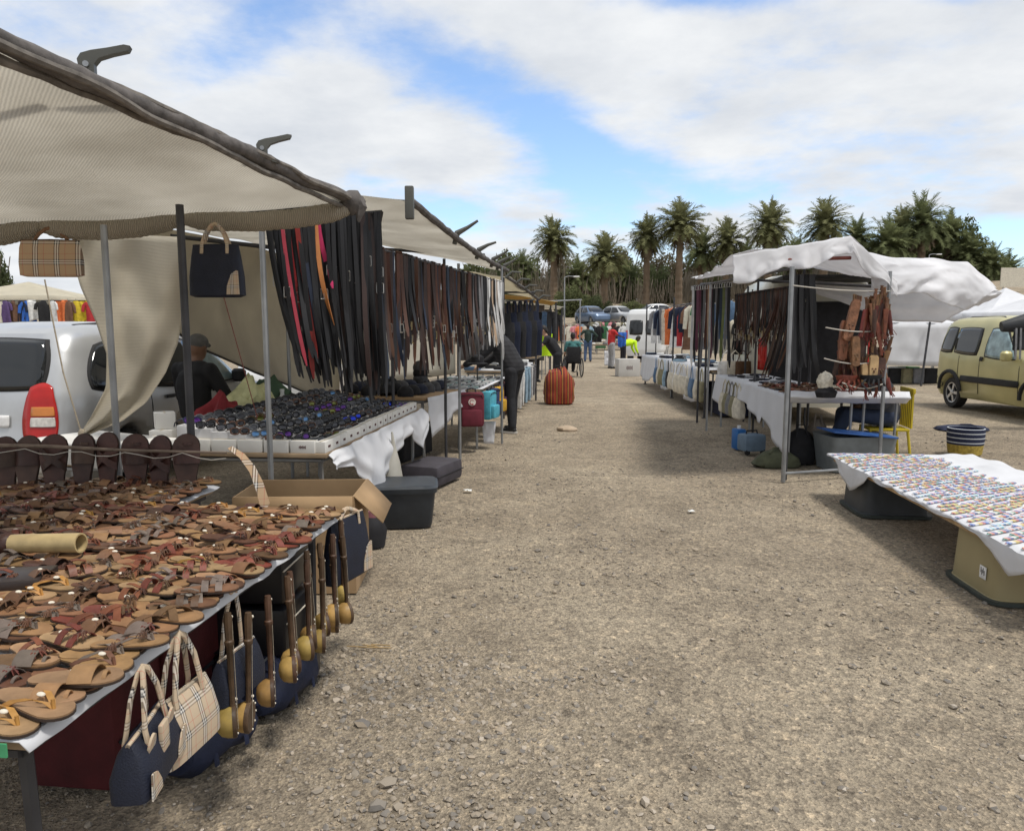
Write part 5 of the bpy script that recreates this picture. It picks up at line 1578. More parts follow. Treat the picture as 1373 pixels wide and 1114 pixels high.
def build_stall2():
    C0, C1 = G(437, 607, .75), G(562, 547, .75)
    root, u, n, L2 = table('trestle_table', 'steel legged table carrying the sunglasses display', C0, C1, 1.15, .74)
    rz = rotz(u)
    # stepped display board
    t = thing('display_riser', 'white stepped board under the rows of sunglasses', 'display stand', at(C0, u, n, 0, 0, .74), rz)
    mb = MB()
    for k in range(8): mb.box((L2 / 2, .16 + k * .125, .012 + k * .011), (L2 - .1, .124, .024 + k * .022))
    part('steps', mb, mat('white_board', (.62, .62, .63), .7), t, False)
    protos = sunglasses_protos(); rs = random.Random(9); places = []
    wts = [0, 0, 0, 0, 1, 1, 1, 2, 2, 3, 3, 4, 7, 8, 9, 0, 1, 3]
    for k in range(8):
        a = .08 + .05 * (k % 2)
        while a < L2 - .08:
            q = at(C0, u, n, a, .15 + k * .125, .742 + .024 + k * .022 + .026)
            kk = rs.choice(wts)
            if k in (1, 2): kk = rs.choice((0, 0, 1, 9, 5, 2, 3, 0, 1, 0, 6 if a < 1 else 0))
            places.append((kk, (tuple(q), (R(-14) + rs.uniform(-.1, .1), rs.uniform(-.08, .08), rz - R(38) + rs.uniform(-.25, .25)))))
            a += rs.uniform(.150, .172)
    place_protos(protos, places)
    g = 'white eyewear boxes along the sunglasses table'
    a = .02
    while a < L2 - .1:
        q = at(C0, u, n, a + .08, .045, .742); carton('white eyewear box standing along the lane edge of the sunglasses table', q, (.152, .07, .075 + .01 * rs.random()), rz + rs.uniform(-.05, .05), group=g, name='eyewear_box', mark=True); a += .165
    for k in range(5):
        q = at(C0, u, n, .045, .17 + k * .19, .742); carton('white eyewear box along the end of the sunglasses table', q, (.175, .07, .085), rz + PI / 2 + PI + rs.uniform(-.03, .03), group=g, name='eyewear_box', mark=(k == 0))
    # cloth hanging on the lane side
    def drop(s):
        pts = [(0, .10), (.12, .14), (.30, .46), (.36, .50), (.44, .36), (.60, .22), (.74, .16), (.84, .34), (.9, .42), (1, .12)]
        for (x0, y0), (x1, y1) in zip(pts, pts[1:]):
            if s <= x1: return lerp(y0, y1, (s - x0) / (x1 - x0))
        return .1

    def fn(s, t):
        a = s * (L2 + .1) - .06; d = drop(s) * t
        bulge = -.03 - .10 * math.sin(min(1, t * 1.2) * PI * .6) * (.4 + drop(s)) + .03 * vn(a * 4, t * 3) + .02 * math.sin(a * 17) * t
        return at(C0, u, n, a, bulge, .745 - d)
    mb = MB(); mb.grid(fn, 60, 14); solid(single('tablecloth', mb, M_white, 'white cloth hanging in points from the sunglasses table', 'tablecloth'), .003)
    q = at(C0, u, n, 1.35, -.12, .55); mb = MB(); mb.loft([(0, 0, -.42, .03, .03), (0, 0, -.38, .09, .06), (0, 0, -.25, .10, .075), (.0, 0, -.1, .07, .05), (0, 0, .02, .02, .02), (0, 0, .16, .012, .008)], 14)
    for k in range(len(mb.v)):
        v = Vector(mb.v[k]); mb.v[k] = tuple(v + Vector((.02 * vn(v.z * 9, v.x * 9), .02 * vn(v.z * 11, v.x * 7, 4), 0)))
    single('plastic_bag', mb, clothmat('plastic_bag', (.60, .58, .52), .4, .1, 8), 'whitish plastic bag hanging from the sunglasses table', 'bag', q, rz)
    # things at the back of the table
    q = P(332, 585, 6.3)
    for i, (px, py, s) in enumerate(((338, 574, (.22, .16, .13)), (318, 574, (.10, .16, .10)), (349, 560, (.15, .14, .12)))):
        c = at(C0, u, n, (.35, .16, .38)[i], (1.36, 1.34, 1.38)[i], 0); carton(('small white carton behind the sunglasses beside the steel pole', 'narrow white carton behind the sunglasses', 'upper white carton behind the sunglasses')[i], Vector((c.x, c.y, .722 + (.132 if i == 2 else 0))), s, rz + .2 + .2 * i)
    mb = MB(); mb.box((0, 0, .0), (.9, .5, .14), bev=.01); c = at(C0, u, n, -.25, 1.45, .795); single('white_carton', mb, mat('white_card', (.66, .65, .62), .7), 'long white carton lying behind the sunglasses table', 'box', c, rz + 1.2)
    t2, _, _, _ = table('side_table', 'narrow table behind the sunglasses with bags on it', at(C0, u, n, -.35, 1.16, 0), at(C0, u, n, 2.9, 1.16, 0), .55, .72)

    def heap(name, label, px, py, d, size, m, seed, cat):
        mb = MB(); mb.loft([(0, 0, 0, size[0] * .9, size[1] * .9), (0, 0, size[2] * .15, size[0] * .98, size[1]), (0, 0, size[2] * .3, size[0], size[1]), (.01, 0, size[2] * .48, size[0] * .95, size[1] * .92), (.03, 0, size[2] * .65, size[0] * .85, size[1] * .8), (.05, .02, size[2] * .92, size[0] * .5, size[1] * .45), (.06, .02, size[2], size[0] * .15, size[1] * .15)], 40)
        for k in range(len(mb.v)):
            v = Vector(mb.v[k]); f = 1 + .35 * vn(v.x * 9 + seed, v.y * 9, v.z * 9) - .35 * abs(vn(v.x * 16, v.y * 16 + seed, v.z * 16)); mb.v[k] = (v.x * f, v.y * f, max(0, v.z * (1 + .6 * vn(v.x * 11, v.y * 11 + seed))))
        c = at(C0, u, n, px, py, .722); return single(name, mb, m, label, cat, c, d)
    heap('jacket_heap', 'crumpled dark red jacket behind the sunglasses', 1.15, 1.36, .3, (.24, .16, .26), mat('red_jacket', (.20, .02, .025), .85, 0, .25, 12, .4, 25), 1, 'jacket')
    heap('bag_heap', 'pale yellow carrier bag behind the sunglasses', 1.85, 1.42, .5, (.30, .18, .34), mat('yellow_bag', (.48, .48, .26), .6, 0, .25, 9, .4, 20), 5, 'bag')
    heap('cloth_heap', 'blue cloth bundle beside the yellow carrier bag', 1.75, 1.22, .9, (.22, .10, .12), mat('blue_cloth', (.10, .25, .36), .8, 0, .2, 12, .3, 30), 8, 'cloth')
    heap('bag_heap', 'dark green bag behind the pale yellow carrier bag', 2.5, 1.5, .2, (.26, .16, .34), mat('green_bag', (.04, .08, .045), .7, 0, .25, 9, .4, 20), 3, 'bag')
    mb = MB(); mb.lathe([(.04, 0), (.045, .02), (.045, .17), (.02, .22), (.018, .25), (.022, .25), (.022, .275), (.001, .275)], 14); c = at(C0, u, n, 2.25, 1.24, .722); single('bottle', mb, mat('bottle_white', (.66, .68, .68), .3), 'white plastic bottle beside the yellow carrier bag', 'bottle', c)
    # under the table
    c = G(475, 797) ; t = thing('cardboard_box', 'big worn cardboard box beside the sandal table corner', 'box', (c.x - .36, c.y + .27, 0), R(2))
    for c_, s_ in (((0, -.255, .30), (.72, .010, .60)), ((0, .255, .30), (.72, .010, .60)), ((-.355, 0, .30), (.010, .498, .60)), ((.355, 0, .30), (.010, .498, .60)), ((0, 0, .005), (.70, .498, .008))):
        mb = MB(); mb.box(c_, s_); part('side', mb, M_card, t)
    mb = MB(); mb.box((0, 0, .25), (.66, .46, .45), bev=.06); part('dark_interior', mb, M_black, t)  # solid black block stands in for the shade inside the open box
    for nm, pts in (('flap', [(.36, -.26, .60), (.36, .26, .60), (.52, .22, .44), (.52, -.20, .42)]), ('flap', [(-.36, -.262, .6), (.35, -.262, .6), (.35, -.272, .47), (-.36, -.272, .45)])):
        mb = MB(); mb.add(pts, [(0, 1, 2, 3)]); solid(part(nm, mb, M_card, t), .006)
    mb = MB(); mb.box((.0, -.2635, .3), (.70, .003, .006)); part('crease', mb, mat('card_dark', (.18, .11, .06), .9), t)
    c = G(537, 710); t = thing('storage_tub', 'dark grey plastic tub under the hanging white cloth', 'tub', (c.x - .02, c.y + .22, 0), rz - R(78)); grey = mat('grey_plastic', (.028, .034, .042), .4)
    mb = MB(); mb.loft([(0, 0, 0, .24, .19), (0, 0, .02, .25, .2), (0, 0, .30, .28, .225)], 32, sq=7); part('body', mb, grey, t)
    mb = MB(); mb.loft([(0, 0, .29, .295, .24), (0, 0, .33, .30, .245), (0, 0, .345, .28, .225)], 32, sq=7); part('lid', mb, grey, t)
    c = G(575, 655); t = thing('suitcase', 'dark suitcase lying flat on the gravel beyond the grey tub', 'suitcase', (c.x, c.y + .3, 0), rz - R(15)); mb = MB(); mb.box((0, 0, .12), (.62, .44, .22), bev=.06); part('shell', mb, mat('suitcase_grey', (.05, .045, .055), .7, 0, .2, 8, .2, 40), t)
    mb = MB(); mb.tube([(-.31, -.222, .12), (.31, -.222, .12)], .006, 5); part('zip', mb, M_black, t)
    heap2 = MB(); heap2.loft([(0, 0, 0, .11, .09), (0, 0, .12, .13, .11), (0, 0, .22, .09, .07), (0, 0, .25, .03, .03)], 16); c = G(492, 738); single('black_bag', heap2, M_black, 'small black bag tucked beside the cardboard box', 'bag', (c.x, c.y + .12, 0))
    mb = MB(); mb.loft([(0, 0, 0, .07, .05), (0, 0, .05, .09, .06), (0, 0, .09, .03, .02)], 14); single('pink_cloth', mb, mat('pink_cloth', (.42, .18, .22), .85), 'pink cloth lying on the small black bag', 'cloth', (c.x + .01, c.y + .11, .225))
    # ---- frame, canopy
    st = thing('market_stall', 'pipe framed stall with beige net canopy over belts and sunglasses', 'stall')
    A0 = P(549, 268, 5.2); A1 = P(681, 363, 11.4)
    L0 = Vector((-3.3, 5.0, 2.45)); La = P(505, 329, 11.2); L1_ = Vector((-3.4, 11.0, 2.75))

    def can(s, t):
        e = A0.lerp(A1, s); e = e + UP * (-.05 * math.sin(PI * s) + .02 * math.sin(s * 31) * (1 if t < .1 else 0))
        far_mid = La; near_mid = A0.lerp(L0, .55) + UP * .10
        m_ = near_mid.lerp(far_mid, s); l = L0.lerp(L1_, s)
        q = e.lerp(m_, t / .55) if t < .55 else m_.lerp(l, (t - .55) / .45)
        return q + UP * (.03 * vn(q.x * 1.3, q.y * 1.0, 8) - .05 * math.sin(PI * min(1, t / .55)) * math.sin(PI * s))
    mb = MB(); mb.grid(can, 50, 30); solid(part('canopy', mb, M_net, st), .004)
    mb = MB(); pts = [A0.lerp(A1, k / 40) + UP * (-.05 * math.sin(PI * k / 40) + .012 * vn(k * .7, 2)) for k in range(41)]; mb.tube(pts, [.026 + .012 * abs(vn(k * .5, 9)) for k in range(41)], 9); part('eave_pole', mb, M_wrap, st)
    for k, (t, s) in enumerate(((.0, 1), (.30, .8), (.52, .8), (.72, .8), (.82, .7), (.93, .8))):
        q = A0.lerp(A1, t) + UP * (-.05 * math.sin(PI * t)); mb = MB()
        if k == 0: mb.box(q + UP * -.02, (.06, .05, .22), bev=.01)
        else: mb.tube([q + Vector((-.03, 0, -.05)), q + Vector((0, -.02, .05)), q + Vector((.10, -.03, .10)), q + Vector((.24 * s, -.03, .13 + .03 * (k % 2)))], [.022, .03, .018, .012], 7)
        part('spring_clamp', mb, M_clamp, st)
    for a, b in ((P(508, 334, 9.5), P(650, 342, 9.8)), (P(190, 312, 7.0), P(365, 332, 7.2)), (P(360, 331, 7.2), P(420, 333, 7.3))):
        mb = MB(); mb.tube([a, b], .02, 6); part('crossbar', mb, M_dsteel, st)
    for x, y, z, m, r in ((-1.615, 4.92, 2.31, M_steel, .019), (-2.36, 7.9, 2.45, M_steel, .018), (-1.24, 7.75, 2.36, M_dsteel, .017), (-.75, 8.38, 2.36, M_dsteel, .017), (-.635, 9.0, 2.36, M_steel, .018), (-.14, 10.3, 2.42, M_steel, .016), (-.93, 5.35, 2.34, M_dsteel, .0)):
        if r:
            mb = MB(); mb.tube([(x, y, 0), (x, y, z)], r, 9); part('pole', mb, m, st)
    r0, r1 = P(352, 297, 4.95), P(512, 284, 5.35); mb = MB(); mb.tube([r0, r1], .012, 7); part('rail', mb, M_dsteel, st)
    b0, b1 = Vector((-.98, 5.45, 2.17)), Vector((-.16, 10.3, 2.22)); mb = MB(); mb.tube([r1, b0, b1], .012, 7); part('rail', mb, M_dsteel, st)
    # back sheet hanging from the canopy, draped over the car roof
    def back(s, t):
        y = lerp(6.2, 11.2, s); x = -3.35 + .13 * (y - 6.2) + .08 * vn(y * 1.1, t * 2) + .10 * math.sin(t * 4 + y)
        zt = 2.5 + .05 * s; lo = [(6.2, 1.95), (7.0, 1.72), (7.7, 1.42), (8.6, 1.12), (10.8, .50), (11.2, .45)]
        zl = interp([(a, b) for a, b in lo], y)[0]
        return Vector((x - .25 * (1 - t) * 0, y, lerp(zt, zl, t)))
    mb = MB(); mb.grid(back, 44, 28); solid(single('back_sheet', mb, M_net2, 'cream sheet hanging behind the belts, edge sloping past the silver car', 'sheet'), .004)
    mb = MB(); pts = [back(k / 12, 1.0) + Vector((.01, -.01, 0)) for k in range(13)]; mb.tube(pts, .013, 6); single('hem_rope', mb, mat('dark_hem', (.05, .045, .04), .9), 'dark rope along the sloping lower edge of the cream sheet', 'rope')
    # white back wall of the further stall
    mb = MB(); mb.grid(lambda s, t: Vector((lerp(-2.35, -1.1, s) + .02 * vn(s * 9, t * 5), lerp(11.0, 14.5, s), lerp(2.3, .72, t))), 20, 10); solid(single('wall_sheet', mb, clothmat('ivory_sheet', (.66, .63, .55), .35, .06, 2), 'pale sheet hanging behind the caps and brown belts', 'sheet'), .004)
    # ---- belts, front rail
    gA = 'long belts on the front rail'; rs = random.Random(4)
    N1 = 92; cols = ['black'] * N1
    for k, c in ((11, 'red'), (12, 'plum'), (13, 'red'), (20, 'red'), (21, 'red'), (25, 'blue'), (36, 'orange'), (37, 'orange'), (40, 'pink'), (41, 'pink'), (54, 'dark'), (66, 'blue'), (76, 'dark'), (80, 'dark'), (85, 'dark'), (88, 'blue')): cols[k] = c
    for k in range(N1):
        t = k / (N1 - 1); q = r0.lerp(r1, .06 + .92 * t) + Vector((rs.uniform(-.01, .01), rs.uniform(-.05, .05), 0))
        ln = lerp(.95, 1.22, t) + rs.uniform(-.12, .10)
        if cols[k] == 'pink': ln = .48
        if cols[k] == 'orange': ln = .72
        long_ = rs.random() < .12 and t > .4
        if long_: ln += .08
        belt(q, ln, (1, .15 + rs.uniform(-.3, .3), 0), cols[k], 'hanging on the front rail at the steel pole', gA, sway=(lerp(.17, .03, t ** .6) + rs.uniform(-.015, .02), rs.uniform(-.08, .05)), w=rs.uniform(.024, .034), bk=0 if rs.random() < .25 else None, bz=rs.uniform(.3, .6), curl=rs.uniform(-.04, .04))
    # side rail: doubled belts with buckles
    gB = 'buckled belts on the side rail'; N2 = 130
    for k in range(N2):
        t = k / (N2 - 1); q = b0.lerp(b1, t) + Vector((rs.uniform(-.03, .03), 0, 0))
        if t < .62: c = rs.choice(('brown', 'brown', 'dark', 'dark', 'black', 'black', 'brown', 'dark', 'blue', 'tan' if k % 9 == 0 else 'brown'))
        elif t < .72: c = rs.choice(('black', 'black', 'dark', 'grey'))
        else: c = rs.choice(('black', 'white', 'grey', 'tan', 'black', 'black', 'white', 'grey'))
        if k > N2 - 5: c = 'white'
        ln = rs.uniform(.58, 1.0) if t < .7 else rs.uniform(.55, .9)
        if k > N2 - 4: ln = rs.uniform(.95, 1.25)
        belt(q, ln, (.85 + rs.uniform(-.3, .2), .5 + rs.uniform(-.4, .4), 0), c, 'doubled over the side rail, buckle hanging', gB, sway=(rs.uniform(-.03, .07), rs.uniform(-.1, .1)), w=rs.uniform(.024, .034), fold=rs.uniform(.46, .64), bk=rs.choice((0, 0, 1)))
    # ---- caps on a board table
    D0, D1 = Vector((-1.0, 8.55, 0)), Vector((-.62, 9.85, 0))
    table('board_table', 'board covered table carrying dark caps', D0, D1, 1.2, .80, topm=M_card)
    capm = [mat('cap_black', (.012, .012, .014), .85, 0, .3, 20, .2, 60), mat('cap_grey', (.07, .07, .075), .85, 0, .3, 20, .2, 60), mat('cap_navy', (.02, .025, .045), .85, 0, .3, 20, .2, 60)]
    cp = [cap_proto(0, lab, m) for lab, m in zip(('black cap lying on the board table', 'grey cap lying on the board table', 'navy cap lying on the board table'), capm)]
    pl = []; u3 = (D1 - D0).normalized(); n3 = Vector((-u3.y, u3.x, 0))
    for a in range(6):
        for b in range(4): pl.append((rs.choice((0, 0, 1, 2)), (tuple(at(D0, u3, n3, .12 + a * .22, .3 + b * .24, .80 + .03 * (b % 2))), (rs.uniform(-.2, .2), rs.uniform(-.2, .2), rs.uniform(-1, 2)))))
    for k in range(4): pl.append((k % 2, (tuple(at(D0, u3, n3, 1.15, .55, .83 + k * .075)), (0, 0, .4 * k))))
    place_protos(cp, pl)
    def fn2(s, t): return D0.lerp(D1, s) + n3 * (-.03 - .05 * t + .02 * vn(s * 6, t * 4)) + UP * (.805 - t * (.16 + .30 * (1 - s) * (1 if s < .5 else .6)))
    mb = MB(); mb.grid(fn2, 24, 8); solid(single('tablecloth', mb, M_white, 'white cloth hanging off the caps table', 'tablecloth'), .003)
    mb = MB(); mb.box((0, 0, .2), (.9, .7, .4), bev=.02); c = at(D0, u3, n3, .6, .7, 0); single('black_crate', mb, M_black, 'black crate under the caps table', 'crate', c, rotz(u3))
    # ---- backpacks and small goods table
    W0, W1 = Vector((-.42, 9.75, 0)), Vector((-.10, 12.2, 0))
    _, u4, n4, L4 = table('trestle_table', 'table of small goods with backpacks hung round it', W0, W1, .95, .80)
    def fn4(s, t):
        b = lerp(-.03, .95, t); return at(W0, u4, n4, s * L4, b, .806 + .002 * vn(s * 20, t * 20))
    mb = MB(); mb.grid(fn4, 14, 10); solid(single('tablecloth', mb, M_white, 'white cloth on the small goods table under the wallets', 'tablecloth'), .003)
    gm = [mat('wallet_' + k, c, .5, 0, .2, 20) for k, c in (('silver', (.42, .43, .43)), ('grey', (.15, .16, .17)), ('dark', (.03, .03, .035)), ('teal', (.18, .26, .26)))]
    wl = []
    for i, m in enumerate(gm):
        t = thing('wallet', f"{('silver', 'grey', 'dark', 'teal')[i]} wallet on the small goods table", 'wallet', (0, 0, 0), 0, 'wallets in rows on the small goods table'); mb = MB(); mb.box((0, 0, .012), (.11, .085, .022), bev=.006); part('cover', mb, m, t); mb = MB(); mb.box((.035, 0, .0245), (.012, .086, .003)); part('clasp', mb, M_chrome, t); wl.append(t)
    pl = []
    for a in range(18):
        for b in range(6): pl.append((rs.choice((0, 0, 1, 1, 2, 3)), (tuple(at(W0, u4, n4, .1 + a * .13, .08 + b * .15, .81)), (0, rs.uniform(-.1, .1), rotz(u4) + rs.uniform(-.15, .15)))))
    place_protos(wl, pl)
    bp = lambda n_, c: mat('pack_' + n_, c, .75, 0, .2, 14, .3, 60)
    backpack('dark red backpack with round white badge at the small goods table', P(632, 520, 9.6), R(6), bp('burgundy', (.13, .016, .03)), 1.12, True)
    for i, (px, py, d, c, lab) in enumerate(((656, 519, 9.9, (.08, .36, .46), 'bright turquoise backpack hung beside the dark red backpack'), (661, 516, 10.5, (.02, .035, .10), 'navy backpack hung between turquoise and yellow packs'), (667, 514, 10.9, (.52, .30, .02), 'mustard yellow backpack hung at the small goods table'), (671, 511, 11.4, (.07, .03, .07), 'plum backpack hung beyond the yellow one'), (675, 508, 11.9, (.10, .03, .03), 'maroon backpack furthest along the small goods table'))):
        backpack(lab, P(px, py, d), rotz(u4) + R(-10), bp('c%d' % i, c), .95)
    c = P(655, 573, 9.9); mb = MB(); mb.grid(lambda s, t: Vector((lerp(-.09, .10, s) * (1 - .3 * t), .02 * vn(s * 5, t * 4), -.30 * t)), 8, 8); solid(single('paper_sheet', mb, M_white, 'white sheet dangling below the turquoise backpack', 'cloth', c + UP * .08), .003)
    # dark hat on a stand and shirts at the back
    c = P(640, 500, 11.0); t = thing('hat_stand', 'black hat on a stand beside the shopper in black', 'hat stand', (c.x, c.y, .81)); mb = MB(); mb.tube([(0, 0, 0), (0, 0, .28)], .01, 6); mb.lathe([(.08, 0), (.08, .012), (.01, .014)], 12); part('stand', mb, M_dsteel, t); mb = MB(); mb.lathe([(.15, .26), (.16, .275), (.10, .29), (.095, .37), (.06, .40), (.001, .41)], 16); part('hat', mb, M_black, t)


build_stall2()
# ================================================================ garments and other hung goods
def garment(kind, label, loc, rz, m, w=.5, h=.7, group=None, seed=0):
    """hung clothing, top centre at loc, faces local -y"""
    t = thing('garment' if kind in ('dress', 'cloth') else kind, label, {'cloth': 'cloth', 'dress': 'dress'}.get(kind, kind.replace('_', ' ')), loc, rz, group)
    ph = seed * 1.7

    def fold(mb, amt=.02):
        for k in range(len(mb.v)):
            v = Vector(mb.v[k]); f = amt * math.sin(v.x * 26 / max(w, .2) * .5 + ph + v.z * 3) * min(1, -v.z / h * 1.5 + .2)
            mb.v[k] = (v.x + .4 * f, v.y + f, v.z)
    if kind == 'jeans' or kind == 'dungarees':
        z0 = -.05 if kind == 'jeans' else -h * .36
        mb = MB(); mb.loft([(0, 0, z0 - h * .20, w * .48, .04), (0, 0, z0 - h * .1, w * .46, .05), (0, 0, z0, w * .42, .03)], 16); part('waist', mb, m, t)
        for s in (-1, 1):
            mb = MB(); mb.loft([(s * w * .26, 0, -h, w * .17, .025), (s * w * .25, 0, -h * .75, w * .19, .035), (s * w * .23, 0, z0 - h * .18, w * .24, .045)], 12); fold(mb, .012); part('leg', mb, m, t)
        if kind == 'dungarees':
            mb = MB(); mb.loft([(0, 0, z0 - .02, w * .30, .022), (0, 0, z0 + h * .16, w * .24, .018)], 12); part('bib', mb, m, t)
            for s in (-1, 1):
                mb = MB(); mb.ribbon([(s * w * .2, 0, z0 + h * .15), (s * w * .22, 0, -.1), (s * w * .17, 0, 0)], (.045, 0, 0), .006); part('brace', mb, m, t)
        else:
            mb = MB(); mb.box((0, 0, z0 - .012), (w * .86, .07, .03), bev=.006); part('waistband', mb, m, t)
    elif kind in ('shirt', 'jacket', 'dress'):
        mb = MB(); bw = w * .36; fl = 1.0 if kind != 'dress' else 1.35
        mb.loft([(0, 0, -h, bw * fl, .03), (0, 0, -h * .6, bw * (1 + (fl - 1) * .4), .05), (0, 0, -h * .22, bw * 1.02, .05), (0, 0, -.06, bw * .9, .035), (0, 0, -.015, bw * .4, .02)], 20); fold(mb); part('body', mb, m, t)
        for s in (-1, 1):
            mb = MB(); e = .75 if kind == 'jacket' else .42
            mb.tube([(s * bw * .78, 0, -.07), (s * w * .46, 0, -h * .2), (s * w * .53, 0, -h * e)], [.05, .055, .045], 10, flat=(1, .5)); part('sleeve', mb, m, t)
        mb = MB(); mb.tube([(-bw * .7, 0, -.045), (0, 0, .0), (bw * .7, 0, -.045)], .006, 5); mb.tube([(0, 0, 0), (.0, 0, .035), (.015, 0, .055), (-.01, 0, .065)], .003, 5); part('hanger', mb, M_dsteel, t)
    elif kind == 'bag':
        mb = MB(); mb.loft([(0, 0, -h, w * .40, .03), (0, 0, -h * .95, w * .48, .055), (0, 0, -h * .7, w * .5, .065), (0, 0, -h * .4, w * .44, .03)], 16, sq=4); part('body', mb, m, t)
        mb = MB(); mb.tube([(-w * .36, 0, -h * .42), (-w * .2, 0, -h * .12), (0, 0, 0), (w * .2, 0, -h * .12), (w * .36, 0, -h * .42)], .010, 6); part('strap', mb, m, t)
    else:
        mb = MB(); mb.grid(lambda s, q: Vector(((s - .5) * w * (1 - .12 * q), .03 * math.sin(s * 14 + ph) * (.3 + q), -h * q * (1 + .06 * math.sin(s * 5 + ph)))), 18, 10)
        o = part('drop', mb, m, t); solid(o, .006)
        mb = MB(); mb.tube([(-w * .48, 0, .006), (w * .48, 0, .006)], .008, 5); part('hem', mb, m, t)
    return t


GC = {k: fab('cloth_' + k, c, bs=30, bump=.3) for k, c in dict(cream=(.58, .54, .45), black=(.016, .016, .018), orange=(.62, .16, .05), denim=(.10, .17, .28), pale_denim=(.28, .40, .50), green=(.05, .16, .07), white=(.68, .68, .67), grey=(.18, .18, .19), brown=(.15, .08, .05), red=(.38, .03, .035), blue=(.03, .12, .45), navy=(.012, .017, .038), pink=(.55, .22, .25), khaki=(.22, .20, .12), teal=(.06, .22, .22), plum=(.12, .03, .07), yellow=(.60, .45, .03), purple=(.10, .06, .16)).items()}


def rail(label, a, b, posts=True, m=M_dsteel, z0=0.0, name='clothes_rail'):
    t = thing(name, label, 'clothes rail'); mb = MB(); mb.tube([a, b], .014, 7); part('bar', mb, m, t)
    if posts:
        for q in (a, b):
            mb = MB(); mb.tube([(q.x, q.y, z0), q], .016, 7); part('post', mb, m, t)
    return t


def drape_fn(E0, u, n, L_, z, drop, seed, out=.05):
    def fn(s, t):
        a = s * L_; d = drop(s) * t
        return at(E0, u, n, a, -.02 - out * t * (.6 + .8 * abs(vn(a * 2.5, seed))) + .022 * math.sin(a * 11 + seed) * t, z - d)
    return fn


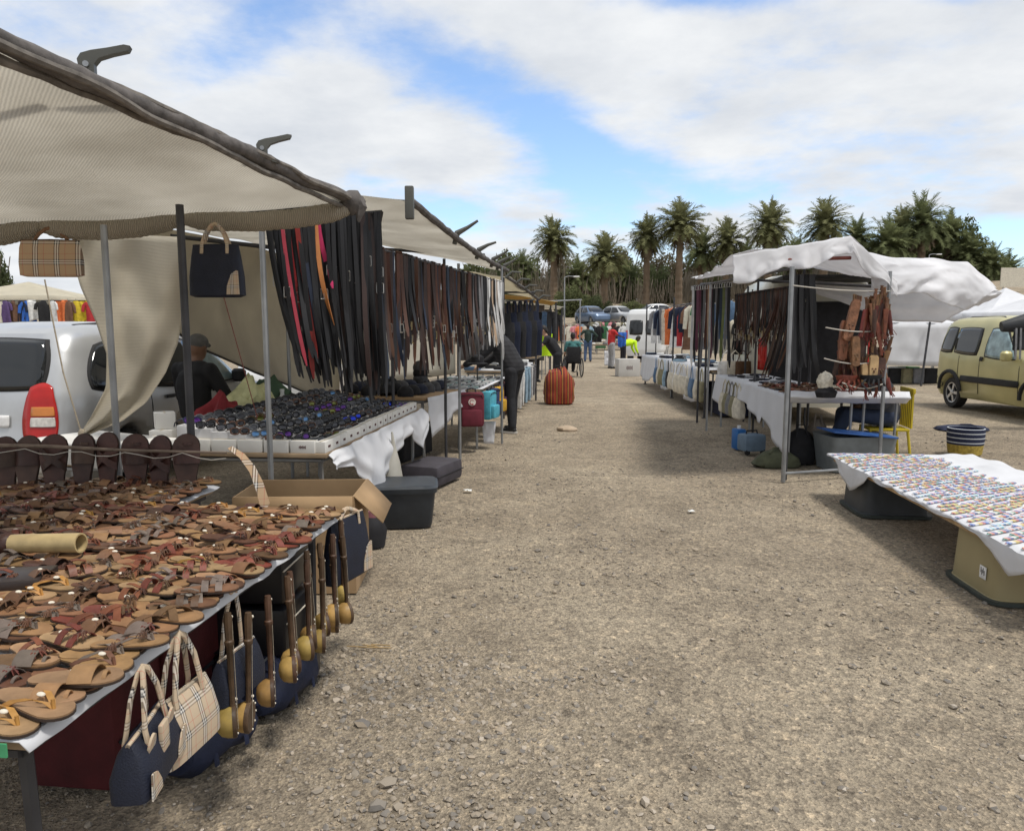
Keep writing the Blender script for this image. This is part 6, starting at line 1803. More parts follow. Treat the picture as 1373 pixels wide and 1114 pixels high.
# ================================================================ right row, near stall
def build_right():
    R0, R1 = G(1056, 529, .85), G(962, 502, .85)
    _, u, n, L_ = table('trestle_table', 'steel legged table of leather goods with white cloth', R0, R1, .80, .835, left=False, mid=True)
    Fr = R0 + n * .82; table('trestle_table', 'steel legged table under the hanging carvings', Fr, Fr + u * .8, .48, .835, left=False)
    rs = random.Random(31)
    # cloths
    def cover(s, t): return at(R0, u, n, lerp(-.02, L_, s), lerp(-.02, .8, t), .846 + .003 * vn(s * 20, t * 9))
    mb = MB(); mb.grid(cover, 30, 12)
    mb.grid(drape_fn(R0, u, n, L_, .846, lambda s: .34 + .32 * max(0, 1 - s * 5) + .1 * math.sin(s * 9) * (s > .2), 2, .06), 50, 12)
    solid(single('tablecloth', mb, M_white, 'white cloth hanging long at the corner of the leather goods table', 'tablecloth'), .003)
    def front(s, t):
        b = s * 1.36 - .03; rr = t * 1.6
        return at(R0, u, n, -.03 - .05 * math.sin(min(1, rr) * PI) + (.10 if rr > 1 else .0) * (rr - 1), b, .862 - .11 * t + .012 * vn(b * 7, t * 3) + (.03 if t == 0 else 0))
    mb = MB(); mb.grid(front, 30, 8); mb.grid(lambda s, t: at(R0, u, n, t * .8 - .03, .82 + s * .50, .848), 8, 8); solid(single('tablecloth', mb, M_white, 'white cloth rolled over the front table below the carvings', 'tablecloth'), .003)
    # frame
    st = thing('market_stall', 'pipe framed stall with sagging white canopy and flapping side sheet', 'stall')
    nl = G(1050, 646); posts = [(nl.x, nl.y, 2.22, M_steel, .024), (4.02, 8.05, 2.2, M_steel, .02), (nl.x + .06, nl.y + .10, 2.2, M_dsteel, .016), (3.42, 10.5, 2.25, M_dsteel, .016), (3.05, 11.6, 2.3, M_steel, .017), (3.15, 12.6, 2.35, M_dsteel, .018), (4.0, 12.8, 2.3, M_dsteel, .018), (3.55, 9.2, 2.4, M_dsteel, .018), (4.9, 12.4, 2.2, M_dsteel, .018), (3.95, 9.9, 2.3, M_dsteel, .018)]
    for x, y, z, m, r in posts:
        mb = MB(); mb.tube([(x, y, 0), (x, y, z)], r, 9); part('pole', mb, m, st)
    nL, rN, nR = P(982, 344, 7.62), P(1140, 318, 7.9), P(1202, 378, 8.1)
    fL, rF, fR = P(926, 374, 12.6), P(1062, 352, 12.6), P(1190, 372, 12.4)
    def slope(a, b, c, d, seed, sag):
        def fn(s, t):
            q = a.lerp(b, s).lerp(d.lerp(c, s), t)
            return q + UP * (-sag * math.sin(PI * t) * math.sin(PI * min(1, .2 + s * .8)) + .03 * vn(q.x * 2.2, q.y * 1.6, seed) - .05 * abs(vn(q.x * 3 + q.y, q.y * 2.1, seed + 4)) + .02 + .006 * vn(q.x * 19, q.y * 13, seed))
        return fn
    M_wc = clothmat('white_canopy', (.84, .84, .86), .42, .05, 2, rough=.8, bump=.2, stain=(.74, .74, .76))
    mb = MB(); mb.grid(slope(nL, rN, rF, fL, 1, .09), 34, 40); solid(part('canopy', mb, M_wc, st), .004)
    mb = MB(); mb.grid(slope(rN, nR, fR, rF, 2, .12), 26, 34); solid(part('canopy', mb, M_wc, st), .004)
    def val(s, t):
        q = nL.lerp(rN, s / .72) if s < .72 else rN.lerp(nR, (s - .72) / .28)
        dr = .27 * (1 - .35 * s) * (1 + .15 * math.sin(s * 17)) if s < .72 else .18 + .05 * math.sin(s * 25)
        return q + UP * (.01 - dr * t) + Vector((.02 * vn(s * 9, t * 3), -.015 - .05 * t * (.6 + vn(s * 7, 2)) + .02 * math.sin(s * 40) * t - .05 * abs(vn(s * 13, t * 2, 7)) * t, .012 * vn(s * 14, 8)))
    mb = MB(); mb.grid(val, 120, 14); solid(part('valance', mb, M_wc, st), .004)
    # side sheet blown outwards
    top = [P(1158, 338, 8.3), P(1200, 346, 8.6), P(1250, 347, 8.9), P(1298, 352, 9.2), P(1334, 386, 9.4), P(1337, 393, 9.4)]
    bot = [P(1165, 392, 8.15), P(1202, 396, 8.2), P(1235, 392, 8.3), P(1268, 408, 8.4), P(1290, 415, 8.6), P(1312, 410, 9.2)]
    def poly(pts, s):
        k = s * (len(pts) - 1); i = min(int(k), len(pts) - 2); return pts[i].lerp(pts[i + 1], k - i)
    def flap(s, t):
        q = poly(top, s).lerp(poly(bot, s), t); return q + Vector((0, -.22 * math.sin(PI * t) * (.4 + .6 * s), .05 * math.sin(PI * t))) + Vector((0, .05 * vn(s * 6, t * 5) - .05 * abs(vn(s * 6 + t * 2, t * 2.5, 5)) - .012 * abs(vn(s * 18, t * 8 + s * 4, 2)), .02 * vn(s * 9, t * 7, 3)))
    mb = MB(); mb.grid(flap, 80, 40); solid(part('side_sheet', mb, M_wc, st), .004)
    top2 = [P(1062, 372, 11.9), P(1120, 378, 11.7), P(1190, 384, 11.4), P(1260, 388, 11.0), P(1310, 396, 10.8)]; bot2 = [P(1064, 384, 11.9), P(1120, 402, 11.7), P(1190, 430, 11.5), P(1262, 433, 11.2), P(1300, 412, 10.9)]
    mb = MB(); mb.grid(lambda s, t: poly(top2, s).lerp(poly(bot2, s), t) + Vector((0, .06 * vn(s * 5, t * 4, 6), .015 * vn(s * 8, t * 4))), 40, 14); solid(part('back_sheet', mb, M_wc, st), .004)
    for a, b, r, m in ((P(1000, 375, 9.0), P(1180, 385, 9.2), .016, M_dsteel), (Vector((nl.x, nl.y, 2.2)), Vector((3.05, 11.6, 2.28)), .016, M_dsteel), (Vector((3.05, 11.6, 2.28)), Vector((3.15, 12.6, 2.33)), .016, M_dsteel), (Vector((nl.x, nl.y, .09)), Vector((4.02, 8.05, .09)), .014, M_steel), (P(1055, 348, 7.75), P(1140, 346, 8.0), .02, mat('red_bar', (.16, .04, .03), .6))):
        mb = MB(); mb.tube([a, b], r, 7); part('crossbar', mb, m, st)
    for z, sag in ((2.03, .02), (1.62, .03), (1.30, .05), (1.05, .06)):
        a, b = Vector((nl.x, nl.y - .02, z)), Vector((4.02, 8.03, z - .04))
        if z < 2: a = a.lerp(b, .35 if z > 1.2 else .55)
        mb = MB(); mb.tube([a.lerp(b, k / 8) - UP * sag * math.sin(PI * k / 8) for k in range(9)], .007, 5); part('cord', mb, mat('white_cord', (.45, .42, .37), .9), st)
    # ---- carvings and leather hung between the posts
    cw = mat('carved_wood', (.17, .085, .04), .5, 0, .4, 18, .5, 45, rnd=.3); rl = mat('red_leather', (.14, .032, .022), .45, 0, .35, 18, .3, 60, rnd=.3); hide = mat('pale_wood', (.42, .28, .14), .55, 0, .3, 10, .3, 30)
    def board(label, px, py, d, w, h, tilt, m, comb=False):
        c = P(px, py, d); t = thing('carved_board', label, 'carving', c, R(8)); mb = MB()
        pol = [(-w * .5, -h * .5), (-w * .2, -h * .55), (w * .2, -h * .55), (w * .5, -h * .5), (w * .55, 0), (w * .5, h * .4), (w * .3, h * .5), (-w * .3, h * .5), (-w * .5, h * .4), (-w * .55, 0)]
        Mx = Matrix.Rotation(tilt, 4, 'Y') @ Matrix.Rotation(PI / 2, 4, 'X'); mb.prism(pol, .03, Mx); part('board', mb, m, t)
        mb = MB()
        for sx in (-1, 1): mb.ball(Mx @ Vector((sx * w * .2, -h * .15, .032)), (w * .12, w * .05, w * .1), 6)
        mb.ball(Mx @ Vector((0, -h * .28, .035)), (w * .1, w * .1, h * .08), 6); part('carved_face', mb, cw, t)
        if comb:
            for k in range(5):
                mb = MB(); mb.box(Mx @ Vector((-w * .4 + k * w * .2, h * .54, .015)), (w * .12, .025, .06)); part('tooth', mb, m, t)
    board('long carved mask board with toothed top on the leather stall', 1141, 428, 7.95, .10, .42, .22, cw, True)
    board('reddish carved plank hanging left of the mask board', 1130, 455, 7.98, .09, .40, .03, mat('planed_red', (.22, .09, .05), .5, 0, .3, 12, .2, 40))
    board('small carved mask under the toothed board', 1146, 470, 7.9, .085, .30, -.05, cw)
    board('dark narrow carved board beside the small mask', 1154, 468, 8.0, .05, .36, .0, LEATHER['dark'])
    board('pale oval wooden board hanging among the carvings', 1170, 490, 7.95, .09, .22, .03, hide)
    board('second pale narrow board beside the leather sheaths', 1158, 500, 7.95, .06, .2, -.1, hide)
    board('dark oval board right of the pale oval one', 1180, 492, 7.98, .08, .20, .05, LEATHER['dark'])
    def sheath(label, px, py, d, L2, m, tilt, grp='leather knife sheaths hung in a bundle'):
        c = P(px, py, d); t = thing('knife_sheath', label, 'sheath', c, rs.uniform(-.4, .4), grp); Mx = Matrix.Rotation(tilt, 4, 'Y'); mb = MB()
        mb.loft([(0, 0, -L2, .008, .006), (0, 0, -L2 * .6, .022, .010), (0, 0, -.02, .030, .013), (0, 0, 0, .031, .014)], 10, Mx); part('sheath', mb, m, t)
        mb = MB(); mb.loft([(0, 0, .0, .014, .012), (0, 0, .05, .018, .014), (0, 0, .10, .014, .012), (0, 0, .115, .022, .016)], 8, Mx); part('handle', mb, cw, t)
        mb = MB()
        for k in range(5):
            x = rs.uniform(-.03, .03); mb.tube([Mx @ Vector((x * .6, 0, -L2 * .8)), Mx @ Vector((x * 1.4, -.01, -L2 * .8 - .06))], .003, 4)
        part('fringe', mb, rl, t)
    for k in range(30):
        sheath('red-brown leather knife sheath with carved handle hanging on the cord', 1163 + k * 1.0 + rs.uniform(-2, 2), 405 + rs.uniform(-8, 14) + (16 if k % 3 == 0 else 0), 7.95 + rs.uniform(-.06, .08), rs.uniform(.22, .36), rs.choice((rl, rl, LEATHER['brown'], LEATHER['dark'])), rs.uniform(-.25, .2))
    for k in range(40):
        sheath('red-brown leather pouch strip hanging low behind the bowl', 1124 + k * 1.75, 486 + rs.uniform(-22, 22), 8.05 + rs.uniform(-.08, .15), rs.uniform(.14, .26), rs.choice((rl, rl, LEATHER['brown'], LEATHER['dark'], LEATHER['tan'])), rs.uniform(-.35, .35), 'leather strips hung low over the front table')
    for px, py, lab, m in ((1135, 506, 'reddish wooden bowl held among the leather strips', rl), (1168, 505, 'black leather sling seat hanging among the carvings', M_black)):
        c = P(px, py, 7.95); t = thing('wooden_bowl' if m is rl else 'leather_sling', lab, 'bowl' if m is rl else 'sling', c, .2); mb = MB(); mb.lathe([(.001, -.07), (.06, -.065), (.10, -.03), (.115, .02), (.105, .02), (.09, -.02), (.05, -.05), (.001, -.055)], 20, Matrix.Diagonal((1.1, .6, 1, 1))); part('bowl', mb, m, t)
        for k in range(5):
            mb = MB(); x = -.1 + .05 * k; y_ = rs.uniform(-.05, .03); mb.ribbon([(x, -.05, -.02), (x * 1.3 + y_, -.05 + y_, -.07), (x * .8 - y_, -.06, -.09 - .1 * rs.random())], (.03, .01, 0), .006); part('strap', mb, m, t)
    # white fluffy hide and black wig-like fibre
    c = P(1106, 508, 8.1); mb = MB(); mb.ball((0, 0, 0), (.085, .07, .10), 14)
    for k in range(len(mb.v)):
        v = Vector(mb.v[k]); mb.v[k] = tuple(v * (1 + .3 * vn(v.x * 40, v.y * 40, v.z * 40)))
    o = single('sheepskin_ball', mb, mat('fleece', (.66, .62, .52), .95, 0, .2, 30, .6, 60), 'fluffy cream sheepskin piece on the leather stall', 'fleece', (c.x, c.y, 1.03)); 
    mb = MB(); mb.loft([(0, 0, 0, .10, .08), (0, 0, .06, .12, .09), (0, 0, .12, .06, .05)], 14); single('black_fibre_bundle', mb, M_black, 'black fibre bundle under the cream sheepskin', 'bundle', (c.x + .02, c.y, .85))
    # brown leather goods lying on the table
    pr = [sandal_proto('cross', 'brown', 'brown', 'none', 'brown crossed-strap sandal on the far leather goods table', 'sandal', 'sandals on the leather goods table'), sandal_proto('thong', 'tan', 'brown', 'shell', 'tan toe-post sandal with shell on the far leather goods table', 'sandal', 'sandals on the leather goods table'), sandal_proto('band', 'red', 'red', 'none', 'russet wide-band sandal on the far leather goods table', 'sandal', 'sandals on the leather goods table')]
    pl = []
    for a in range(9):
        for b in range(3): pl.append((rs.choice((0, 0, 1, 2)), (tuple(at(R0, u, n, .10 + a * .15, .14 + b * .25, .855 + .012 * (a % 2))), (0, rs.uniform(-.05, .1), rotz(-n) + rs.gauss(0, .25)))))
    place_protos(pr, pl)
    for k in range(22):
        a, b = .06 + rs.random() * .55, .82 + rs.random() * .42; c = at(R0, u, n, a, b, .855); t = None
        mb = MB(); mb.lathe([(.001, 0), (.018, .004), (.022, .02), (.012, .04), (.020, .055), (.010, .075), (.001, .08)], 9); single('carved_figurine', mb, rs.choice((cw, LEATHER['brown'], LEATHER['dark'])), 'small carved wooden figurine on the front table', 'figurine', c, rs.random() * 6, 'small carvings on the front table')
    for k in range(26):
        a = 1.5 + rs.random() * (L_ - 1.7); c = at(R0, u, n, a, .1 + rs.random() * .6, .852); mb = MB(); mb.box((0, 0, .012), (.12, .09, .022), bev=.006); single('leather_purse', mb, rs.choice((GC['navy'], GC['grey'], GC['white'], GC['black'])), 'small folded purse on the far part of the leather goods table', 'purse', c, rs.random() * 3, 'small purses on the leather goods table')
    # belts on this stall
    gx = 'brown belts doubled over the right stall rail'
    a, b = P(988, 396, 10.6), P(1068, 384, 9.3); rail('rail of doubled brown belts on the leather stall', a, b, False)
    for k in range(52):
        t = k / 51; c = 'brown dark brown dark black'.split()[rs.randrange(5)]
        belt(a.lerp(b, t), rs.uniform(.62, .8) + (.35 if t > .75 else 0), (.8, .5 + rs.uniform(-.3, .3), 0), c, 'doubled over the rail of the leather stall', gx, sway=((-.02 if t < .7 else -.18) + rs.uniform(-.04, .04), 0), w=.026, fold=rs.uniform(.45, .6), bk=rs.choice((0, 1)))
    gx = 'long black straps hanging at the leather stall corner'
    for k in range(12):
        c = P(1062 + k * 2.6, 368, 8.0 + rs.uniform(-.1, .25)); belt(c, rs.uniform(.9, 1.1), (1, rs.uniform(-.5, .5), 0), 'black', 'hanging long beside the near post of the leather stall', gx, sway=(rs.uniform(-.06, .12), 0), w=.05)
    gx = 'coloured belts hanging at the far end of the leather stall'
    a, b = P(930, 384, 12.6), P(978, 379, 11.6); rail('rail of coloured belts at the far end of the leather stall', a, b, False)
    for k, c in enumerate(('white', 'black', 'plum', 'plum', 'black', 'grey', 'brown', 'tan', 'plum', 'black', 'grey', 'black', 'blue', 'olive', 'grey', 'black')):
        belt(a.lerp(b, k / 15), rs.uniform(1.0, 1.35), (1, rs.uniform(-.4, .4), 0), c, 'hanging straight at the far end of the leather stall', gx, w=.045, sway=(rs.uniform(-.03, .03), 0), bk=0)
    # ---- under the table
    c = G(1150, 636); t = thing('plastic_crate', 'grey plastic crate with blue lid under the front table', 'crate', (c.x + .1, c.y + .35, 0), R(4)); g = mat('crate_grey', (.17, .19, .20), .5)
    mb = MB(); mb.loft([(0, 0, 0, .34, .24), (0, 0, .36, .38, .28), (0, 0, .40, .39, .29)], 28, sq=8); part('body', mb, g, t); mb = MB(); mb.box((-.08, -.12, .425), (.74, .42, .018), bev=.005, M=Matrix.Rotation(.10, 4, 'Y')); part('lid', mb, mat('lid_blue', (.03, .10, .32), .4), t)
    def lump(name, label, px, py, size, m, seed, cat='bag', rz=0, lift=0):
        mb = MB(); w, d, h = size; mb.loft([(0, 0, 0, w * .46, d * .45), (0, 0, h * .15, w * .5, d * .5), (.02, 0, h * .55, w * .46, d * .46), (.02, 0, h * .85, w * .3, d * .3), (.02, 0, h, w * .1, d * .1)], 20, sq=2.6)
        for k in range(len(mb.v)):
            v = Vector(mb.v[k]); f = 1 + .28 * vn(v.x * 8 + seed, v.y * 8, v.z * 8); mb.v[k] = (v.x * f, v.y * f, v.z * (1 + .15 * vn(v.x * 6, seed)))
        q = G(px, py); t = thing(name, label, cat, (q.x, q.y + d / 2, lift), rz); part('body', mb, m, t)
        mb = MB(); mb.tube([(-w * .2, -d * .3, h * .8), (-w * .1, -d * .2, h * 1.12), (w * .1, -d * .2, h * 1.12), (w * .2, -d * .3, h * .8)], .012, 6); part('strap', mb, m, t); return t
    lump('canvas_duffel', 'olive canvas duffel lying at the near post', 1046, 628, (.52, .3, .2), mat('olive_canvas', (.06, .065, .038), .9, 0, .3, 10, .4, 30), 1)
    lump('black_rucksack', 'black rucksack under the leather goods table', 1076, 624, (.36, .3, .42), M_black, 4)
    lump('taupe_sack', 'taupe cloth sack slumped beside the grey crate', 1098, 622, (.30, .3, .52), mat('taupe_cloth', (.17, .145, .12), .9, 0, .25, 8, .5, 18), 7)
    q = G(993, 604); t = thing('water_can', 'blue plastic water can under the leather goods table', 'can', (q.x, q.y + .1, 0), .2); mb = MB(); mb.box((0, 0, .14), (.13, .18, .28), bev=.03); part('body', mb, mat('can_blue', (.02, .13, .38), .35), t); mb = MB(); mb.lathe([(.025, .28), (.025, .32), (.001, .322)], 12); part('cap', mb, GC['white'], t)
    q = G(1012, 611); t = thing('wheeled_case', 'grey blue wheeled case beside the blue water can', 'suitcase', (q.x, q.y + .15, 0), .25); mb = MB(); mb.box((0, 0, .15), (.30, .22, .22), bev=.04); part('shell', mb, mat('case_blue', (.14, .20, .27), .6), t)
    for s in (-1, 1):
        mb = MB(); mb.lathe([(.012, -.012), (.035, -.012), (.035, .012), (.012, .012)], 12, Matrix.Translation((s * .11, -.09, .036)) @ Matrix.Rotation(PI / 2, 4, 'X')); part('wheel', mb, M_rubber, t)
    mb = MB(); mb.tube([(-.08, 0, .26), (-.07, 0, .30), (.07, 0, .30), (.08, 0, .26)], .01, 6); part('handle', mb, M_rubber, t)
    g = 'pale patterned bags hung on the leather goods table'
    for k in range(5): q = at(R0, u, n, 2.0 + .22 * k, -.06, .82); garment('bag', 'pale patterned shoulder bag hanging from the leather goods table', q, rotz(u) + PI + .2, rs.choice((GC['cream'], GC['khaki'], GC['white'], GC['grey'])), .26, .5, g, k)
    # yellow chair under the vendor
    ym = mat('yellow_plastic', (.50, .38, .02), .45); t = thing('plastic_chair', 'yellow plastic chair under the seated vendor', 'chair', (4.42, 8.75, 0), R(170))
    mb = MB(); mb.box((.02, 0, .43), (.44, .44, .03), bev=.012); part('seat', mb, ym, t)
    mb = MB()
    for k in range(7): mb.box((-.22, -.18 + k * .06, .66), (.02, .035, .42))
    mb.box((-.22, 0, .88), (.03, .46, .06), bev=.01); part('backrest', mb, ym, t)
    for sx, sy in ((-1, -1), (-1, 1), (1, -1), (1, 1)):
        mb = MB(); mb.tube([(sx * .20 + .02, sy * .2, .43), (sx * .25 + .02, sy * .23, 0)], .016, 7); part('leg', mb, ym, t)
    # ---- low bracelet table
    LB = [G(1121, 610, .42), G(1133, 640, .42), G(1196, 668, .42), G(1294, 699, .42), G(1380, 742, .42)]
    L0_, L1_ = Vector((2.74, 3.75, 0)), Vector((3.05, 7.1, 0)); ub = (L1_ - L0_).normalized(); nb = Vector((ub.y, -ub.x, 0)); Lb = (L1_ - L0_).length
    t = thing('low_board', 'wooden board laid across two plastic crates for bracelets', 'table', L0_); mb = MB(); Mx = Matrix((ub, nb, UP)).transposed().to_4x4(); mb.box((Lb / 2 - .02, .62, .39), (Lb - .05, 1.16, .022), bev=.003, M=Mx); part('board', mb, hide, t); mb = MB(); mb.box((Lb / 2, .03, .366), (Lb - .3, .05, .025), M=Mx); part('batten', mb, hide, t)
    def bc(s, t):
        a = lerp(0, Lb, s); b = lerp(-.16, 1.32, t); z = .4035
        edge = .012 * vn(a * 5, 5)
        if b < edge:
            o = edge - b; z -= o * (.10 + 1.3 * max(0, 1 - abs(a - 2.72) / .42) + .9 * max(0, 1 - abs(a - .25) / .35) + .35 * abs(vn(a * 2.2, 9))); b = edge - .004 - .10 * min(o, .06) - .02 * abs(vn(a * 8, o * 9))
        z += .003 * vn(a * 8, b * 8) + (.05 * abs(vn(a * 2.6, b * 4, 8)) * min(1, (b - .95) / .15) if b > .95 else 0)
        return at(L0_, ub, nb, a, b, z)
    mb = MB(); mb.grid(bc, 110, 50); solid(single('tablecloth', mb, M_white, 'white cloth spread under the rows of bracelets', 'tablecloth'), .003)
    bands = [((.45, .03, .03), (.02, .12, .50), (.72, .70, .66), (.60, .42, .02)), ((.03, .30, .22), (.60, .12, .05), (.02, .05, .28), (.70, .68, .6)), ((.65, .40, .02), (.55, .05, .06), (.03, .22, .10), (.02, .02, .03)), ((.06, .25, .55), (.70, .70, .70), (.10, .45, .55), (.70, .70, .70)), ((.55, .15, .35), (.70, .68, .62), (.25, .10, .40), (.12, .3, .55)), ((.72, .70, .66), (.5, .1, .08), (.72, .70, .66), (.05, .15, .35)), ((.62, .52, .05), (.03, .10, .05), (.55, .05, .04), (.62, .52, .05))]
    bname = ('red, blue and yellow', 'green, orange and navy', 'yellow, red and green', 'blue and white', 'pink, white and violet', 'white, red and navy', 'yellow and dark green')
    protos = []
    for i, cs in enumerate([[tuple(v * .66 + .20 for v in c) for c in b_] for b_ in bands]):
        m = stripes('bracelet_%d' % i, list(cs), 8 + i * 1.3, 'X', .5); mb = MB()
        mb.ribbon([(-.085 + .017 * k, .002 * math.sin(k + i), .004 + .0015 * (k % 2)) for k in range(11)], (0, .026, 0), .007)
        for s in (-1, 1): mb.tube([(s * .085, 0, .004), (s * .105, .004, .003)], .0025, 4)
        protos.append(tag(link('bracelet', mb.mesh('bracelet', m)), f'{bname[i]} woven bracelet on the low white cloth', 'bracelet', 'bracelets in rows on the low white cloth'))
    pl = []
    r = 0; a = .12
    while a < Lb - .08:
        k = rs.randrange(7); b = .06 + .03 * (r % 2)
        while b < 1.0 - .12 * (a / Lb > .6):
            q = at(L0_, ub, nb, a + rs.uniform(-.008, .008), b, .410); pl.append((k if rs.random() < .6 else rs.randrange(7), (tuple(q), (0, 0, rotz(nb) + .55 + rs.uniform(-.07, .07))))); b += rs.uniform(.10, .125)
        a += .098; r += 1
    place_protos(protos, pl[:298])
    for lab, c0, c1, m, a in (('dark grey plastic crate holding up the far end of the bracelet board', .27, .22, mat('crate_dark', (.045, .05, .055), .5), 2.75), ('khaki plastic crate with sticker holding up the near end of the bracelet board', .27, .22, mat('crate_olive', (.30, .25, .135), .5, 0, .08, 3), .72)):
        q = at(L0_, ub, nb, a, .30, 0); t = thing('plastic_crate', lab, 'crate', q, rotz(ub)); mb = MB(); mb.loft([(0, 0, 0, .30, .29), (0, 0, .012, .31, .30), (0, 0, .025, .285, .275), (0, 0, .372, .268, .258)], 36, sq=7); part('body', mb, m, t)
        mb = MB(); mb.loft([(0, 0, -.001, .315, .305), (0, 0, .022, .318, .308)], 36, sq=7); part('rim', mb, mat('crate_rim', (.05, .06, .055), .5), t)
        if a < 1:
            mb = MB(); mb.box((-.14, .275, .15), (.07, .003, .075)); part('sticker', mb, GC['white'], t)
            mb = MB()
            for k in range(4): mb.box((-.158 + k * .012, .277, .15 + .012 * (k % 2)), (.006, .002, .03))
            part('sticker_print', mb, M_black, t)
    # striped basket
    q = G(1306, 613); t = thing('woven_basket', 'round straw basket with navy and white striped upper beside the gold van', 'basket', (q.x, q.y + .2, 0)); mb = MB(); mb.lathe([(.17, 0), (.19, .02), (.205, .14)], 24); part('straw_base', mb, mat('straw_weave', (.38, .28, .06), .9, 0, .3, 30, .6, 40), t)
    mb = MB(); mb.lathe([(.206, .14), (.212, .22), (.215, .34), (.20, .345), (.19, .2), (.001, .19)], 24); part('striped_upper', mb, stripes('basket_stripe', [(.012, .018, .05)] * 4 + [(.55, .58, .62)], 17, 'Z'), t)
    q = G(1330, 585); lump('navy_cloth', 'navy cloth lying on the gravel near the gold van', 1300, 579, (.8, .4, .09), M_navy, 3, 'cloth')


build_right()
# ================================================================ further stalls
def build_far():
    rs = random.Random(77)
    # right row, second stall
    S0, S1 = G(953, 496, .85), G(862, 475, .85)
    _, u, n, L_ = table('trestle_table', 'long table of folded clothes with white cloth', S0, S1, 1.0, .835, left=False, mid=True)
    mb = MB(); mb.grid(lambda s, t: at(S0, u, n, s * L_, lerp(-.02, 1.0, t), .846), 10, 4); mb.grid(drape_fn(S0, u, n, L_, .846, lambda s: .42 + .28 * abs(math.sin(s * 9)), 5, .08), 60, 10)
    solid(single('tablecloth', mb, M_white, 'white cloth hanging behind the row of shoulder bags', 'tablecloth'), .003)
    cl = list(GC)
    g = 'shoulder bags hung along the clothes table'
    for k in range(13):
        c = rs.choice(('cream', 'denim', 'grey', 'cream', 'khaki', 'pale_denim', 'black', 'white')); q = at(S0, u, n, .3 + k * .42, -.09, .86)
        garment('bag', f"{c.replace('_', ' ')} shoulder bag hanging along the clothes table", q, rotz(u) + PI + rs.uniform(-.3, .6), GC[c], .36, .62, g, k)
    g = 'folded clothes on the long table'
    for k in range(40):
        c = rs.choice(('white', 'grey', 'denim', 'cream', 'black', 'navy', 'pale_denim')); q = at(S0, u, n, rs.random() * L_, .12 + rs.random() * .8, .85); t = thing('folded_garment', f"folded {c.replace('_', ' ')} garment on the clothes table", 'garment', q, rs.random() * 3, g); mb = MB(); mb.box((0, 0, .03), (.26, .2, .05), bev=.015); part('fold', mb, GC[c], t)
    for i, (dep, z, lab) in enumerate(((.35, 2.15, 'clothes rail over the long clothes table'), (1.1, 2.1, 'second clothes rail behind the long clothes table'))):
        a, b = at(S0, u, n, .2, dep, z), at(S0, u, n, L_ - .1, dep, z); rail(lab, a, b)
        m = 22
        for k in range(m):
            t = (k + .5) / m; kind = rs.choice(('shirt', 'jacket', 'dress', 'shirt', 'jeans', 'cloth')); c = rs.choice(('cream', 'black', 'white', 'pale_denim', 'denim', 'grey', 'green', 'white', 'navy', 'brown', 'cream', 'red'))
            if i == 0 and k in (14, 15): c = 'orange'
            hh = {'shirt': .62, 'jacket': .72, 'dress': 1.0, 'jeans': .95, 'cloth': .8}[kind]
            garment(kind, f"{c.replace('_', ' ')} {kind if kind != 'cloth' else 'cloth'} hung on {'the front' if i == 0 else 'the back'} clothes rail", a.lerp(b, t) + UP * -.03, rotz(u) + R(rs.uniform(20, 100)), GC[c], rs.uniform(.42, .52), hh, f"clothes on {'the front' if i == 0 else 'the back'} rail of the clothes stall", k)
    a, b = P(1000, 478, 13.2), P(1048, 472, 12.6)
    rail('low rail of pale garments behind the leather stall', P(985, 425, 13.4), P(1060, 420, 13.0))
    for k, c in enumerate(('cream', 'black', 'white', 'white', 'cream', 'blue', 'navy', 'grey')):
        garment('shirt', f"{c} shirt on the low rail behind the leather stall", P(985 + k * 10, 428, 13.3), R(40), GC[c], .5, .62, 'shirts behind the leather stall', k)
    for k, c in enumerate(('white', 'cream', 'brown', 'brown', 'orange', 'brown', 'black')):
        garment('bag', f"{c} handbag on the shelf behind the leather stall", P(975 + k * 11, 470, 13.0), R(20), GC[c] if c != 'brown' else LEATHER['brown'], .34, .46, 'handbags behind the leather stall', k)
    mb = MB(); mb.box((0, 0, .3), (1.3, .9, .55), bev=.03); q = at(S0, u, n, .5, .6, 0); single('dark_crate', mb, M_navy, 'navy crate under the near end of the clothes table', 'crate', q, rotz(u))
    for x, y in ((3.45, 13.3), (4.4, 13.8), (3.7, 17.2), (3.85, 21.5)):
        t = thing('stall_post', 'steel post of the clothes stall', 'post', (x, y, 0), 0, 'posts of the clothes stall'); mb = MB(); mb.tube([(0, 0, 0), (0, 0, 2.3)], .02, 8); part('pipe', mb, M_dsteel, t); mb = MB(); mb.lathe([(.05, 0), (.05, .01), (.022, .012)], 10); part('foot', mb, M_dsteel, t)
    # cardboard box in front of the neon shirt
    q = G(843, 505); carton('pale cardboard box standing in the lane before the neon shirt', Vector((q.x, q.y + .3, 0)), (.72, .55, .58), .08, mat('grey_card', (.50, .49, .47), .8, 0, .08, 4), mark=True)
    q = G(838, 494); mb = MB(); mb.grid(lambda s, t: Vector(((s - .5) * .5, .05 * vn(s * 5, t * 5), .62 - .6 * t)), 10, 10); solid(single('white_sheet', mb, M_white, 'white cloth hanging beside the neon shirt', 'cloth', (q.x - .5, q.y + .9, .05), .4), .004)
    # garment held by the man in red
    q = G(819, 494); garment('cloth', 'blue garment held up by the man in red', Vector((q.x + .45, q.y + .1, 1.42)), R(20), GC['blue'], .42, .55)
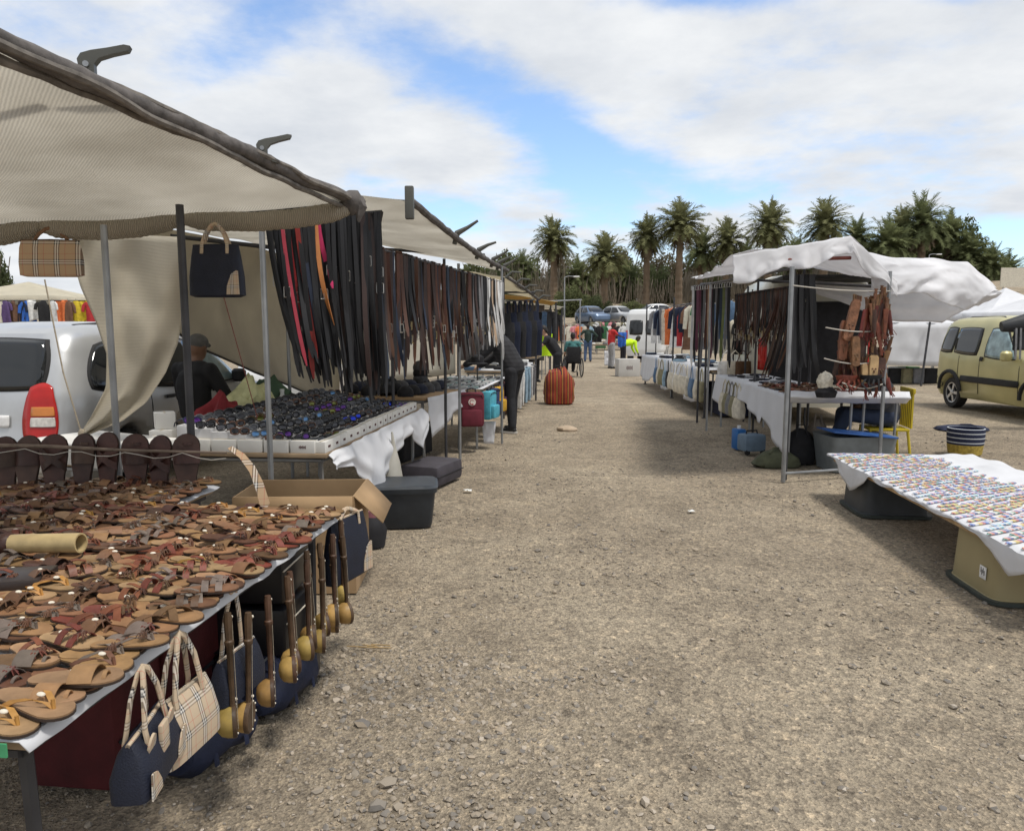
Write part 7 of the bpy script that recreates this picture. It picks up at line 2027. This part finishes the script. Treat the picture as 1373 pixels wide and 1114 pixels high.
    # far clothes racks at the end of the lane
    for i, (px, py, d, wd, lab) in enumerate(((800, 466, 40, 3.2, 'rack of pale clothes beyond the man with hands on hips'), (862, 470, 37, 2.2, 'rack of clothes beside the white van'), (772, 462, 46, 2.6, 'furthest rack of clothes at the lane end'), (822, 458, 48, 3.0, 'rack of clothes near the parked cars'))):
        c = P(px, py, d); z = terrain(c.x, d); a, b = Vector((c.x - wd / 2, d, z + 1.75)), Vector((c.x + wd / 2, d + .5, z + 1.75)); rail(lab, a, b, z0=z)
        for k in range(int(wd * 4)):
            cc = rs.choice(('cream', 'white', 'pink', 'white', 'orange', 'pale_denim', 'khaki', 'black', 'cream', 'green', 'brown')); garment(rs.choice(('dress', 'shirt', 'shirt')), f"{cc.replace('_', ' ')} garment on the {lab.split(' ', 1)[0]} {('beyond the man with hands on hips', 'beside the white van', 'at the lane end', 'near the parked cars')[i]}", a.lerp(b, (k + .5) / int(wd * 4)) - UP * .03, R(rs.uniform(-40, 40)), GC[cc], .45, rs.choice((.7, .9, 1.1)), f'clothes on far rack number {("one", "two", "three", "four")[i]}', k)
        E0 = Vector((c.x - wd / 2, d - 1.2, 0)); table('trestle_table', 'low far table before the ' + lab, E0, E0 + Vector((wd, .2, 0)), .7, .75)
        for k in range(8):
            cc = rs.choice(('white', 'pink', 'khaki', 'grey', 'teal', 'cream')); t = thing('folded_garment', f"folded {cc} garment on the low far table {('beyond the man with hands on hips', 'beside the white van', 'at the lane end', 'near the parked cars')[i]}", 'garment', E0 + Vector((.2 + k * wd / 9, .35, .755)), rs.random(), 'folded clothes on far tables'); mb = MB(); mb.box((0, 0, .05), (.3, .3, .1), bev=.02); part('fold', mb, GC[cc], t)
    q = G(805, 476); t = thing('plastic_crate', 'green plastic crate on a stand beside the man with hands on hips', 'crate', (q.x, q.y, 0)); mb = MB(); mb.box((0, 0, .55), (.6, .4, .3), bev=.02); part('body', mb, mat('crate_green', (.05, .14, .06), .5), t)
    for s in (-1, 1):
        mb = MB(); mb.tube([(s * .25, 0, 0), (s * .25, 0, .42)], .02, 6); part('leg', mb, M_steel, t)
    # left row, third stall: white canopy, dungarees
    st = thing('market_stall', 'small stall with pale canopy and hanging dungarees', 'stall'); A, B = P(679, 372, 13.2), P(722, 402, 16.5)
    A2, B2 = Vector((-2.0, 13.4, 2.75)), Vector((-1.6, 16.6, 2.7))
    M_pc = clothmat('pale_canopy', (.70, .66, .55), .5, .06, 2)
    mb = MB(); mb.grid(lambda s, t: A.lerp(B, s).lerp(A2.lerp(B2, s), t) + UP * (.03 * vn(s * 5, t * 5) + .05 * math.sin(s * 12) * (t < .05)), 24, 14); solid(part('canopy', mb, M_pc, st), .004)
    mb = MB(); mb.tube([A + UP * .01, A.lerp(B, .5) + UP * .03, B + UP * .01], .03, 8); part('eave_pole', mb, M_wrap, st)
    for k in range(5):
        q = A.lerp(B, k / 4); mb = MB(); mb.tube([q, q + Vector((.1, -.05, .09)), q + Vector((.26, -.06, .08))], [.03, .02, .012], 6); part('spring_clamp', mb, M_clamp, st)
    mb = MB(); mb.tube([P(676, 392, 15.5), P(716, 392, 15.5)], .02, 6); part('crossbar', mb, M_dsteel, st)
    for q in (A, B, A2, B2):
        mb = MB(); mb.tube([(q.x - .05, q.y, 0), (q.x - .05, q.y, q.z)], .02, 7); part('pole', mb, M_dsteel, st)
    a, b = P(678, 404, 14.8), P(716, 402, 15.6); rail('rail of dark dungarees on the pale canopied stall', a, b, False)
    for k in range(6): garment('dungarees', f"{('black', 'navy')[k % 2]} dungarees hanging under the pale canopy", a.lerp(b, k / 5), R(20), GC[('black', 'navy')[k % 2]], .42, 1.15, 'dungarees under the pale canopy', k)
    E0, E1 = Vector((.02, 13.6, 0)), Vector((.45, 17.0, 0)); _, u, n, L_ = table('trestle_table', 'table of jeans and shirts before the dungarees', E0, E1, .9, .82)
    mb = MB(); mb.grid(lambda s, t: at(E0, u, n, s * L_, lerp(0, .9, t), .828), 8, 4); mb.grid(drape_fn(E0, u, n, L_, .83, lambda s: .25 + .2 * math.sin(s * 7) ** 2, 3), 30, 8); solid(single('tablecloth', mb, M_white, 'white cloth on the table before the dungarees', 'tablecloth'), .003)
    for k, c in enumerate(('white', 'white', 'pale_denim', 'pale_denim', 'white', 'grey')): garment('jeans', f"{c.replace('_', ' ')} trousers hung over the table edge before the dungarees", at(E0, u, n, .25 + k * .55, -.06, .85), rotz(u) + R(20), GC[c], .42, .72, 'trousers over the table edge', k)
    for k in range(16):
        c = rs.choice(('white', 'grey', 'black', 'denim', 'cream')); t = thing('folded_garment', f'folded {c} garment on the table before the dungarees', 'garment', at(E0, u, n, rs.random() * L_, .1 + rs.random() * .7, .832), rs.random() * 3, 'folded clothes before the dungarees'); mb = MB(); mb.box((0, 0, .03), (.28, .2, .06), bev=.02); part('fold', mb, GC[c], t)
    for i, (c, lab) in enumerate((('brown', 'brown crate under the trousers table'), ('white', 'white crate under the trousers table'))):
        mb = MB(); mb.box((0, 0, .2), (.5, .4, .4), bev=.02); single('crate', mb, GC[c], lab, 'crate', at(E0, u, n, .5 + i * .9, .3, 0), .1)
    # neon garment beside vendor, more stalls beyond on the left
    garment('shirt', 'neon yellow shirt hanging beside the vendor in black', P(733, 446, 21), R(30), MATS['neon_yellow'], .5, .65)
    for i, (x, y, w, c, lab) in enumerate(((.9, 22, 2.6, 'yellow', 'stall with mustard awning beyond the dungarees'), (1.4, 27, 2.4, 'white', 'stall with white awning beyond the mustard one'))):
        st = thing('market_stall', lab, 'stall', (x, y, 0)); z = 2.3
        mb = MB(); mb.grid(lambda s, t: Vector((lerp(.35, -w, t), (s - .5) * 3, z + .25 * math.sin(PI * t * .6) + .04 * vn(s * 5, t * 6))), 12, 10); solid(part('awning', mb, clothmat('awning_%d' % i, (.50, .36, .16) if i == 0 else (.7, .68, .62), .4), st), .006)
        for sx, sy in ((.3, -1.4), (.3, 1.4), (-w, -1.4), (-w, 1.4)):
            mb = MB(); mb.tube([(sx, sy, 0), (sx, sy, z)], .025, 7); part('pole', mb, M_dsteel, st)
        mb = MB(); mb.grid(lambda s, t: Vector((lerp(-w, .1, s), 1.2 + .05 * vn(s * 6, t), lerp(z, .6, t))), 8, 6); solid(part('back_sheet', mb, clothmat('grey_sheet', (.20, .19, .19), .3), st), .006)
        for k in range(7):
            cc = rs.choice(('navy', 'black', 'denim', 'grey')); garment('jeans', f"{cc} trousers hung at the {lab.split(' beyond')[0]}", Vector((x + .2 - .12 * k, y - 1.3 + k * .35, 2.1)), R(40), GC[cc], .4, .95, 'trousers at ' + lab.split(' beyond')[0], k)
        E0 = Vector((x - .2, y - 1.4, 0)); table('trestle_table', 'table of the ' + lab, E0, E0 + Vector((.3, 2.8, 0)), .8, .8)
        for k in range(8):
            cc = rs.choice(('white', 'pale_denim', 'grey', 'black')); t = thing('folded_garment', f"folded {cc.replace('_', ' ')} garment on the table of the {lab.split(' beyond')[0]}", 'garment', E0 + Vector((-.3 + .03 * k, .2 + .32 * k, .81)), rs.random(), 'folded clothes on the stalls beyond'); mb = MB(); mb.box((0, 0, .04), (.3, .25, .08), bev=.02); part('fold', mb, GC[cc], t)
    # striped bag in the lane
    q = G(751, 543); t = thing('striped_bag', 'big red and yellow striped cloth bag standing in the lane', 'bag', (q.x, q.y + .28, 0)); mb = MB()
    mb.loft([(0, 0, 0, .27, .22), (0, 0, .03, .31, .26), (0, 0, .12, .32, .275), (0, 0, .21, .325, .28), (0, 0, .3, .325, .28), (0, 0, .42, .315, .27), (0, 0, .55, .29, .245), (0, 0, .62, .265, .22), (0, 0, .68, .235, .19), (0, 0, .755, .12, .09), (0, 0, .765, .02, .02)], 40, sq=3.0)
    for k in range(len(mb.v)):
        v = Vector(mb.v[k]); f = 1 + .16 * vn(v.x * 6, v.y * 6, v.z * 5) - .10 * abs(vn(v.x * 9, v.y * 9, v.z * 7)); mb.v[k] = (v.x * f + .03 * vn(v.z * 5, 2), v.y * f, v.z * (1 + .14 * vn(v.x * 6, v.y * 6)))
    part('body', mb, stripes('bag_stripe', [(.24, .02, .015), (.32, .045, .015), (.05, .012, .01), (.45, .20, .035), (.05, .012, .01), (.30, .03, .015), (.08, .02, .015), (.36, .08, .02)], 8.5, 'X'), t)
    mb = MB(); mb.tube([(.04, -.26, .50), (.03, -.20, .66), (.0, -.06, .77), (-.02, .1, .75)], .012, 6); part('zip', mb, M_black, t)
    mb = MB(); mb.tube([(-.10, -.05, .75), (-.09, -.04, .80), (.05, -.04, .81), (.08, -.05, .75)], .013, 6); part('handle', mb, GC['black'], t)
    # ---- back right: sheet wall, counter, chairs, tents
    q0, q1 = P(1190, 432, 21), P(1290, 434, 21); mb = MB(); mb.grid(lambda s, t: q0.lerp(q1, s) + UP * (-1.2 * t) + Vector((0, .05 * vn(s * 6, t * 3), 0)), 16, 8)
    st = thing('market_stall', 'far stall with white sheet wall behind the gold van', 'stall'); solid(part('wall_sheet', mb, M_white, st), .005)
    mb = MB(); mb.grid(lambda s, t: q0.lerp(q1, s) + Vector((0, t * 2.5, .35 * t)), 10, 6); solid(part('roof_sheet', mb, M_white, st), .005)
    for px, m in ((1188, M_steel), (1247, M_dsteel), (1282, M_dsteel)):
        q = P(px, 432, 20.9); mb = MB(); mb.tube([(q.x - (.25 if px == 1247 else 0), q.y - .2, 0), (q.x, q.y, q.z)], .03, 7); part('pole', mb, m, st)
    table('trestle_table', 'grey counter below the white sheet wall', Vector((q0.x, 21.4, 0)), Vector((q1.x, 21.4, 0)), .8, .75, topm=GC['grey'])
    for k in range(6):
        mb = MB(); mb.box((0, 0, .22), (.5, .5, .42), bev=.02); single('stock_box', mb, (GC['grey'], GC['black'], GC['khaki'])[k % 3], ('grey', 'black', 'khaki')[k % 3] + ' stock box under the counter by the sheet wall', 'box', (q0.x + .3 + k * .36 * 1.0, 21.9, 0), rs.random() * .3, 'stock boxes under the far counter')
    for px, c, lab in ((1216, (.10, .40, .04), 'bright green plastic chair by the sheet wall'), (1205, (.65, .65, .63), 'white plastic chair by the sheet wall')):
        q = G(px, 512); m = mat('chair_%d' % px, c, .4); t = thing('plastic_chair', lab, 'chair', (q.x, q.y, 0), R(20)); mb = MB(); mb.box((0, 0, .44), (.45, .45, .04), bev=.012); part('seat', mb, m, t); mb = MB(); mb.box((0, .22, .70), (.45, .04, .42), bev=.03); part('backrest', mb, m, t)
        for sx, sy in ((-1, -1), (-1, 1), (1, -1), (1, 1)):
            mb = MB(); mb.tube([(sx * .19, sy * .19, .43), (sx * .23, sy * .23, 0)], .018, 6); part('leg', mb, MATS['chair_1205'] if 'chair_1205' in MATS else GC['white'], t)
    def tent(label, px, peak, eave, d, w, m):
        c = P(px, eave, d); pz = P(px, peak, d).z; z0 = terrain(c.x, d); t = thing('peaked_tent', label, 'tent', (c.x, d, z0)); mb = MB(); e = c.z - z0; h = pz - z0
        def fn(s, q):
            a = 2 * PI * s; r = w / 2 / max(abs(math.cos(a)), abs(math.sin(a))) * q; return Vector((r * math.cos(a), r * math.sin(a), e + (h - e) * (1 - q) ** 1.25))
        mb.grid(fn, 48, 10); solid(part('roof', mb, m, t), .006)
        mb = MB()
        for k in range(4):
            a0, a1 = [Vector((w / 2 * x, w / 2 * y, e)) for x, y in (((-1, -1), (1, -1)), ((1, -1), (1, 1)), ((1, 1), (-1, 1)), ((-1, 1), (-1, -1)))[k]]
            mb.grid(lambda s, q: a0.lerp(a1, s) - UP * .28 * q, 6, 1)
        solid(part('valance', mb, m, t), .006)
        for sx in (-1, 1):
            for sy in (-1, 1):
                p = MB(); p.tube([(sx * w * .49, sy * w * .49, 0), (sx * w * .49, sy * w * .49, e)], .03, 7); part('pole', p, M_steel, t)
    tent('white peaked tent above the gold van', 1346, 386, 421, 27, 3.2, M_white)
    tent('white peaked tent further along behind the gold van', 1400, 392, 420, 25, 3.4, M_white)
    tent('cream peaked tent far behind the silver car', 40, 378, 400, 26, 4.0, M_pc)
    tent('second pale tent further behind the silver car', -30, 384, 402, 34, 4.0, M_pc)
    a, b = P(-10, 403, 24), P(128, 403, 24); rail('rail of bright clothes behind the silver car', a, b)
    for k, c in enumerate(('cream', 'purple', 'brown', 'navy', 'blue', 'white', 'black', 'white', 'orange', 'brown', 'yellow', 'yellow', 'red')): garment(('shirt', 'dress', 'cloth')[k % 3], f'{c} garment on the rail behind the silver car', a.lerp(b, (k + .5) / 13), R(rs.uniform(-30, 30)), GC[c], .5, rs.uniform(.6, .95), 'bright clothes behind the silver car', k)
    # black folded awning beside the gold van windscreen
    c = P(1362, 447, 11.6); t = thing('folded_awning', 'black folded awning on a leaning pole before the gold van', 'awning', (c.x + .35, c.y, 0)); mb = MB()
    pts = [Vector((-.55, .05, 1.62)), Vector((-.2, 0, 1.68)), Vector((.4, -.05, 1.66)), Vector((1.0, 0, 1.7))]; mb.tube(pts, [.08, .15, .17, .15], 12, flat=(1, .8)); part('roll', mb, mat('black_canvas', (.022, .024, .028), .6, 0, .3, 6, .4, 14), t)
    mb = MB(); mb.grid(lambda s, q: Vector((lerp(-.42, 1.0, s), .04 * vn(s * 5, q * 4) - .05, 1.58 - .32 * q)), 10, 8); solid(part('skirt', mb, MATS['black_canvas'], t), .006)
    for x in (-.40, -.33):
        mb = MB(); mb.ribbon([(x, -.08, 1.6), (x, -.10, 1.35), (x + .02, -.08, 1.12)], (.03, 0, 0), .006); part('strap', mb, GC['grey'], t)
    mb = MB(); mb.tube([(.15, .15, 0), (-.12, .05, 1.7), (.05, 0, 2.4)], .018, 7); part('pole', mb, M_dsteel, t)
    # sign board, lamps
    c = P(1362, 372, 80); t = thing('sign_board', 'plain pale board on posts on the slope', 'board', (c.x, 80, terrain(c.x, 80))); h = c.z - terrain(c.x, 80); mb = MB(); mb.box((0, 0, h), (3.2, .1, 2.0)); part('panel', mb, GC['cream'], t)
    for s in (-1, 1):
        mb = MB(); mb.tube([(s * 1.2, .1, 0), (s * 1.2, .1, h)], .06, 6); part('post', mb, M_steel, t)
    for px, top, d, lab in ((757, 372, 64, 'slim lamp post standing before the slender palm'), (1246, 342, 78, 'lamp post among the palms on the rise')):
        c = P(px, top, d); z0 = terrain(c.x, d); t = thing('lamp_post', lab, 'lamp post', (c.x, d, z0)); h = c.z - z0; mb = MB(); mb.tube([(0, 0, 0), (0, 0, h)], [.07, .045], 8); part('mast', mb, M_steel, t); mb = MB(); mb.tube([(0, 0, h), (.3, 0, h + .1), (.8, 0, h + .08)], .035, 6); part('arm', mb, M_steel, t); mb = MB(); mb.box((1.0, 0, h + .06), (.5, .25, .12), bev=.04); part('lamp_head', mb, GC['white'], t)
    # flat awning poles over the far lane
    t = thing('bare_frame', 'bare pipe frame beyond the mustard awning', 'frame'); mb = MB(); mb.tube([P(735, 404, 28), P(780, 402, 29)], .025, 6); part('bar', mb, M_steel, t)
    for px in (737, 757, 778):
        q = P(px, 403, 28.5); mb = MB(); mb.tube([(q.x, q.y, 0), q], .025, 6); part('post', mb, M_steel, t)


build_far()
